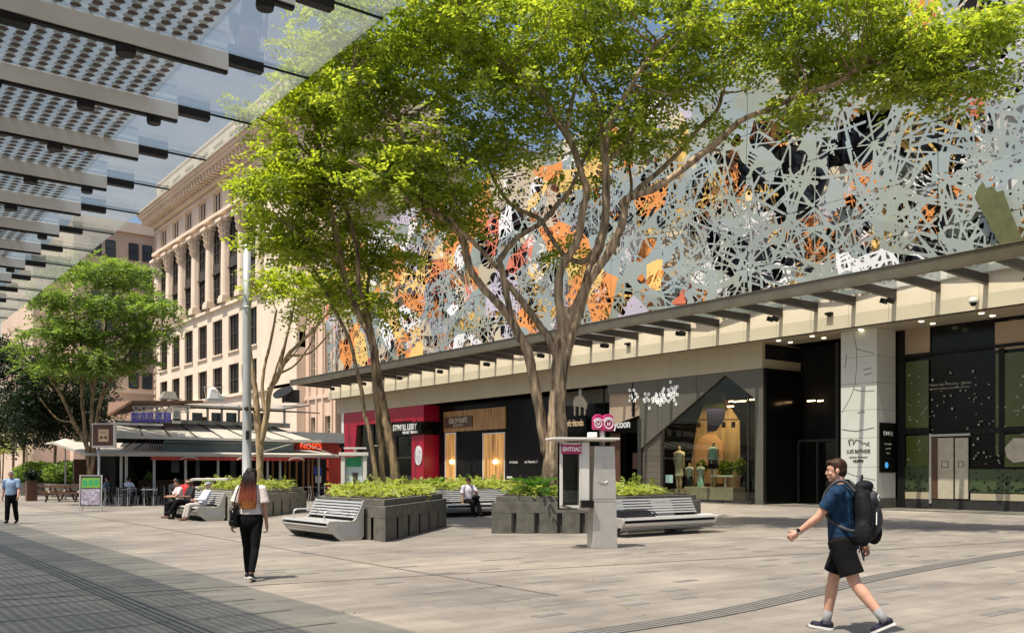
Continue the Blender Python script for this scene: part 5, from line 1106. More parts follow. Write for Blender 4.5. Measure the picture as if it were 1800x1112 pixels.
# ------------------------------------------------------------ phone booth and its pink sign
t = thing('phone_booth', 'steel phone booth with a pink nameplate and a pink double-domed sign on its pillar', 'phone booth', (13.05,14.0,0), R(-25))
m = MB(); m.add([(-.27,-.20,0),(.27,-.20,0),(.27,.22,0),(-.27,.22,0),(-.22,-.16,2.12),(.22,-.16,2.12),(.22,.18,2.12),(-.22,.18,2.12)], [(0,3,2,1),(4,5,6,7),(0,1,5,4),(1,2,6,5),(2,3,7,6),(3,0,4,7)]); pil = m.build('pillar', 'steel', t, True, bevel=.008)
m = MB(); m.box((-.02,-.1935,1.02),(.476,.006,.008)); m.build('seam', 'dark_grey', pil, True)
m = MB(); m.tube([(-.04+.10*math.cos(a),-.182,1.42+.06*math.sin(a)) for a in [3.5+2.4*k/8 for k in range(9)]], .010, 6); m.box((0.0,-.170,1.72),(.03,.01,.12)); m.box((.0,-.163,1.9),(.12,.01,.02)); m.build('embossed_mark', 'steel_soft', pil, True)
m = MB(); m.tube([(.0,0,2.12),(.0,0,2.50)], .055, 12); m.build('sign_post', 'steel', t, True, True)
m = MB(); prof = [(-.27,2.46),(-.25,2.45),(.0,2.45),(.0,2.45)]
def dome(m, x0, w_, z0, h, y0, y1):
    n = 12; pts = [(x0-w_/2, z0)] + [(x0-w_/2*math.cos(math.pi*k/n)**1, z0+h*.62+h*.38*math.sin(math.pi*k/n)) for k in range(n+1)] + [(x0+w_/2, z0)]; k_ = len(pts)
    vs = [(a,y0,b) for a, b in pts]+[(a,y1,b) for a, b in pts]; m.add(vs, [tuple(range(k_)), tuple(range(2*k_-1,k_-1,-1))]+[(i,k_+i,k_+(i+1)%k_,(i+1)%k_) for i in range(k_)])
dome(m, -.10, .22, 2.47, .32, -.08, .08); m.build('sign_dome', 'magenta', t, True, bevel=.02)
m = MB(); dome(m, .10, .255, 2.45, .34, -.12, .07); m.build('sign_dome', 'magenta', t, True, bevel=.02)
m = MB()
for x0, y0, r_ in ((.10,-.126,.095),(-.115,-.086,.075)):
    m.tube([(x0+r_*math.cos(a), y0, 2.585+r_*math.sin(a)) for a in [6.283*k/20 for k in range(21)]], .010, 5)
    m.tube([(x0+(r_+.035)*math.cos(a), y0, 2.585+(r_+.035)*math.sin(a)) for a in [.5+2.2*k/10 for k in range(11)]], .010, 5)
    m.box((x0-.023,y0,2.585),(.013,.012,.08)); m.box((x0+.023,y0,2.585),(.013,.012,.08),0,0,.3); m.box((x0,y0,2.585),(.05,.012,.012))
m.build('handset_mark', 'screen_white', t, True)
m = MB(); m.box((-.42,.05,2.27),(1.42,.70,.045)); m.box((-.42,.05,2.24),(1.3,.6,.02)); m.build('roof', 'offwhite', t, True, bevel=.01)
m = MB(); m.box((-.93,-.14,1.52),(.05,.06,1.36)); m.box((-.52,-.14,1.52),(.05,.06,1.36)); m.box((-.725,-.14,2.15),(.46,.06,.08)); m.box((-.725,-.14,.87),(.46,.06,.06)); m.build('frame', 'offwhite', t, True)
m = MB(); m.box((-.725,-.14,1.45),(.36,.015,1.1)); m.build('pane', 'shop_glass', t, True); m = MB(); m.box((-.66,.2,1.5),(.5,.03,1.4)); m.build('back_panel', 'black_gloss', t, True)  # back panel: black sheet added to make the booth's inside read dark
m = MB(); m.box((-.41,.08,1.5),(.16,.5,1.4)); m.build('side_wall', 'offwhite', t, True, bevel=.01)
m = MB(); m.box((-.725,-.185,2.05),(.42,.03,.19)); m.build('nameplate', 'magenta', t, True, bevel=.006); 
text('lettering', 'IENTOAC', 'white_paint', t, (-.722,-.203,2.05), .115, rz=0, local=True, ext=.003, bold=.004, sx=.78)
m = MB(); m.box((-.40,-.19,.93),(.26,.22,.15)); m.box((-.78,-.12,.86),(.3,.2,.02),0,0,.3); m.build('shelf', 'black_metal', t, True, bevel=.01)
m = MB(); m.box((-.725,.12,1.5),(.34,.05,1.1)); m.box((-.70,.06,1.62),(.20,.10,.36)); m.build('telephone', 'dark_grey', t, True)
m = MB(); m.box((-.22,.0,2.36),(.17,.16,.10)); m.box((-.22,0,2.3),(.05,.05,.05)); m.build('antenna_box', 'white_paint', t, True, bevel=.01)

# ------------------------------------------------------------ lamp post, signs, small street things
p = PD(434,846,33.4); t = thing('lamp_post', 'tall pale grey cylindrical lamp post behind the walking woman', 'lamp post', (p.x,p.y,0))
m = MB(); m.lathe((0,0,0), [(.24,0),(.24,.04),(.17,.06),(.165,3),(.15,7.6),(.145,9.75)], 20); m.lathe((0,0,0),[(.155,7.55),(.155,7.62)],20); m.build('pole', 'lamp_grey', t, True, True)
m = MB(); m.lathe((0,0,0), [(.15,9.76),(.155,9.8),(.15,9.86)], 20); m.build('cap', 'steel', t, True, True)
m = MB(); m.box((.18,-.1,3.86),(.1,.1,.1)); m.ell((-.1,-.2,3.87),(.09,.09,.09)); m.box((-.05,-.18,2.9),(.12,.06,.32)); m.build('camera', 'dark_grey', t, True)
p = PD(418,775,33.2); 
b = G(160,898); t = thing('sandwich_board', 'sandwich board with a green screen above a pink poster', 'sign', (b.x,b.y,0), R(-20), None, .93)
m = MB()
for x in (-.42,.42): m.beam((x,-.25,0),(x,.0,1.55),.05,.04); m.beam((x*.9,.32,0),(x*.9,.03,1.5),.04,.03)
m.beam((-.42,.0,1.52),(.42,.0,1.52),.05,.05); m.beam((-.42,-.2,.22),(.42,-.2,.22),.04,.05); m.build('frame', 'steel_soft', t, True)
def lean(x0,x1,z0,z1,off): return [(x0,-.25+.25*z0/1.55-off,z0),(x1,-.25+.25*z0/1.55-off,z0),(x1,-.25+.25*z1/1.55-off,z1),(x0,-.25+.25*z1/1.55-off,z1)]
def slab(m, q, th=.02): m.add([Vector(a) for a in q]+[Vector(a)+Vector((0,th,0)) for a in q], [(0,1,2,3),(7,6,5,4),(0,4,5,1),(1,5,6,2),(2,6,7,3),(3,7,4,0)])
m = MB(); slab(m, lean(-.39,.39,.25,1.5,.01)); m.build('board', 'dark_grey', t, True); m = MB(); slab(m, lean(-.36,.36,1.0,1.42,.022),.008); m.build('green_screen', 'screen_green', t, True); m = MB(); slab(m, lean(-.36,.36,.28,.96,.022),.008); m.build('pink_poster', 'poster', t, True)
m = MB()
for k in range(3): slab(m, lean(-.3+k*.22,-.14+k*.22,1.08+.02*k,1.32,.026),.003)
m.build('screen_blocks', 'sign_green', t, True)
p = PD(172,838,41.5); t = thing('banner_sign', 'square brown sign with a tan emblem on a grey post beside the café', 'sign', (p.x,p.y,0), -YAW)
m = MB(); m.tube([(0,0.1,0),(0,.1,2.65)], .06, 10); m.build('post', 'lamp_grey', t, True, True); zc = CAMZ+(826-765)/1600*41.5
m = MB(); m.box((.29,0,zc),(1.08,.16,1.12)); m.build('case', 'offwhite', t, True, bevel=.03); m = MB(); m.box((.27,-.085,zc+.02),(.92,.01,.96)); m.build('panel', 'sign_brown', t, True)
m = MB(); m.box((.30,-.095,zc),(.46,.01,.56)); m.build('tan_square', 'sign_tan', t, True)
m = MB(); m.tube([(.14,-.105,zc+.16),(.22,-.105,zc+.13),(.30,-.105,zc+.14),(.38,-.105,zc+.13),(.46,-.105,zc+.16)], .012, 5)
for s_ in (-1,1): m.add([(.30,-.104,zc-.10),(.30+s_*.17,-.104,zc-.19),(.30+s_*.13,-.104,zc-.0),(.30,-.101,zc-.10),(.30+s_*.17,-.101,zc-.19),(.30+s_*.13,-.101,zc-.0)],[(0,1,2),(5,4,3),(0,3,4,1),(1,4,5,2),(2,5,3,0)])
m.build('emblem', 'sign_brown', t, True)
p = PD(622,868,33); t = thing('timetable_kiosk', 'pale steel notice kiosk with a green-headed poster behind the front planter', 'kiosk', (p.x,p.y,0), R(-30))
m = MB(); m.box((-.38,0,1.1),(.14,.4,2.2)); m.box((.40,0,1.1),(.14,.4,2.2)); m.box((0,0,2.2),(1.05,.5,.12)); m.build('frame', 'offwhite', t, True, bevel=.01); m = MB(); m.box((.05,.0,2.42),(.8,.4,.06)); m.box((.05,0,2.32),(.1,.1,.14)); m.build('roof', 'offwhite', t, True)
m = MB(); m.box((0,-.05,1.2),(.62,.04,1.8)); m.build('poster', 'cloth_pale', t, True); m = MB(); m.box((0,-.075,1.92),(.54,.01,.34)); m.build('green_header', 'sign_green', t, True)
m = MB(); m.box((.05,-.08,1.2),(.16,.01,.5)); m.box((.05,-.08,1.48),(.2,.01,.1)); m.box((0.05,-.08,.92),(.34,.01,.14)); m.build('tower_picture', 'frame_dark', t, True)
p = G(372,910); p = PD(372,900,32.2); t = thing('litter_bin', 'concrete litter bin under a raised white lid behind the seated men', 'bin', (p.x,p.y,0), R(-30))
m = MB(); m.box((0,0,.48),(.8,.7,.96)); m.build('body', 'concrete_pale', t, True, bevel=.02); m = MB(); m.box((0,0,1.02),(.95,.8,.07)); m.box((.0,0,1.15),(.22,.4,.2)); m.box((0,0,1.30),(1.2,.8,.08)); m.build('lid', 'offwhite', t, True, bevel=.01)
# ------------------------------------------------------------ café pavilion in the middle of the mall
cf = thing('cafe_pavilion', 'open café pavilion with stacked pale metal roofs and a dark interior', 'café', (16, 46, 0))
def ax(px, Y): return PY(px, 800, Y).x
def az(px, py, Y): return PY(px, py, Y).z
YF = 45.0
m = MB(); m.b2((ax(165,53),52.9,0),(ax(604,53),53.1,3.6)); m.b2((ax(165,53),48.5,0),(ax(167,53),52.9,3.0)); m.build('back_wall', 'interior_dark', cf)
m = MB(); x0, x1 = ax(150,YF), ax(596,YF); z = az(400,803,YF); m.add([(x0,YF,z),(x1,YF,z+.03),(x1,52.8,z+.75),(x0,52.8,z+.75),(x0,YF,z+.14),(x1,YF,z+.17),(x1,52.8,z+.85),(x0,52.8,z+.85)], [(0,3,2,1),(4,5,6,7),(0,1,5,4),(1,2,6,5),(2,3,7,6),(3,0,4,7)]); m.build('lower_awning', 'awning_grey', cf)
m = MB(); m.b2((ax(266,YF),YF-.05,z-.16),(ax(532,YF),YF+.08,z-.01)); m.build('red_valance', 'red_awning', cf)
m = MB()
for px in (332, 430, 520): 
    c = PY(px,800,YF); m.tube([(c.x+.42*math.cos(a),YF-.1,z-.15+.13*math.sin(a)) for a in [math.pi*k/8 for k in range(9)]], .03, 6)
m.build('valance_arch', 'awning_grey', cf)
for px in (213,222,271,326,383,470,492,560): m = MB(); m.beam((ax(px,YF+.6),YF+.6,0),(ax(px,YF+.6),YF+.6,z+.05),.10,.10); m.build('post', 'lamp_grey', cf)
m = MB(); Ym = 46.2; x0, x1 = ax(222,Ym), ax(562,Ym); z0 = az(400,773,Ym); z1 = az(400,747,50.5)
m.add([(x0-.6,Ym,z0+.05),(x1,Ym,z0-.08),(x1-1,50.5,z1-.1),(x0+.6,50.5,z1),(x0-.6,Ym,z0+.12),(x1,Ym,z0-.01),(x1-1,50.5,z1-.03),(x0+.6,50.5,z1+.07)], [(0,3,2,1),(4,5,6,7),(0,1,5,4),(1,2,6,5),(2,3,7,6),(3,0,4,7)]); m.build('middle_roof', 'awning_grey', cf)
m = MB()
for k in range(9):
    u = k/8; a = Vector((x0-.6+(x1-x0+.6)*u, Ym-.02, z0+.13-.13*u)); b = Vector((x0+.6+(x1-1-x0-.6)*u, 50.5, z1+.10-.1*u)); m.beam(a, b, .07, .05)
m.build('roof_seam', 'frame_dark', cf)
m = MB(); m.b2((ax(222,Ym)-.7,Ym-.08,z0-.02),(ax(562,Ym)+.1,Ym+.04,z0+.10)); m.build('eave_beam', 'offwhite', cf)
m = MB(); m.b2((ax(290,46.4),46.4,az(400,795,46.4)),(ax(516,46.4),46.7,az(400,776,46.4))); m.tube([(ax(290,46.3),46.3,az(400,777,46.3)),(ax(516,46.3),46.3,az(400,777,46.3))], .09, 10); m.build('rolled_blind', 'awning_teal', cf)
m = MB(); m.b2((ax(238,50.4),50.4,z1-.05),(ax(510,50.4),50.7,z1+.22)); m.build('ridge_beam', 'steel_soft', cf)
# upper roof: a tilted brown wing to the left and a long ribbed wing to the right
Yu = 50.0; zl = az(300,712,Yu)
def wing(m, pts, t_):
    n = len(pts); m.add([Vector(p) for p in pts]+[Vector(p)+Vector((0,0,t_)) for p in pts], [tuple(range(n-1,-1,-1)),tuple(range(n,2*n))]+[(i,(i+1)%n,n+(i+1)%n,n+i) for i in range(n)])
m = MB(); wing(m, [(ax(182,Yu),Yu-.8,az(182,733,Yu)),(ax(212,Yu),Yu-2.0,az(212,712,Yu)),(ax(336,Yu),Yu-2.0,az(336,711,Yu)),(ax(345,Yu),Yu+4,az(336,704,Yu)),(ax(225,Yu),Yu+4,az(230,703,Yu))], .12); m.build('upper_roof', 'rust', cf)
m = MB(); wing(m, [(ax(322,Yu),Yu-1,az(330,716,Yu)),(ax(480,Yu),Yu-1,az(470,722,Yu)),(ax(556,Yu),Yu+1,az(556,712,Yu)),(ax(540,Yu),Yu+4.5,az(540,705,Yu)),(ax(330,Yu),Yu+4.5,az(335,704,Yu))], .10); m.build('upper_roof', 'steel_soft', cf)
m = MB()
for k in range(24):
    x_ = ax(335,Yu)+(ax(550,Yu)-ax(335,Yu))*k/23; m.beam((x_,Yu-.9,az(330,715,Yu)-.10),(x_,Yu+4.2,az(335,705,Yu)-.02),.05,.06)
m.build('roof_rib', 'frame_dark', cf)
m = MB(); a0 = Vector((ax(233,Yu-1.6),Yu-1.6,az(233,714,Yu-1.6))); a1 = Vector((ax(334,Yu-1.6),Yu-1.6,az(334,714,Yu-1.6)))
n_ = 8
for k in range(n_):
    p, q = a0.lerp(a1,k/n_), a0.lerp(a1,(k+1)/n_); mid_ = (p+q)/2 - Vector((0,0,.30)); m.beam(p,mid_,.05,.05); m.beam(mid_,q,.05,.05)
m.beam(a0-Vector((0,0,.3)),a1-Vector((0,0,.3)),.05,.05); m.beam(a0,a1,.05,.05); m.build('truss', 'white_paint', cf)
for px in (240,276,330,365,390,420,470,500): m = MB(); m.beam((ax(px,Yu),Yu,z1),(ax(px,Yu),Yu,az(px,712,Yu)),.10,.10); m.build('upper_post', 'lamp_grey', cf)
for px in (338,372,398,428,448): m = MB(); m.b2((ax(px,Yu+.3),Yu+.3,z1+.2),(ax(px+18,Yu+.3),Yu+.34,az(px,724,Yu))); m.build('clerestory_pane', 'window_blue', cf)
m = MB(); m.b2((ax(345,Yu+1),Yu+1,z1+.1),(ax(364,Yu+1),Yu+1.2,az(350,730,Yu))); m.build('yellow_menu_board', 'sign_tan', cf)
m = MB(); m.beam((ax(210,49),49,2.6),(ax(262,49),49,3.6),.05,.05); m.beam((ax(232,48),48,2.6),(ax(285,48),48,3.6),.05,.05); m.beam((ax(262,49),49,3.6),(ax(284,49),49,3.6),.05,.05)
for k in range(6): m.beam((ax(264+k*4,48.6),48.6,2.6),(ax(264+k*4,48.6),48.6,3.6),.03,.03)
m.build('stair_rail', 'frame_dark', cf)
m = MB(); m.beam((ax(163,46),46,az(163,757,46)),(ax(262,46.1),46.1,z0+.05),.08,.05); m.beam((ax(203,46),46,az(203,750,46)),(ax(300,46.1),46.1,z0+.08),.07,.05); m.beam((ax(440,44.8),44.8,z+.1),(ax(516,46.3),46.3,z0-.1),.04,.04); m.beam((ax(530,45.0),45,z0-.1),(ax(590,45.0),45,z+.15),.05,.05); m.build('brace', 'offwhite', cf)
m = MB(); m.b2((ax(236,52),51.2,0),(ax(470,52),51.8,1.1)); m.b2((ax(130,52),52.0,.9),(ax(190,52),52.2,2.2)); m.build('bar_counter', 'timber_dark', cf)
for a_, b_ in (((ax(300,52.8),52.7,1.5),(ax(314,52.8),52.85,2.2)), ((ax(343,52.6),52.5,.3),(ax(350,52.6),52.6,2.2)), ((ax(404,52.6),52.5,.1),(ax(414,52.6),52.6,2.5))): m = MB(); m.b2(a_, b_); m.build('wall_poster', 'window_blue', cf)
m = MB()
for px in (478,500,508,520,532,541,548): m.b2((ax(px,51),51,0),(ax(px+3,51),51.1,2.5))
m.build('timber_screen', 'timber', cf)
m = MB(); c = PY(262,842,52.6); m.add([(c.x,52.6,c.z+.5),(c.x-.35,52.6,c.z),(c.x+.35,52.6,c.z),(c.x,52.65,c.z+.5),(c.x-.35,52.65,c.z),(c.x+.35,52.65,c.z)],[(0,1,2),(5,4,3),(0,3,4,1),(1,4,5,2),(2,5,3,0)]); m.build('green_poster', 'screen_green', cf)
# red end bay
m = MB(); m.b2((ax(516,49),49.0,az(516,806,49)),(ax(596,49),49.2,az(516,776,49))); m.b2((ax(578,50),50,0),(ax(600,50),50.3,3.0)); m.build('red_panel', 'red_awning', cf)
emis('neon_red', (.9,.10,.03), 1.0); text('lettering', 'NOSES', 'neon_red', cf, (ax(547,48.9),48.93,az(547,784,48.9)), .45, 'Y', ext=.005)
m = MB(); m.b2((ax(500,49),48.6,az(500,776,48.6)),(ax(600,49),49.4,az(500,758,48.6))); m.build('grey_roof_edge', 'lamp_grey', cf)
bl = thing('blue_sign', 'small blue hanging sign by the red end of the café', 'sign', (ax(557,48),48,1.6)); m = MB(); m.b2((ax(550,48),47.9,az(557,834,48)),(ax(564,48),47.96,az(557,820,48))); mat('board_blue', (.015,.04,.30), .5, 0, .1, 3); m.build('board', 'board_blue', bl); m = MB(); m.b2((ax(553,48),47.88,az(557,848,48)),(ax(563,48),47.9,az(557,836,48))); m.build('white_notice', 'white_paint', bl); m = MB(); m.beam((ax(557,48),47.94,az(557,819,48)),(ax(557,48),47.94,2.5),.03,.03); m.build('hanger', 'steel', bl)
# violet signs and menu on the roof edge
vs_ = thing('violet_sign_row', 'row of violet illuminated sign tiles hung under the upper café roof', 'sign', (ax(266,48),47.6,3.8)); yv = 47.6
m = MB(); ta = [(231,247),(247.6,259),(259.6,271),(273,287),(287.6,302)]
for a, b in ta: m.b2((ax(a,yv),yv,az(a,741,yv)),(ax(b,yv)-.03,yv+.08,az(a,725,yv)))
m.build('tile', 'violet_sign', vs_)
for (a, b), ch in zip(ta, ('HE','X','A','D&','E')): text('lettering', ch, 'screen_lilac', vs_, (ax((a+b)/2,yv),yv-.012,az(a,733,yv)), .36, 'Y', ext=.004)
m = MB(); m.b2((ax(231,yv),yv+.02,az(231,725,yv)+.02),(ax(302,yv),yv+.06,az(231,725,yv)+.06)); m.b2((ax(205,yv),yv+.3,az(231,746,yv)),(ax(290,yv),yv+.36,az(231,742,yv))); m.build('rail', 'white_paint', vs_)
mn = thing('menu_board', 'white menu board with a dark band hung beside the violet sign tiles', 'sign', (ax(310,yv),yv,3.8)); m = MB(); m.b2((ax(303.5,yv),yv-.02,az(310,744,yv)),(ax(318,yv),yv+.04,az(310,718,yv))); m.build('board', 'offwhite', mn); m = MB(); m.b2((ax(304.5,yv),yv-.03,az(310,739,yv)),(ax(317,yv),yv-.021,az(310,735,yv)))
for k in range(4): m.b2((ax(305.5,yv),yv-.03,az(310,732-k*3,yv)),(ax(315,yv),yv-.021,az(310,731-k*3,yv)))
m.build('printed_lines', 'dark_grey', mn)
# things standing on the roofs
sc_ = thing('white_sculpture', 'white boot-shaped sculpture standing on the café roof', 'sculpture', (ax(378,51),51,az(378,703,51)), 0, None, .62)
WM[sc_.name] = Matrix.Translation(sc_.location); c = Vector((ax(378,51),51,az(378,703,51))); m = MB(); m.box(c+Vector((-.05,0,.0)),(1.5,.8,.2)); m.build('base', 'lamp_grey', sc_)
m = MB(); m.add([c+Vector(v) for v in [(-.65,-.3,.12),(.65,-.3,.12),(.65,.3,.12),(-.65,.3,.12),(-.5,-.25,1.0),(.15,-.25,.95),(.15,.25,.95),(-.5,.25,1.0)]],[(0,3,2,1),(4,5,6,7),(0,1,5,4),(1,2,6,5),(2,3,7,6),(3,0,4,7)]); m.ell(c+Vector((.5,0,.32)),(.42,.34,.24),12); m.ell(c+Vector((-.2,0,.95)),(.36,.3,.2),12); m.build('boot', 'white_paint', sc_, smooth=False, bevel=.06)
m = MB()
for k in range(4): m.tube([c+Vector((-.1+.13*k,-.33,.9-.13*k)),c+Vector((.25+.1*k,-.33,.8-.13*k))], .03, 6)
m.beam(c+Vector((.6,0,.35)),c+Vector((3.2,.2,.28)),.08,.05); m.beam(c+Vector((-1,0,1.15)),c+Vector((.9,0,1.2)),.05,.05); m.beam(c+Vector((-1,0,1.15)),c+Vector((-.8,0,0)),.04,.04); m.build('lacing', 'offwhite', sc_)
pv_ = thing('roof_box', 'grey sloped plant box on the left end of the café roof', 'plant box', (ax(297,53),53,az(297,702,53)), 0, None, .6); WM[pv_.name] = Matrix.Translation(pv_.location); c = Vector((ax(297,53),53,az(297,702,53))); m = MB(); m.add([c+Vector(v) for v in [(-.9,-.5,0),(.7,-.5,0),(.7,.5,0),(-.9,.5,0),(-.45,-.3,.75),(.5,-.3,.75),(.5,.3,.75),(-.45,.3,.75)]],[(0,3,2,1),(4,5,6,7),(0,1,5,4),(1,2,6,5),(2,3,7,6),(3,0,4,7)]); m.build('housing', 'concrete_pale', pv_); m = MB(); m.box(c+Vector((0,-.6,.03)),(2.0,.2,.08)); m.build('base_rail', 'lamp_grey', pv_)
sd_ = thing('black_dish', 'black tilted dish standing on the right end of the café roof', 'dish', (ax(497,51),51,az(497,706,51))); c = Vector((ax(498,51),51,az(498,690,51))); m = MB(); nrm = Vector((-.5,-.25,.75)); m.disc(c, nrm, .62, .08, 24); m.build('dish', 'black_metal', sd_); m = MB(); m.box(c+Vector((.6,.3,-.15)),(.9,.5,.75)); m.tube([c, c+Vector((0,0,-.6))], .05, 8); m.build('mount', 'dark_grey', sd_)
# parasol, hedge boxes, picnic tables on the left
p = PD(115,858,50); t = thing('parasol', 'flat pale parasol at the left end of the café', 'parasol', (p.x,p.y,0)); m = MB(); m.tube([(0,0,0),(0,0,3.2)], .04, 8); m.build('pole', 'lamp_grey', t, True); m = MB(); m.lathe((0,0,0), [(1.05,3.02),(1.06,3.05),(.5,3.2),(.04,3.36)], 12); m.build('canopy', 'awning_grey', t, True)
for px, D, l, lbl in ((70,60,2.4,'clipped green hedge in a pale box at the far left'),(118,56,2.0,'clipped green hedge in a pale box behind the picnic tables')):
    p = PD(px,850,D); t = thing('hedge_box', lbl, 'hedge', (p.x,p.y,0)); m = MB(); m.box((0,0,.4),(l*1.1,l*.9,.8)); m.build('box', 'concrete_pale', t, True); leafclump('hedge', 'leaf_mid', (p.x,p.y,1.45), (l*.72,l*.6,.75), 2600, .16, t, int(px))
def picnic(px, D, label):
    p = PD(px, 868, D); t = thing('picnic_table', label, 'picnic table', (p.x,p.y,0), -YAW, 'timber picnic tables at the left of the café'); m = MB()
    for k in range(4): m.box((0,-.3+k*.2,.76),(1.9,.17,.05))
    m.build('table_top', 'timber_dark', t, True)
    for s_ in (-1,1): m = MB(); m.box((0,s_*.72,.45),(1.9,.28,.05)); m.build('seat', 'timber_dark', t, True)
    for x in (-.75,.75): m = MB(); m.beam((x,-.72,0),(x,-.2,.74),.08,.06); m.beam((x,.72,0),(x,.2,.74),.08,.06); m.beam((x,-.75,.41),(x,.75,.41),.06,.08); m.build('leg_frame', 'timber_dark', t, True)
picnic(95, 50, 'left picnic table of dark timber beside the hedge box'); picnic(118, 47, 'right picnic table of dark timber nearer the sandwich board')
t = thing('timber_planter', 'brown timber box planter behind the walking man', 'planter', tuple(PD(55,862,48).xy)+(0,)); m = MB(); m.box((0,0,.55),(.5,.5,1.1)); m.build('box', 'timber_dark', t, True); leafclump('shrub', 'leaf_dark_shaded', (t.location.x,t.location.y,1.3), (.35,.35,.35), 300, .12, t, 6)

# ------------------------------------------------------------ café chairs and tables
def chair_proto():
    t = thing('cafe_chair', 'dark slatted metal café chair', 'chair', (0,0,0), 0, 'dark café chairs on the terrace'); m = MB(); m.box((0,0,.45),(.42,.40,.025)); m.build('seat', 'black_metal', t, True)
    for x in (-.19,.19): 
        m = MB(); m.tube([(x,-.18,.44),(x,-.22,0)], .014, 6); m.build('leg', 'lamp_grey', t, True); m = MB(); m.tube([(x,.27,0),(x,.19,.44),(x,.25,.84)], .014, 6); m.build('leg', 'lamp_grey', t, True)
    m = MB(); 
    for z_ in (.6,.7,.82): m.box((0,.22+(z_-.6)*.12,z_),(.38,.02,.05))
    m.build('backrest', 'black_metal', t, True); return t
cp = chair_proto(); cpos = []
rc = random.Random(8)
tabs = [(222,888,41.5),(262,888,42.0),(296,882,44.0),(205,884,44.5),(250,882,46.5),(318,880,46.0),(575,872,46.5),(545,872,48)]
lab = {0:'by the sandwich board',1:'in front of the white table',2:'right of the white table',3:'at the back left of the terrace',4:'deep under the awning',5:'behind the seated men',6:'beside the red end bay',7:'under the blue sign'}
first = True
for i, (px, py, D) in enumerate(tabs):
    p = PD(px, py, D); t = thing('cafe_table', 'small dark round café table ' + lab[i], 'table', (p.x,p.y,0), 0, 'café tables on the terrace')
    m = MB(); m.lathe((0,0,0), [(.36,.72),(.37,.735),(.36,.75)], 16); m.build('table_top', 'white_paint' if i == 1 else 'dark_grey', t, True); m = MB(); m.lathe((0,0,0), [(.25,0),(.25,.02),(.03,.05),(.03,.72)], 10); m.build('pedestal', 'black_metal', t, True)
    n = 3 if i < 6 else 2
    for k, (a, wd) in enumerate(zip([rc.uniform(0,1)+2.09*j for j in range(n)], ('on its near side','on its left','on its right'))):
        loc = (p.x+.68*math.cos(a), p.y+.68*math.sin(a), 0); rz = a - math.pi/2
        q = cp if first else copy_tree(cp); first = False; q.location = loc; q.rotation_euler = (0,0,rz)
        q['label'] = 'dark slatted metal chair at the café table ' + lab[i]
# ------------------------------------------------------------ people
def skin(name, c): 
    m = mat(name, c, .55, 0, .08, 12); b = m.node_tree.nodes['Principled BSDF']; b.inputs['Subsurface Weight'].default_value = .12; b.inputs['Subsurface Radius'].default_value = (.02,.008,.004); return m
skin('skin_fair', (.52,.29,.20)); skin('skin_tan', (.40,.21,.13)); skin('skin_brown', (.13,.065,.04))
mat('hair_brown', (.038,.018,.010), .5, 0, .5, 30, stretch=(1,1,.2)); mat('hair_black', (.012,.009,.008), .45, 0, .4, 30); mat('hair_grey', (.35,.33,.31), .7, 0, .2, 30)
mat('eye_dark', (.015,.012,.01), .3, 0, .1, 5); mat('lip', (.30,.11,.09), .5, 0, .1, 5)
mat('tee_blue', (.009,.030,.068), .85, 0, .25, 14, .5, 26, c2=(.014,.038,.078)); mat('shorts_black', (.0055,.005,.0055), .85, 0, .3, 12, .3, 30); mat('sock_grey', (.23,.23,.24), .9, 0, .15, 40)
mat('shoe_navy', (.018,.018,.035), .6, 0, .3, 20); mat('sole_white', (.62,.61,.58), .6, 0, .08, 10); mat('shoe_black', (.014,.013,.013), .5, 0, .2, 10); mat('shoe_brown', (.14,.06,.035), .6, 0, .2, 10)
mat('pack_black', (.011,.011,.013), .7, 0, .35, 14, .4, 60); mat('pack_grey', (.05,.05,.054), .6, 0, .3, 14, .4, 60)
mat('blouse', (.62,.55,.52), .85, 0, .07, 10, .25, 20); mat('shirt_blue', (.22,.31,.45), .85, 0, .12, 8, .3, 16); mat('shirt_pale', (.55,.60,.72), .85, 0, .08, 8, .3, 16); mat('chino', (.40,.36,.32), .85, 0, .1, 8, .3, 16)
mat('shirt_check', (.60,.52,.60), .85, 0, .22, 24, c2=(.66,.64,.68)); mat('shirt_dark', (.035,.035,.038), .85, 0, .2, 8); mat('shirt_pink', (.62,.48,.48), .85, 0, .1, 8); mat('shirt_red', (.5,.02,.02), .8, 0, .15, 8); mat('cap_grey', (.33,.38,.46), .8, 0, .15, 10); mat('cap_tan', (.42,.36,.30), .8, 0, .15, 10)
for k_ in ('tee_blue','shorts_black','shoe_black','shoe_navy','pack_black','pack_grey','blouse','shirt_blue','shirt_dark','hair_black','hair_brown','cloth_black','interior_dark','black_metal'):
    MATS[k_].node_tree.nodes['Principled BSDF'].inputs['Specular IOR Level'].default_value = .12
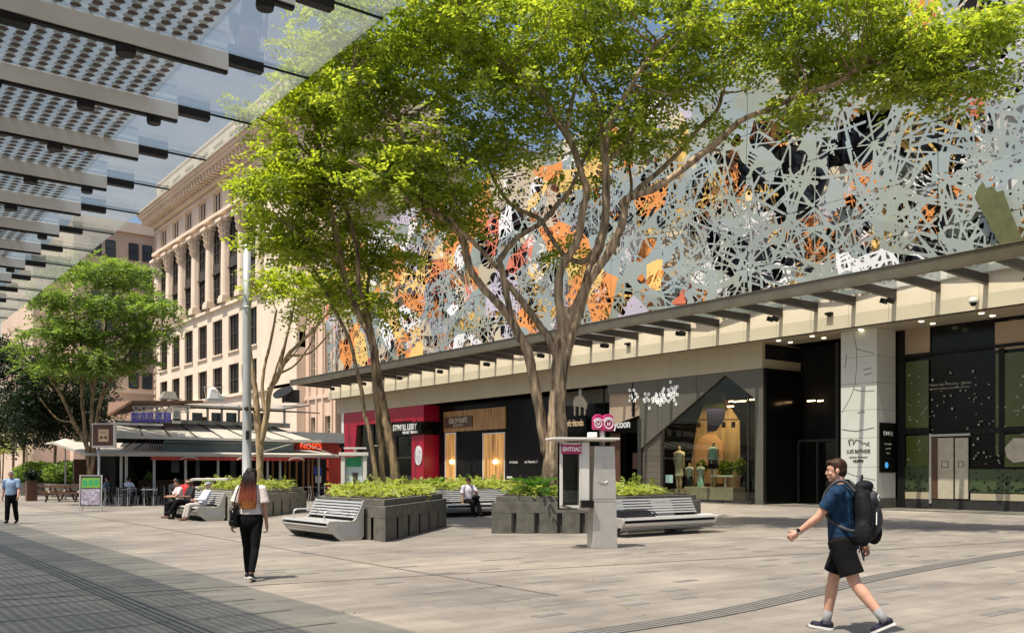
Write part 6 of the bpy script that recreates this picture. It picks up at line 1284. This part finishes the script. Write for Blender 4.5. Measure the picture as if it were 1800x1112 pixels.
# hair that fades from near-black to copper at the tips
hm = bpy.data.materials.new('hair_ombre'); hm.use_nodes = True; n = hm.node_tree.nodes; L = hm.node_tree.links; tc = n.new('ShaderNodeTexCoord'); sx_ = n.new('ShaderNodeSeparateXYZ'); L.new(tc.outputs['Object'], sx_.inputs[0])
mr = n.new('ShaderNodeMapRange'); mr.inputs['From Min'].default_value = 1.06; mr.inputs['From Max'].default_value = 1.62; L.new(sx_.outputs['Z'], mr.inputs[0]); nz_ = n.new('ShaderNodeTexNoise'); nz_.inputs['Scale'].default_value = 40; mp = n.new('ShaderNodeMapping'); mp.inputs['Scale'].default_value = (1,1,.06); L.new(tc.outputs['Object'], mp.inputs[0]); L.new(mp.outputs[0], nz_.inputs['Vector'])
ma = n.new('ShaderNodeMath'); ma.operation = 'MULTIPLY_ADD'; ma.inputs[1].default_value = .5; L.new(nz_.outputs[0], ma.inputs[0]); m2 = n.new('ShaderNodeMath'); m2.operation = 'SUBTRACT'; m2.inputs[1].default_value = .25; L.new(mr.outputs[0], m2.inputs[0]); L.new(m2.outputs[0], ma.inputs[2])
cr = n.new('ShaderNodeValToRGB'); e = cr.color_ramp.elements; e[0].position = .08; e[0].color = (.36,.14,.045,1); e[1].position = .85; e[1].color = (.010,.006,.006,1); e2 = e.new(.48); e2.color = (.16,.035,.018,1); L.new(ma.outputs[0], cr.inputs[0]); L.new(cr.outputs[0], n['Principled BSDF'].inputs[0]); n['Principled BSDF'].inputs['Roughness'].default_value = .55; n['Principled BSDF'].inputs['Specular IOR Level'].default_value = .15; MATS['hair_ombre'] = hm

def cap(m, p0, p1, r0, r1, n=14):
    p0 = Vector(p0); p1 = Vector(p1); d = (p1-p0); 
    if d.length < 1e-4: d = Vector((0,0,.001))
    d = d.normalized(); A = (85,65,45,22); P = [p0 - d*r0*math.sin(R(a)) for a in A] + [p0, p0.lerp(p1,.5), p1] + [p1 + d*r1*math.sin(R(a)) for a in reversed(A)]
    m.tube(P, [r0*math.cos(R(a)) for a in A] + [r0, (r0+r1)/2, r1] + [r1*math.cos(R(a)) for a in reversed(A)], n)
def blob(name, m, vox, mt, parent, it=3, fac=.5):
    me = bpy.data.meshes.new('t'); me.from_pydata([tuple(p) for p in m.v], [], m.f); o = bpy.data.objects.new('t', me); col.objects.link(o)
    r = o.modifiers.new('r', 'REMESH'); r.mode = 'VOXEL'; r.voxel_size = vox; r.use_smooth_shade = True
    s = o.modifiers.new('s', 'SMOOTH'); s.iterations = it; s.factor = fac
    dg = bpy.context.evaluated_depsgraph_get(); dg.update(); e = bpy.data.meshes.new_from_object(o.evaluated_get(dg)); bpy.data.objects.remove(o)
    e.name = name; e.materials.clear(); e.materials.append(MATS[mt]); e.polygons.foreach_set('use_smooth', [True]*len(e.polygons))
    b = bpy.data.objects.new(name, e); col.objects.link(b)
    if parent is not None: b.parent = parent; WM[b.name] = WM[parent.name]
    return b
def loft(m, rings, T, n=20):
    """closed body of elliptical rings (z, rx, ry, dy) carried by the transform T"""
    vs = []
    for z, rx, ry, dy in rings:
        for k in range(n): a = 6.283185*k/n; vs.append(T(Vector((rx*math.cos(a), dy + ry*math.sin(a), z))))
    N = len(rings); m.add(vs, [(i*n+k,i*n+(k+1)%n,(i+1)*n+(k+1)%n,(i+1)*n+k) for i in range(N-1) for k in range(n)]+[tuple(range(n-1,-1,-1)), tuple((N-1)*n+k for k in range(n))])
def person(label, loc, facing, sc, pose, fit):
    """pose: lean, head (yaw, pitch), legs/arms per side (+1 right, -1 left); fit: clothing and skin"""
    rz = math.atan2(-facing[0], facing[1]); t = thing('person', label, 'person', loc, rz, None, sc); w_ = fit.get('build', 1.0); vx = fit.get('vox', .011)
    fem = fit.get('fem', False); hw = .095*(1.0 if not fem else 1.02); shw = (.205 if not fem else .172)*w_
    J = {}; hip = Vector((0,0,.93))
    for s in (1,-1):
        th, kn, ft, spl = pose['legs'][s]; h = hip + Vector((s*hw,0,0)); a = R(th); sp = R(spl)
        k = h + Vector((s*.44*math.sin(sp)*1.0, .44*math.sin(a)*math.cos(sp), -.44*math.cos(a)*math.cos(sp))); b_ = a - R(kn)
        kx = pose.get('shin_out', {}).get(s, 0); an = k + Vector((s*.42*math.sin(R(kx)), .42*math.sin(b_)*math.cos(R(kx)), -.42*math.cos(b_)*math.cos(R(kx)))); J[s] = (h, k, an, R(ft))
    low = min(J[s][2].z - .085 - max(0, .17*math.sin(-J[s][3])) - max(0,.05*math.sin(J[s][3])) for s in (1,-1)); dz = -low
    for s in (1,-1): h, k, an, f = J[s]; J[s] = (h+Vector((0,0,dz)), k+Vector((0,0,dz)), an+Vector((0,0,dz)), f)
    hip = hip + Vector((0,0,dz)); ml = Matrix.Rotation(-R(pose.get('lean',0)), 3, 'X'); tw = Matrix.Rotation(R(pose.get('twist',0)), 3, 'Z')
    def T(p): return hip + ml @ (tw @ (Vector(p) - Vector((0,0,.93))) if p[2] > 1.1 else Vector(p) - Vector((0,0,.93)))
    neck = T((0,-.005,1.47)); hy, hp = pose.get('head',(0,0)); hr = Matrix.Rotation(R(hy),3,'Z') @ Matrix.Rotation(-R(hp),3,'X'); hc = neck + (ml @ Vector((0,.02,.05))) + hr @ Vector((0,.012,.105))
    H = lambda v: hc + hr @ Vector(v)
    B = MB()
    B.ell(H((0,-.008,.022)), (.073,.092,.092), 16, 0, hr); B.ell(H((0,.018,-.035)), (.060,.070,.078), 14, 0, hr); B.ell(H((0,.045,-.085)), (.036,.038,.026), 10, 0, hr)
    cap(B, H((0,.080,.015)), H((0,.096,-.022)), .008, .011, 8); cap(B, H((-.03,.074,.034)), H((.03,.074,.034)), .010, .010, 8); cap(B, H((-.014,.083,-.056)), H((.014,.083,-.056)), .010, .010, 8)
    for s in (1,-1): B.ell(H((s*.074,-.008,-.006)), (.010,.019,.031), 8, 0, hr); B.ell(H((s*.036,.058,-.022)),(.025,.022,.02),8,0,hr)
    cap(B, neck - (ml @ Vector((0,.0,.06))), H((0,-.018,-.06)), .060*(.86 if fem else 1), .054*(.86 if fem else 1))
    loft(B, [(.86,.155*w_,.105*w_,0),(.95,.168*w_,.115*w_,-.005),(1.08,.145*w_,.10*w_,.0),(1.22,.155*w_,.108*w_,.005),(1.34,.165*w_,.105*w_,0),(1.42,.14*w_,.075*w_,-.005),(1.47,.07,.055,-.005)], T)
    arms = {}
    for s in (1,-1):
        fwd, out, el, eo = pose['arms'][s]; sh = T((s*shw,-.005,1.405)); d = Vector((s*math.sin(R(out)), math.sin(R(fwd))*math.cos(R(out)), -math.cos(R(fwd))*math.cos(R(out)))); e_ = sh + d*.295; f2 = R(fwd+el); o2 = R(eo); d2 = Vector((s*math.sin(o2), math.sin(f2)*math.cos(o2), -math.cos(f2)*math.cos(o2))); wr = e_ + d2*.255; arms[s] = (sh, e_, wr, d, d2)
        r = .88 if fem else 1.0
        cap(B, sh, e_, .053*r, .041*r); cap(B, e_, e_+d2*.10, .042*r, .041*r); cap(B, e_+d2*.08, wr, .041*r, .027*r); cap(B, T((s*.06,-.005,1.42)), sh, .062*r, .058*r)
        # hand: palm, four fingers bent at the knuckles, thumb from the side of the palm
        pn = Vector((-s,0,0)); pn = (pn - d2*pn.dot(d2)).normalized(); wd = d2.cross(pn).normalized(); wd = wd if wd.y + wd.z*.4 > 0 else -wd
        pc = wr + d2*.052; rot = Matrix((wd, pn, d2)).transposed(); B.ell(pc, (.041,.017,.055), 12, 0, rot); cap(B, wr, pc, .026, .026)
        for j, (o_, L_) in enumerate(((.033,.070),(.0115,.080),(-.0105,.074),(-.031,.058))):
            p0 = wr + d2*.095 + wd*o_*.95; c_ = R(32+5*j); p1 = p0 + (d2*math.cos(c_)+pn*math.sin(c_)+wd*o_*.7)*L_*.5; c2_ = R(74+6*j); p2 = p1 + (d2*math.cos(c2_)+pn*math.sin(c2_))*L_*.5; cap(B, p0, p1, .0092, .0084, 8); cap(B, p1, p2, .0084, .007, 8)
        p0 = wr + d2*.03 + wd*.032; p1 = p0 + (wd*.62 + d2*.7 + pn*.25).normalized()*.042; p2 = p1 + (wd*.2 + d2*.9 + pn*.35).normalized()*.032; cap(B, p0, p1, .0125, .0105, 8); cap(B, p1, p2, .0105, .008, 8)
    for s in (1,-1):
        h, k, an, f = J[s]; r = w_; cap(B, h, k, .086*r, .056*r); kd = (an-k); cap(B, k, k+kd*.32, .056*r, .058*r); cap(B, k+kd*.28, an, .058*r, .037); back = (ml @ Vector((0,-1,0)))
        fd = Vector((0,math.cos(f),math.sin(f))); fr0 = Matrix.Rotation(f, 3, 'X'); cap(B, an+fr0@Vector((0,-.02,-.045)), an+fr0@Vector((0,.115,-.055)), .032, .024)
    blob('body', B, vx, fit['skin'], t, 2)
    q = MB()
    for s in (1,-1): q.ell(H((s*.031,.083,.014)), (.0135,.007,.0075), 8, 0, hr)
    q.build('eyes', 'eye_dark', t, True, True); q = MB(); cap(q, H((-.021,.089,-.058)), H((.021,.089,-.058)), .0045, .0045, 6); q.build('mouth', 'lip', t, True, True)
    # ---- clothes
    top = fit.get('top')
    if top:
        m = MB(); hem = fit.get('hem', .86); i = .016
        loft(m, [(hem,(.172 if not fem else .165)*w_+i,.118*w_+i,-.005),(hem+.12,(.165 if not fem else .15)*w_+i,.116*w_+i,0),(1.16,(.158 if not fem else .142)*w_+i,.112*w_+i,.004),(1.27,.168*w_+i,(.115 if not fem else .125)*w_+i,.006),(1.36,.172*w_+i,.108*w_+i,0),(1.425,.145*w_+i,.082*w_+i,-.006),(1.47,.085+i*.4,.066,-.006),(1.49,.068,.062,-.004)], T)
        sl_ = fit.get('sleeve', .62)
        for s in (1,-1):
            sh, e_, wr, d, d2 = arms[s]; cap(m, T((s*.07,-.005,1.415)), sh, .072*w_, .072*w_)
            loose = fit.get('loose', .012)
            if sl_ <= 1: m.tube([sh - d*.05, sh, sh + d*.12, sh + d*.295*sl_], [.05, .072, .068+loose*.4, .058+loose], 14)
            else: cap(m, sh, e_, .070, .056); m.tube([e_ - d2*.02, e_ + d2*.05, e_ + d2*.12, e_ + d2*.255*(sl_-1)], [.05,.055,.05,.042], 12)
        blob(fit.get('topname','shirt'), m, vx*1.15, top, t, 3)
    bt = fit.get('bottom')
    if bt:
        m = MB(); i = .012; wz = fit.get('waist', 1.0); loft(m, [(.80,.10*w_,.11*w_,0),(.86,.165*w_+i,.118*w_+i,-.004),(.93,.172*w_+i,.122*w_+i,-.008),(wz,.158*w_+i,.112*w_+i,0),(wz+.03,.156*w_+i,.111*w_+i,0)], T); cut = fit.get('leg', 2.0); lo = fit.get('legloose', .014)
        for s in (1,-1):
            h, k, an, f = J[s]; g = .094*w_
            if cut <= 1: m.tube([h+Vector((0,0,.06)), h, h.lerp(k,.5), h.lerp(k,cut)], [.08, g+lo, .086*w_+lo, .078*w_+lo*1.6], 16)
            else: cap(m, h, k, g+lo*.5, .06*w_+lo); kd = an-k; m.tube([k-kd*.05, k+kd*.3, k+kd*.7, k+kd*(.5+.5*(cut-1))*1.0 if cut < 2 else k+kd*.98], [.056*w_+lo, .060*w_+lo*.8, .050*w_+lo, .042+lo*1.3], 14)
        blob(fit.get('botname','trousers'), m, vx*1.15, bt, t, 3)
    for s in (1,-1):                                      # shoes and socks
        h, k, an, f = J[s]; fr = Matrix.Rotation(f, 3, 'X'); F_ = lambda v: an + fr @ Vector(v)
        if fit.get('sock'):
            m = MB(); kd = (k-an).normalized(); m.tube([an-kd*.03, an+kd*.03, an+kd*fit.get('sockh',.09)], [.045,.044,.046], 12); m.build('sock', fit['sock'], t, True, True)
        m = MB(); cap(m, F_((0,-.035,-.035)), F_((0,.02,-.02)), .040, .040, 10); cap(m, F_((0,-.03,-.052)), F_((0,.13,-.056)), .036, .036, 10); cap(m, F_((-.016,.10,-.055)), F_((.016,.145,-.057)), .029, .024, 10); sh_ = blob('shoe', m, .008, fit['shoe'], t, 2)
        if fit.get('sole'):
            m = MB(); pts = [(-.036,-.06),(-.02,-.078),(.02,-.078),(.036,-.06),(.036,.03),(.046,.10),(.036,.16),(.012,.178),(-.012,.178),(-.036,.16),(-.046,.10),(-.036,.03)]; n_ = len(pts)
            m.add([F_((x,y,-.088)) for x, y in pts]+[F_((x,y,-.064)) for x, y in pts], [tuple(range(n_-1,-1,-1)),tuple(range(n_,2*n_))]+[(i,(i+1)%n_,n_+(i+1)%n_,n_+i) for i in range(n_)]); m.build('sole', fit['sole'], sh_, True)
    hs = fit.get('hair'); 
    if hs:
        m = MB(); kind = fit.get('hairkind','short')
        if kind == 'short':
            m.ell(H((0,-.020,.040)), (.078,.093,.088), 16, 0, hr); m.ell(H((0,-.045,-.005)), (.072,.062,.075), 14, 0, hr); m.ell(H((0,.045,.085)), (.056,.045,.032), 12, 0, hr)
            for s in (1,-1): cap(m, H((s*.068,.008,.03)), H((s*.070,.012,-.018)), .012, .008, 8)
            blob('hair', m, .008, hs, t, 2)
        elif kind == 'long':
            loft(m, [(1.748,.035,.035,-.0),(1.738,.062,.065,-.0),(1.70,.088,.094,-.005),(1.64,.098,.098,-.02),(1.56,.102,.090,-.045),(1.48,.110,.072,-.075),(1.40,.122,.056,-.105),(1.28,.136,.044,-.128),(1.18,.136,.036,-.135),(1.11,.120,.028,-.135)], T)
            bk = T((0,-.115,1.40)); 
            for j in range(9):
                x = (j-4)*.030; rr = .024 - abs(j-4)*.0010; z_end = 1.085 + .012*((j*5)%4) + abs(j-4)*.014
                P = catmull([T((x*.6,-.085,1.67)), T((x*.8,-.125,1.56)), T((x*.95,-.145,1.42)), T((x*1.1,-.165,1.27)), T((x*1.1,-.165,1.16)), T((x*1.05+.005*((j*3)%5-2),-.152,z_end-.03))],4); m.tube(P, [.65*rr*(1.25 if i_ < 12 else max(.25,1.25-(i_-11)*.2)) for i_ in range(len(P))], 10)
            blob('hair', m, .0075, hs, t, 2)
    if fit.get('cap'):
        m = MB(); m.ell(H((0,-.012,.050)), (.083,.100,.075), 16, 0, hr); m.tube([H((0,-.012,.030)),H((0,-.012,.052))], [.088,.086], 16); cp_ = H((0,.12,.040)); m.ell(cp_, (.066,.065,.010), 12, 0, hr @ Matrix.Rotation(R(-10),3,'X')); blob('cap', m, .009, fit['cap'], t, 2)
    if fit.get('glasses'):
        m = MB()
        for s in (1,-1): m.ell(H((s*.032,.092,.014)), (.026,.008,.019), 10, 0, hr); m.tube([H((s*.058,.085,.018)),H((s*.078,.0,.012))], .004, 5)
        m.build('sunglasses', 'black_gloss', t, True, True)
    t_J = dict(J=J, arms=arms, T=T, H=H, hip=hip, hr=hr); return t, t_J
RTv = Vector((RT[0],RT[1],0)); FWv = Vector((FW[0],FW[1],0))
def fdir(deg): a = R(deg); return FWv*math.cos(a) + RTv*math.sin(a)      # 0 = away from the camera, 90 = to the right
# ---- man with the backpack, striding to the left
b = G(1482,1111)
pm, pj = person('man in a blue t-shirt and black shorts striding left with a black backpack', (b.x,b.y,0), fdir(-52), 1.0,
  dict(lean=3, twist=6, head=(22,6), legs={1:(17,8,4,-1), -1:(-20,20,-28,1)}, arms={1:(-24,10,14,6), -1:(34,6,18,2)}),
  dict(skin='skin_fair', top='tee_blue', topname='t_shirt', bottom='shorts_black', botname='shorts', leg=.80, legloose=.024, sleeve=.66, sock='sock_grey', sockh=.12, shoe='shoe_navy', sole='sole_white', hair='hair_brown', vox=.0062, build=1.05, hem=.84))
T_ = pj['T']; t = thing('backpack', 'bulky black hiking backpack worn on the back of the striding man', 'backpack', (b.x,b.y,0), pm.rotation_euler.z)
m = MB()
loft(m, [(.92,.09,.05,-.215),(.95,.145,.085,-.225),(1.03,.165,.105,-.235),(1.13,.17,.115,-.245),(1.25,.165,.11,-.24),(1.36,.15,.095,-.225),(1.44,.115,.07,-.21),(1.475,.06,.035,-.20)], T_)
m.ell(T_((0,-.23,1.46)), (.12,.085,.06), 12); blob('main_bag', m, .010, 'pack_black', t, 2)
m = MB(); m.ell(T_((0,-.325,1.13)), (.11,.055,.14), 14); m.ell(T_((0,-.31,1.33)), (.10,.05,.08), 14); blob('front_pocket', m, .009, 'pack_grey', t, 2)
m = MB(); m.ell(T_((-.175,-.25,1.0)), (.045,.085,.13), 12); blob('side_pocket', m, .009, 'pack_black', t, 2); m = MB(); m.ell(T_((.175,-.25,1.0)), (.045,.085,.13), 12); blob('side_pocket', m, .009, 'pack_black', t, 2)
for s in (1,-1):
    m = MB(); m.tube(catmull([T_((s*.10,-.165,1.40)),T_((s*.115,-.06,1.515)),T_((s*.125,.04,1.49)),T_((s*.135,.125,1.38)),T_((s*.14,.135,1.24)),T_((s*.165,.06,1.12)),T_((s*.165,-.10,1.04)),T_((s*.14,-.20,1.02))],5), .017, 8); m.build('shoulder_strap', 'pack_grey', t, True, True)
m = MB(); m.tube(catmull([T_((-.05,-.20,1.50)),T_((-.03,-.21,1.56)),T_((.03,-.21,1.56)),T_((.05,-.20,1.50))],4), .009, 6); m.build('handle', 'pack_grey', t, True, True)
m = MB()
for pts in ([(-.12,-.28,1.42),(-.14,-.33,1.2),(-.12,-.31,1.0)],[(.12,-.28,1.42),(.14,-.33,1.2),(.12,-.31,1.0)],[(-.15,-.2,.98),(-.16,-.22,.85),(-.15,-.24,.74)],[(-.1,-.35,1.24),(0,-.385,1.25),(.1,-.35,1.24)]): m.tube(catmull([T_(p_) for p_ in pts],4), .008, 6)
m.build('compression_strap', 'pack_black', t, True, True)
m = MB(); c = T_((-.03,-.362,1.34)); m.tube([c+Vector((.03*math.cos(a),-.002,.03*math.sin(a))) for a in [6.283*k/14 for k in range(15)]], .004, 5); m.beam(T_((-.10,-.35,1.2)),T_((-.10,-.36,1.08)),.008,.008); m.build('emblem', 'sole_white', t, True)
wa = pj['arms'][-1]; t = thing('wristwatch', 'small metal watch on the left wrist of the striding man', 'watch', (b.x,b.y,0), pm.rotation_euler.z); m = MB(); m.tube([wa[2]-wa[4]*.028, wa[2]-wa[4]*.004], .033, 14); m.build('band', 'steel', t, True, True); m = MB(); m.ell(wa[2]-wa[4]*.016+Vector((-.03,.0,.012)), (.012,.02,.02), 10); m.build('face', 'black_gloss', t, True, True)
# ---- woman walking away
b = G(441,1018)
pw, wj = person('woman with long copper-tipped hair walking away in a pale top and black trousers', (b.x,b.y,0), fdir(2), .945,
  dict(lean=1, head=(0,0), legs={1:(-13,14,-16,.5), -1:(15,8,2,.5)}, shin_out={1:0,-1:0}, arms={1:(-4,10,12,4), -1:(-6,15,12,9)}),
  dict(skin='skin_tan', fem=True, top='blouse', topname='blouse', hem=1.02, sleeve=.72, loose=.034, bottom='shorts_black', waist=1.07, leg=2.0, legloose=.004, shoe='shoe_black', sole='sole_white', hair='hair_ombre', hairkind='long', vox=.007, build=1.02))
T_ = wj['T']; t = thing('shoulder_bag', 'black leather bag hanging from the left shoulder of the walking woman', 'bag', (b.x,b.y,0), pw.rotation_euler.z, None, .945)
m = MB(); m.ell((-.225,-.04,.98+.02), (.085,.19,.15), 16); m.ell((-.225,-.04,.90), (.10,.20,.09), 16); m.ell((-.21,-.04,1.08), (.05,.14,.08), 12); blob('bag_body', m, .012, 'black_gloss', t, 2)
m = MB(); m.tube(catmull([(-.22,-.17,1.05),(-.20,-.15,1.25),T_((-.150,-.10,1.46)),T_((-.145,.0,1.50)),T_((-.16,.10,1.42)),(-.22,.11,1.2),(-.24,.09,1.05)],5), .010, 7); m.build('strap', 'black_metal', t, True, True)
m = MB(); m.tube(catmull([(-.27,-.16,1.02),(-.29,-.13,1.12),(-.29,.03,1.12),(-.27,.08,1.02)],4), .008, 6); m.build('handle', 'black_metal', t, True, True)
# ---- man walking towards us at the far left
b = G(20,920); person('man in a blue short-sleeved shirt and dark trousers walking towards us', (b.x,b.y,0), fdir(176), .90,
  dict(lean=0, head=(0,0), legs={1:(9,4,2,0), -1:(-8,8,-14,0)}, arms={1:(-6,9,14,5), -1:(8,9,16,4)}),
  dict(skin='skin_fair', top='shirt_blue', sleeve=.82, bottom='shorts_black', leg=2.0, legloose=.02, shoe='shoe_black', hair='hair_grey', hem=.93, build=1.06, glasses=True, vox=.010))
# ---- seated people
def seated(label, x, y, facing, fit, pose=None, zb=None, sc=.96):
    p_ = dict(lean=-8, head=(0,-4), legs={1:(84,80,0,4), -1:(84,84,0,4)}, arms={1:(26,8,62,-18), -1:(26,8,62,-18)}); p_.update(pose or {}); f = dict(vox=.011); f.update(fit); return person(label, (x,y,0), facing, sc, p_, f)
W = (-1,0); Sd = (0,-1)
seated('man in a pale blue shirt and grey cap leaning back on the left bench', 9.88, 29.5, W, dict(skin='skin_fair', top='shirt_pale', sleeve=1.9, bottom='chino', leg=2, legloose=.022, shoe='shoe_brown', cap='cap_grey', hair='hair_grey', hem=.93), dict(lean=-22, head=(35,-2), legs={1:(86,68,6,6), -1:(90,76,6,2)}, arms={1:(34,6,50,-14), -1:(30,6,58,-20)}))
seated('man in a black t-shirt and tan cap sitting cross-legged on the left bench', 9.86, 30.65, W, dict(skin='skin_brown', top='shirt_dark', sleeve=.85, bottom='shorts_black', leg=2, legloose=.022, shoe='shoe_black', cap='cap_tan', hair='hair_black', hem=.93, build=1.1), dict(lean=-6, head=(20,4), legs={1:(80,66,4,6), -1:(96,60,10,-6)}))
seated('person in a pink shirt sitting furthest along the left bench', 9.84, 31.6, W, dict(skin='skin_tan', top='shirt_pink', sleeve=.8, bottom='shorts_black', leg=2, shoe='shoe_brown', hair='hair_black', hem=.93), dict(lean=6, head=(0,12)))
seated('man in sunglasses and a pale patterned shirt on the middle bench', 18.2, 26.38, Sd, dict(skin='skin_tan', top='shirt_check', sleeve=.8, bottom='shorts_black', leg=2, legloose=.02, shoe='shoe_black', hair='hair_black', cap='hair_brown', glasses=True, hem=.92, build=1.08), dict(lean=-4, head=(-8,4), legs={1:(84,84,0,4), -1:(88,66,6,-4)}, arms={1:(12,14,8,10), -1:(40,6,70,-40)}), sc=1.0)
t = thing('shoulder_bag', 'small black bag held on the lap of the man in sunglasses', 'bag', (18.2,26.0,.62)); m = MB(); m.ell((0,-.05,.06), (.17,.10,.10), 14); blob('pouch', m, .012, 'pack_black', t, 2); m = MB(); m.tube(catmull([(.1,.02,.12),(.09,.12,.35),(.02,.2,.52),(-.06,.2,.62)],4), .008, 6); m.build('strap', 'pack_black', t, True)
def patron(label, px, D, f, fit, sc=.96):
    p = PD(px, 860, D); seated(label, p.x, p.y, f, fit, None, None, sc); a = math.atan2(-f[0], f[1]); q = copy_tree(cp); q.location = (p.x+f[0]*-.02, p.y+f[1]*-.02, 0); q.rotation_euler = (0,0,a+math.pi); q['label'] = 'dark café chair under the ' + label
patron('café guest in a red top behind the bench', 328, 36.5, fdir(170)[:2], dict(skin='skin_tan', top='shirt_red', sleeve=.9, bottom='shorts_black', leg=2, shoe='shoe_black', hair='hair_black', vox=.014))
patron('café guest in a grey top at the terrace edge', 309, 37.5, fdir(150)[:2], dict(skin='skin_tan', top='shirt_dark', sleeve=1.8, bottom='shorts_black', leg=2, shoe='shoe_black', hair='hair_black', vox=.014))
patron('café guest in a white shirt seen from behind', 228, 43, fdir(20)[:2], dict(skin='skin_tan', top='shirt_pale', sleeve=.9, bottom='shorts_black', leg=2, shoe='shoe_black', hair='hair_black', vox=.014))
patron('café guest in a dark blue shirt by the sandwich board', 186, 45, fdir(-90)[:2], dict(skin='skin_fair', top='shirt_blue', sleeve=.9, bottom='shorts_black', leg=2, shoe='shoe_black', hair='hair_black', vox=.014))
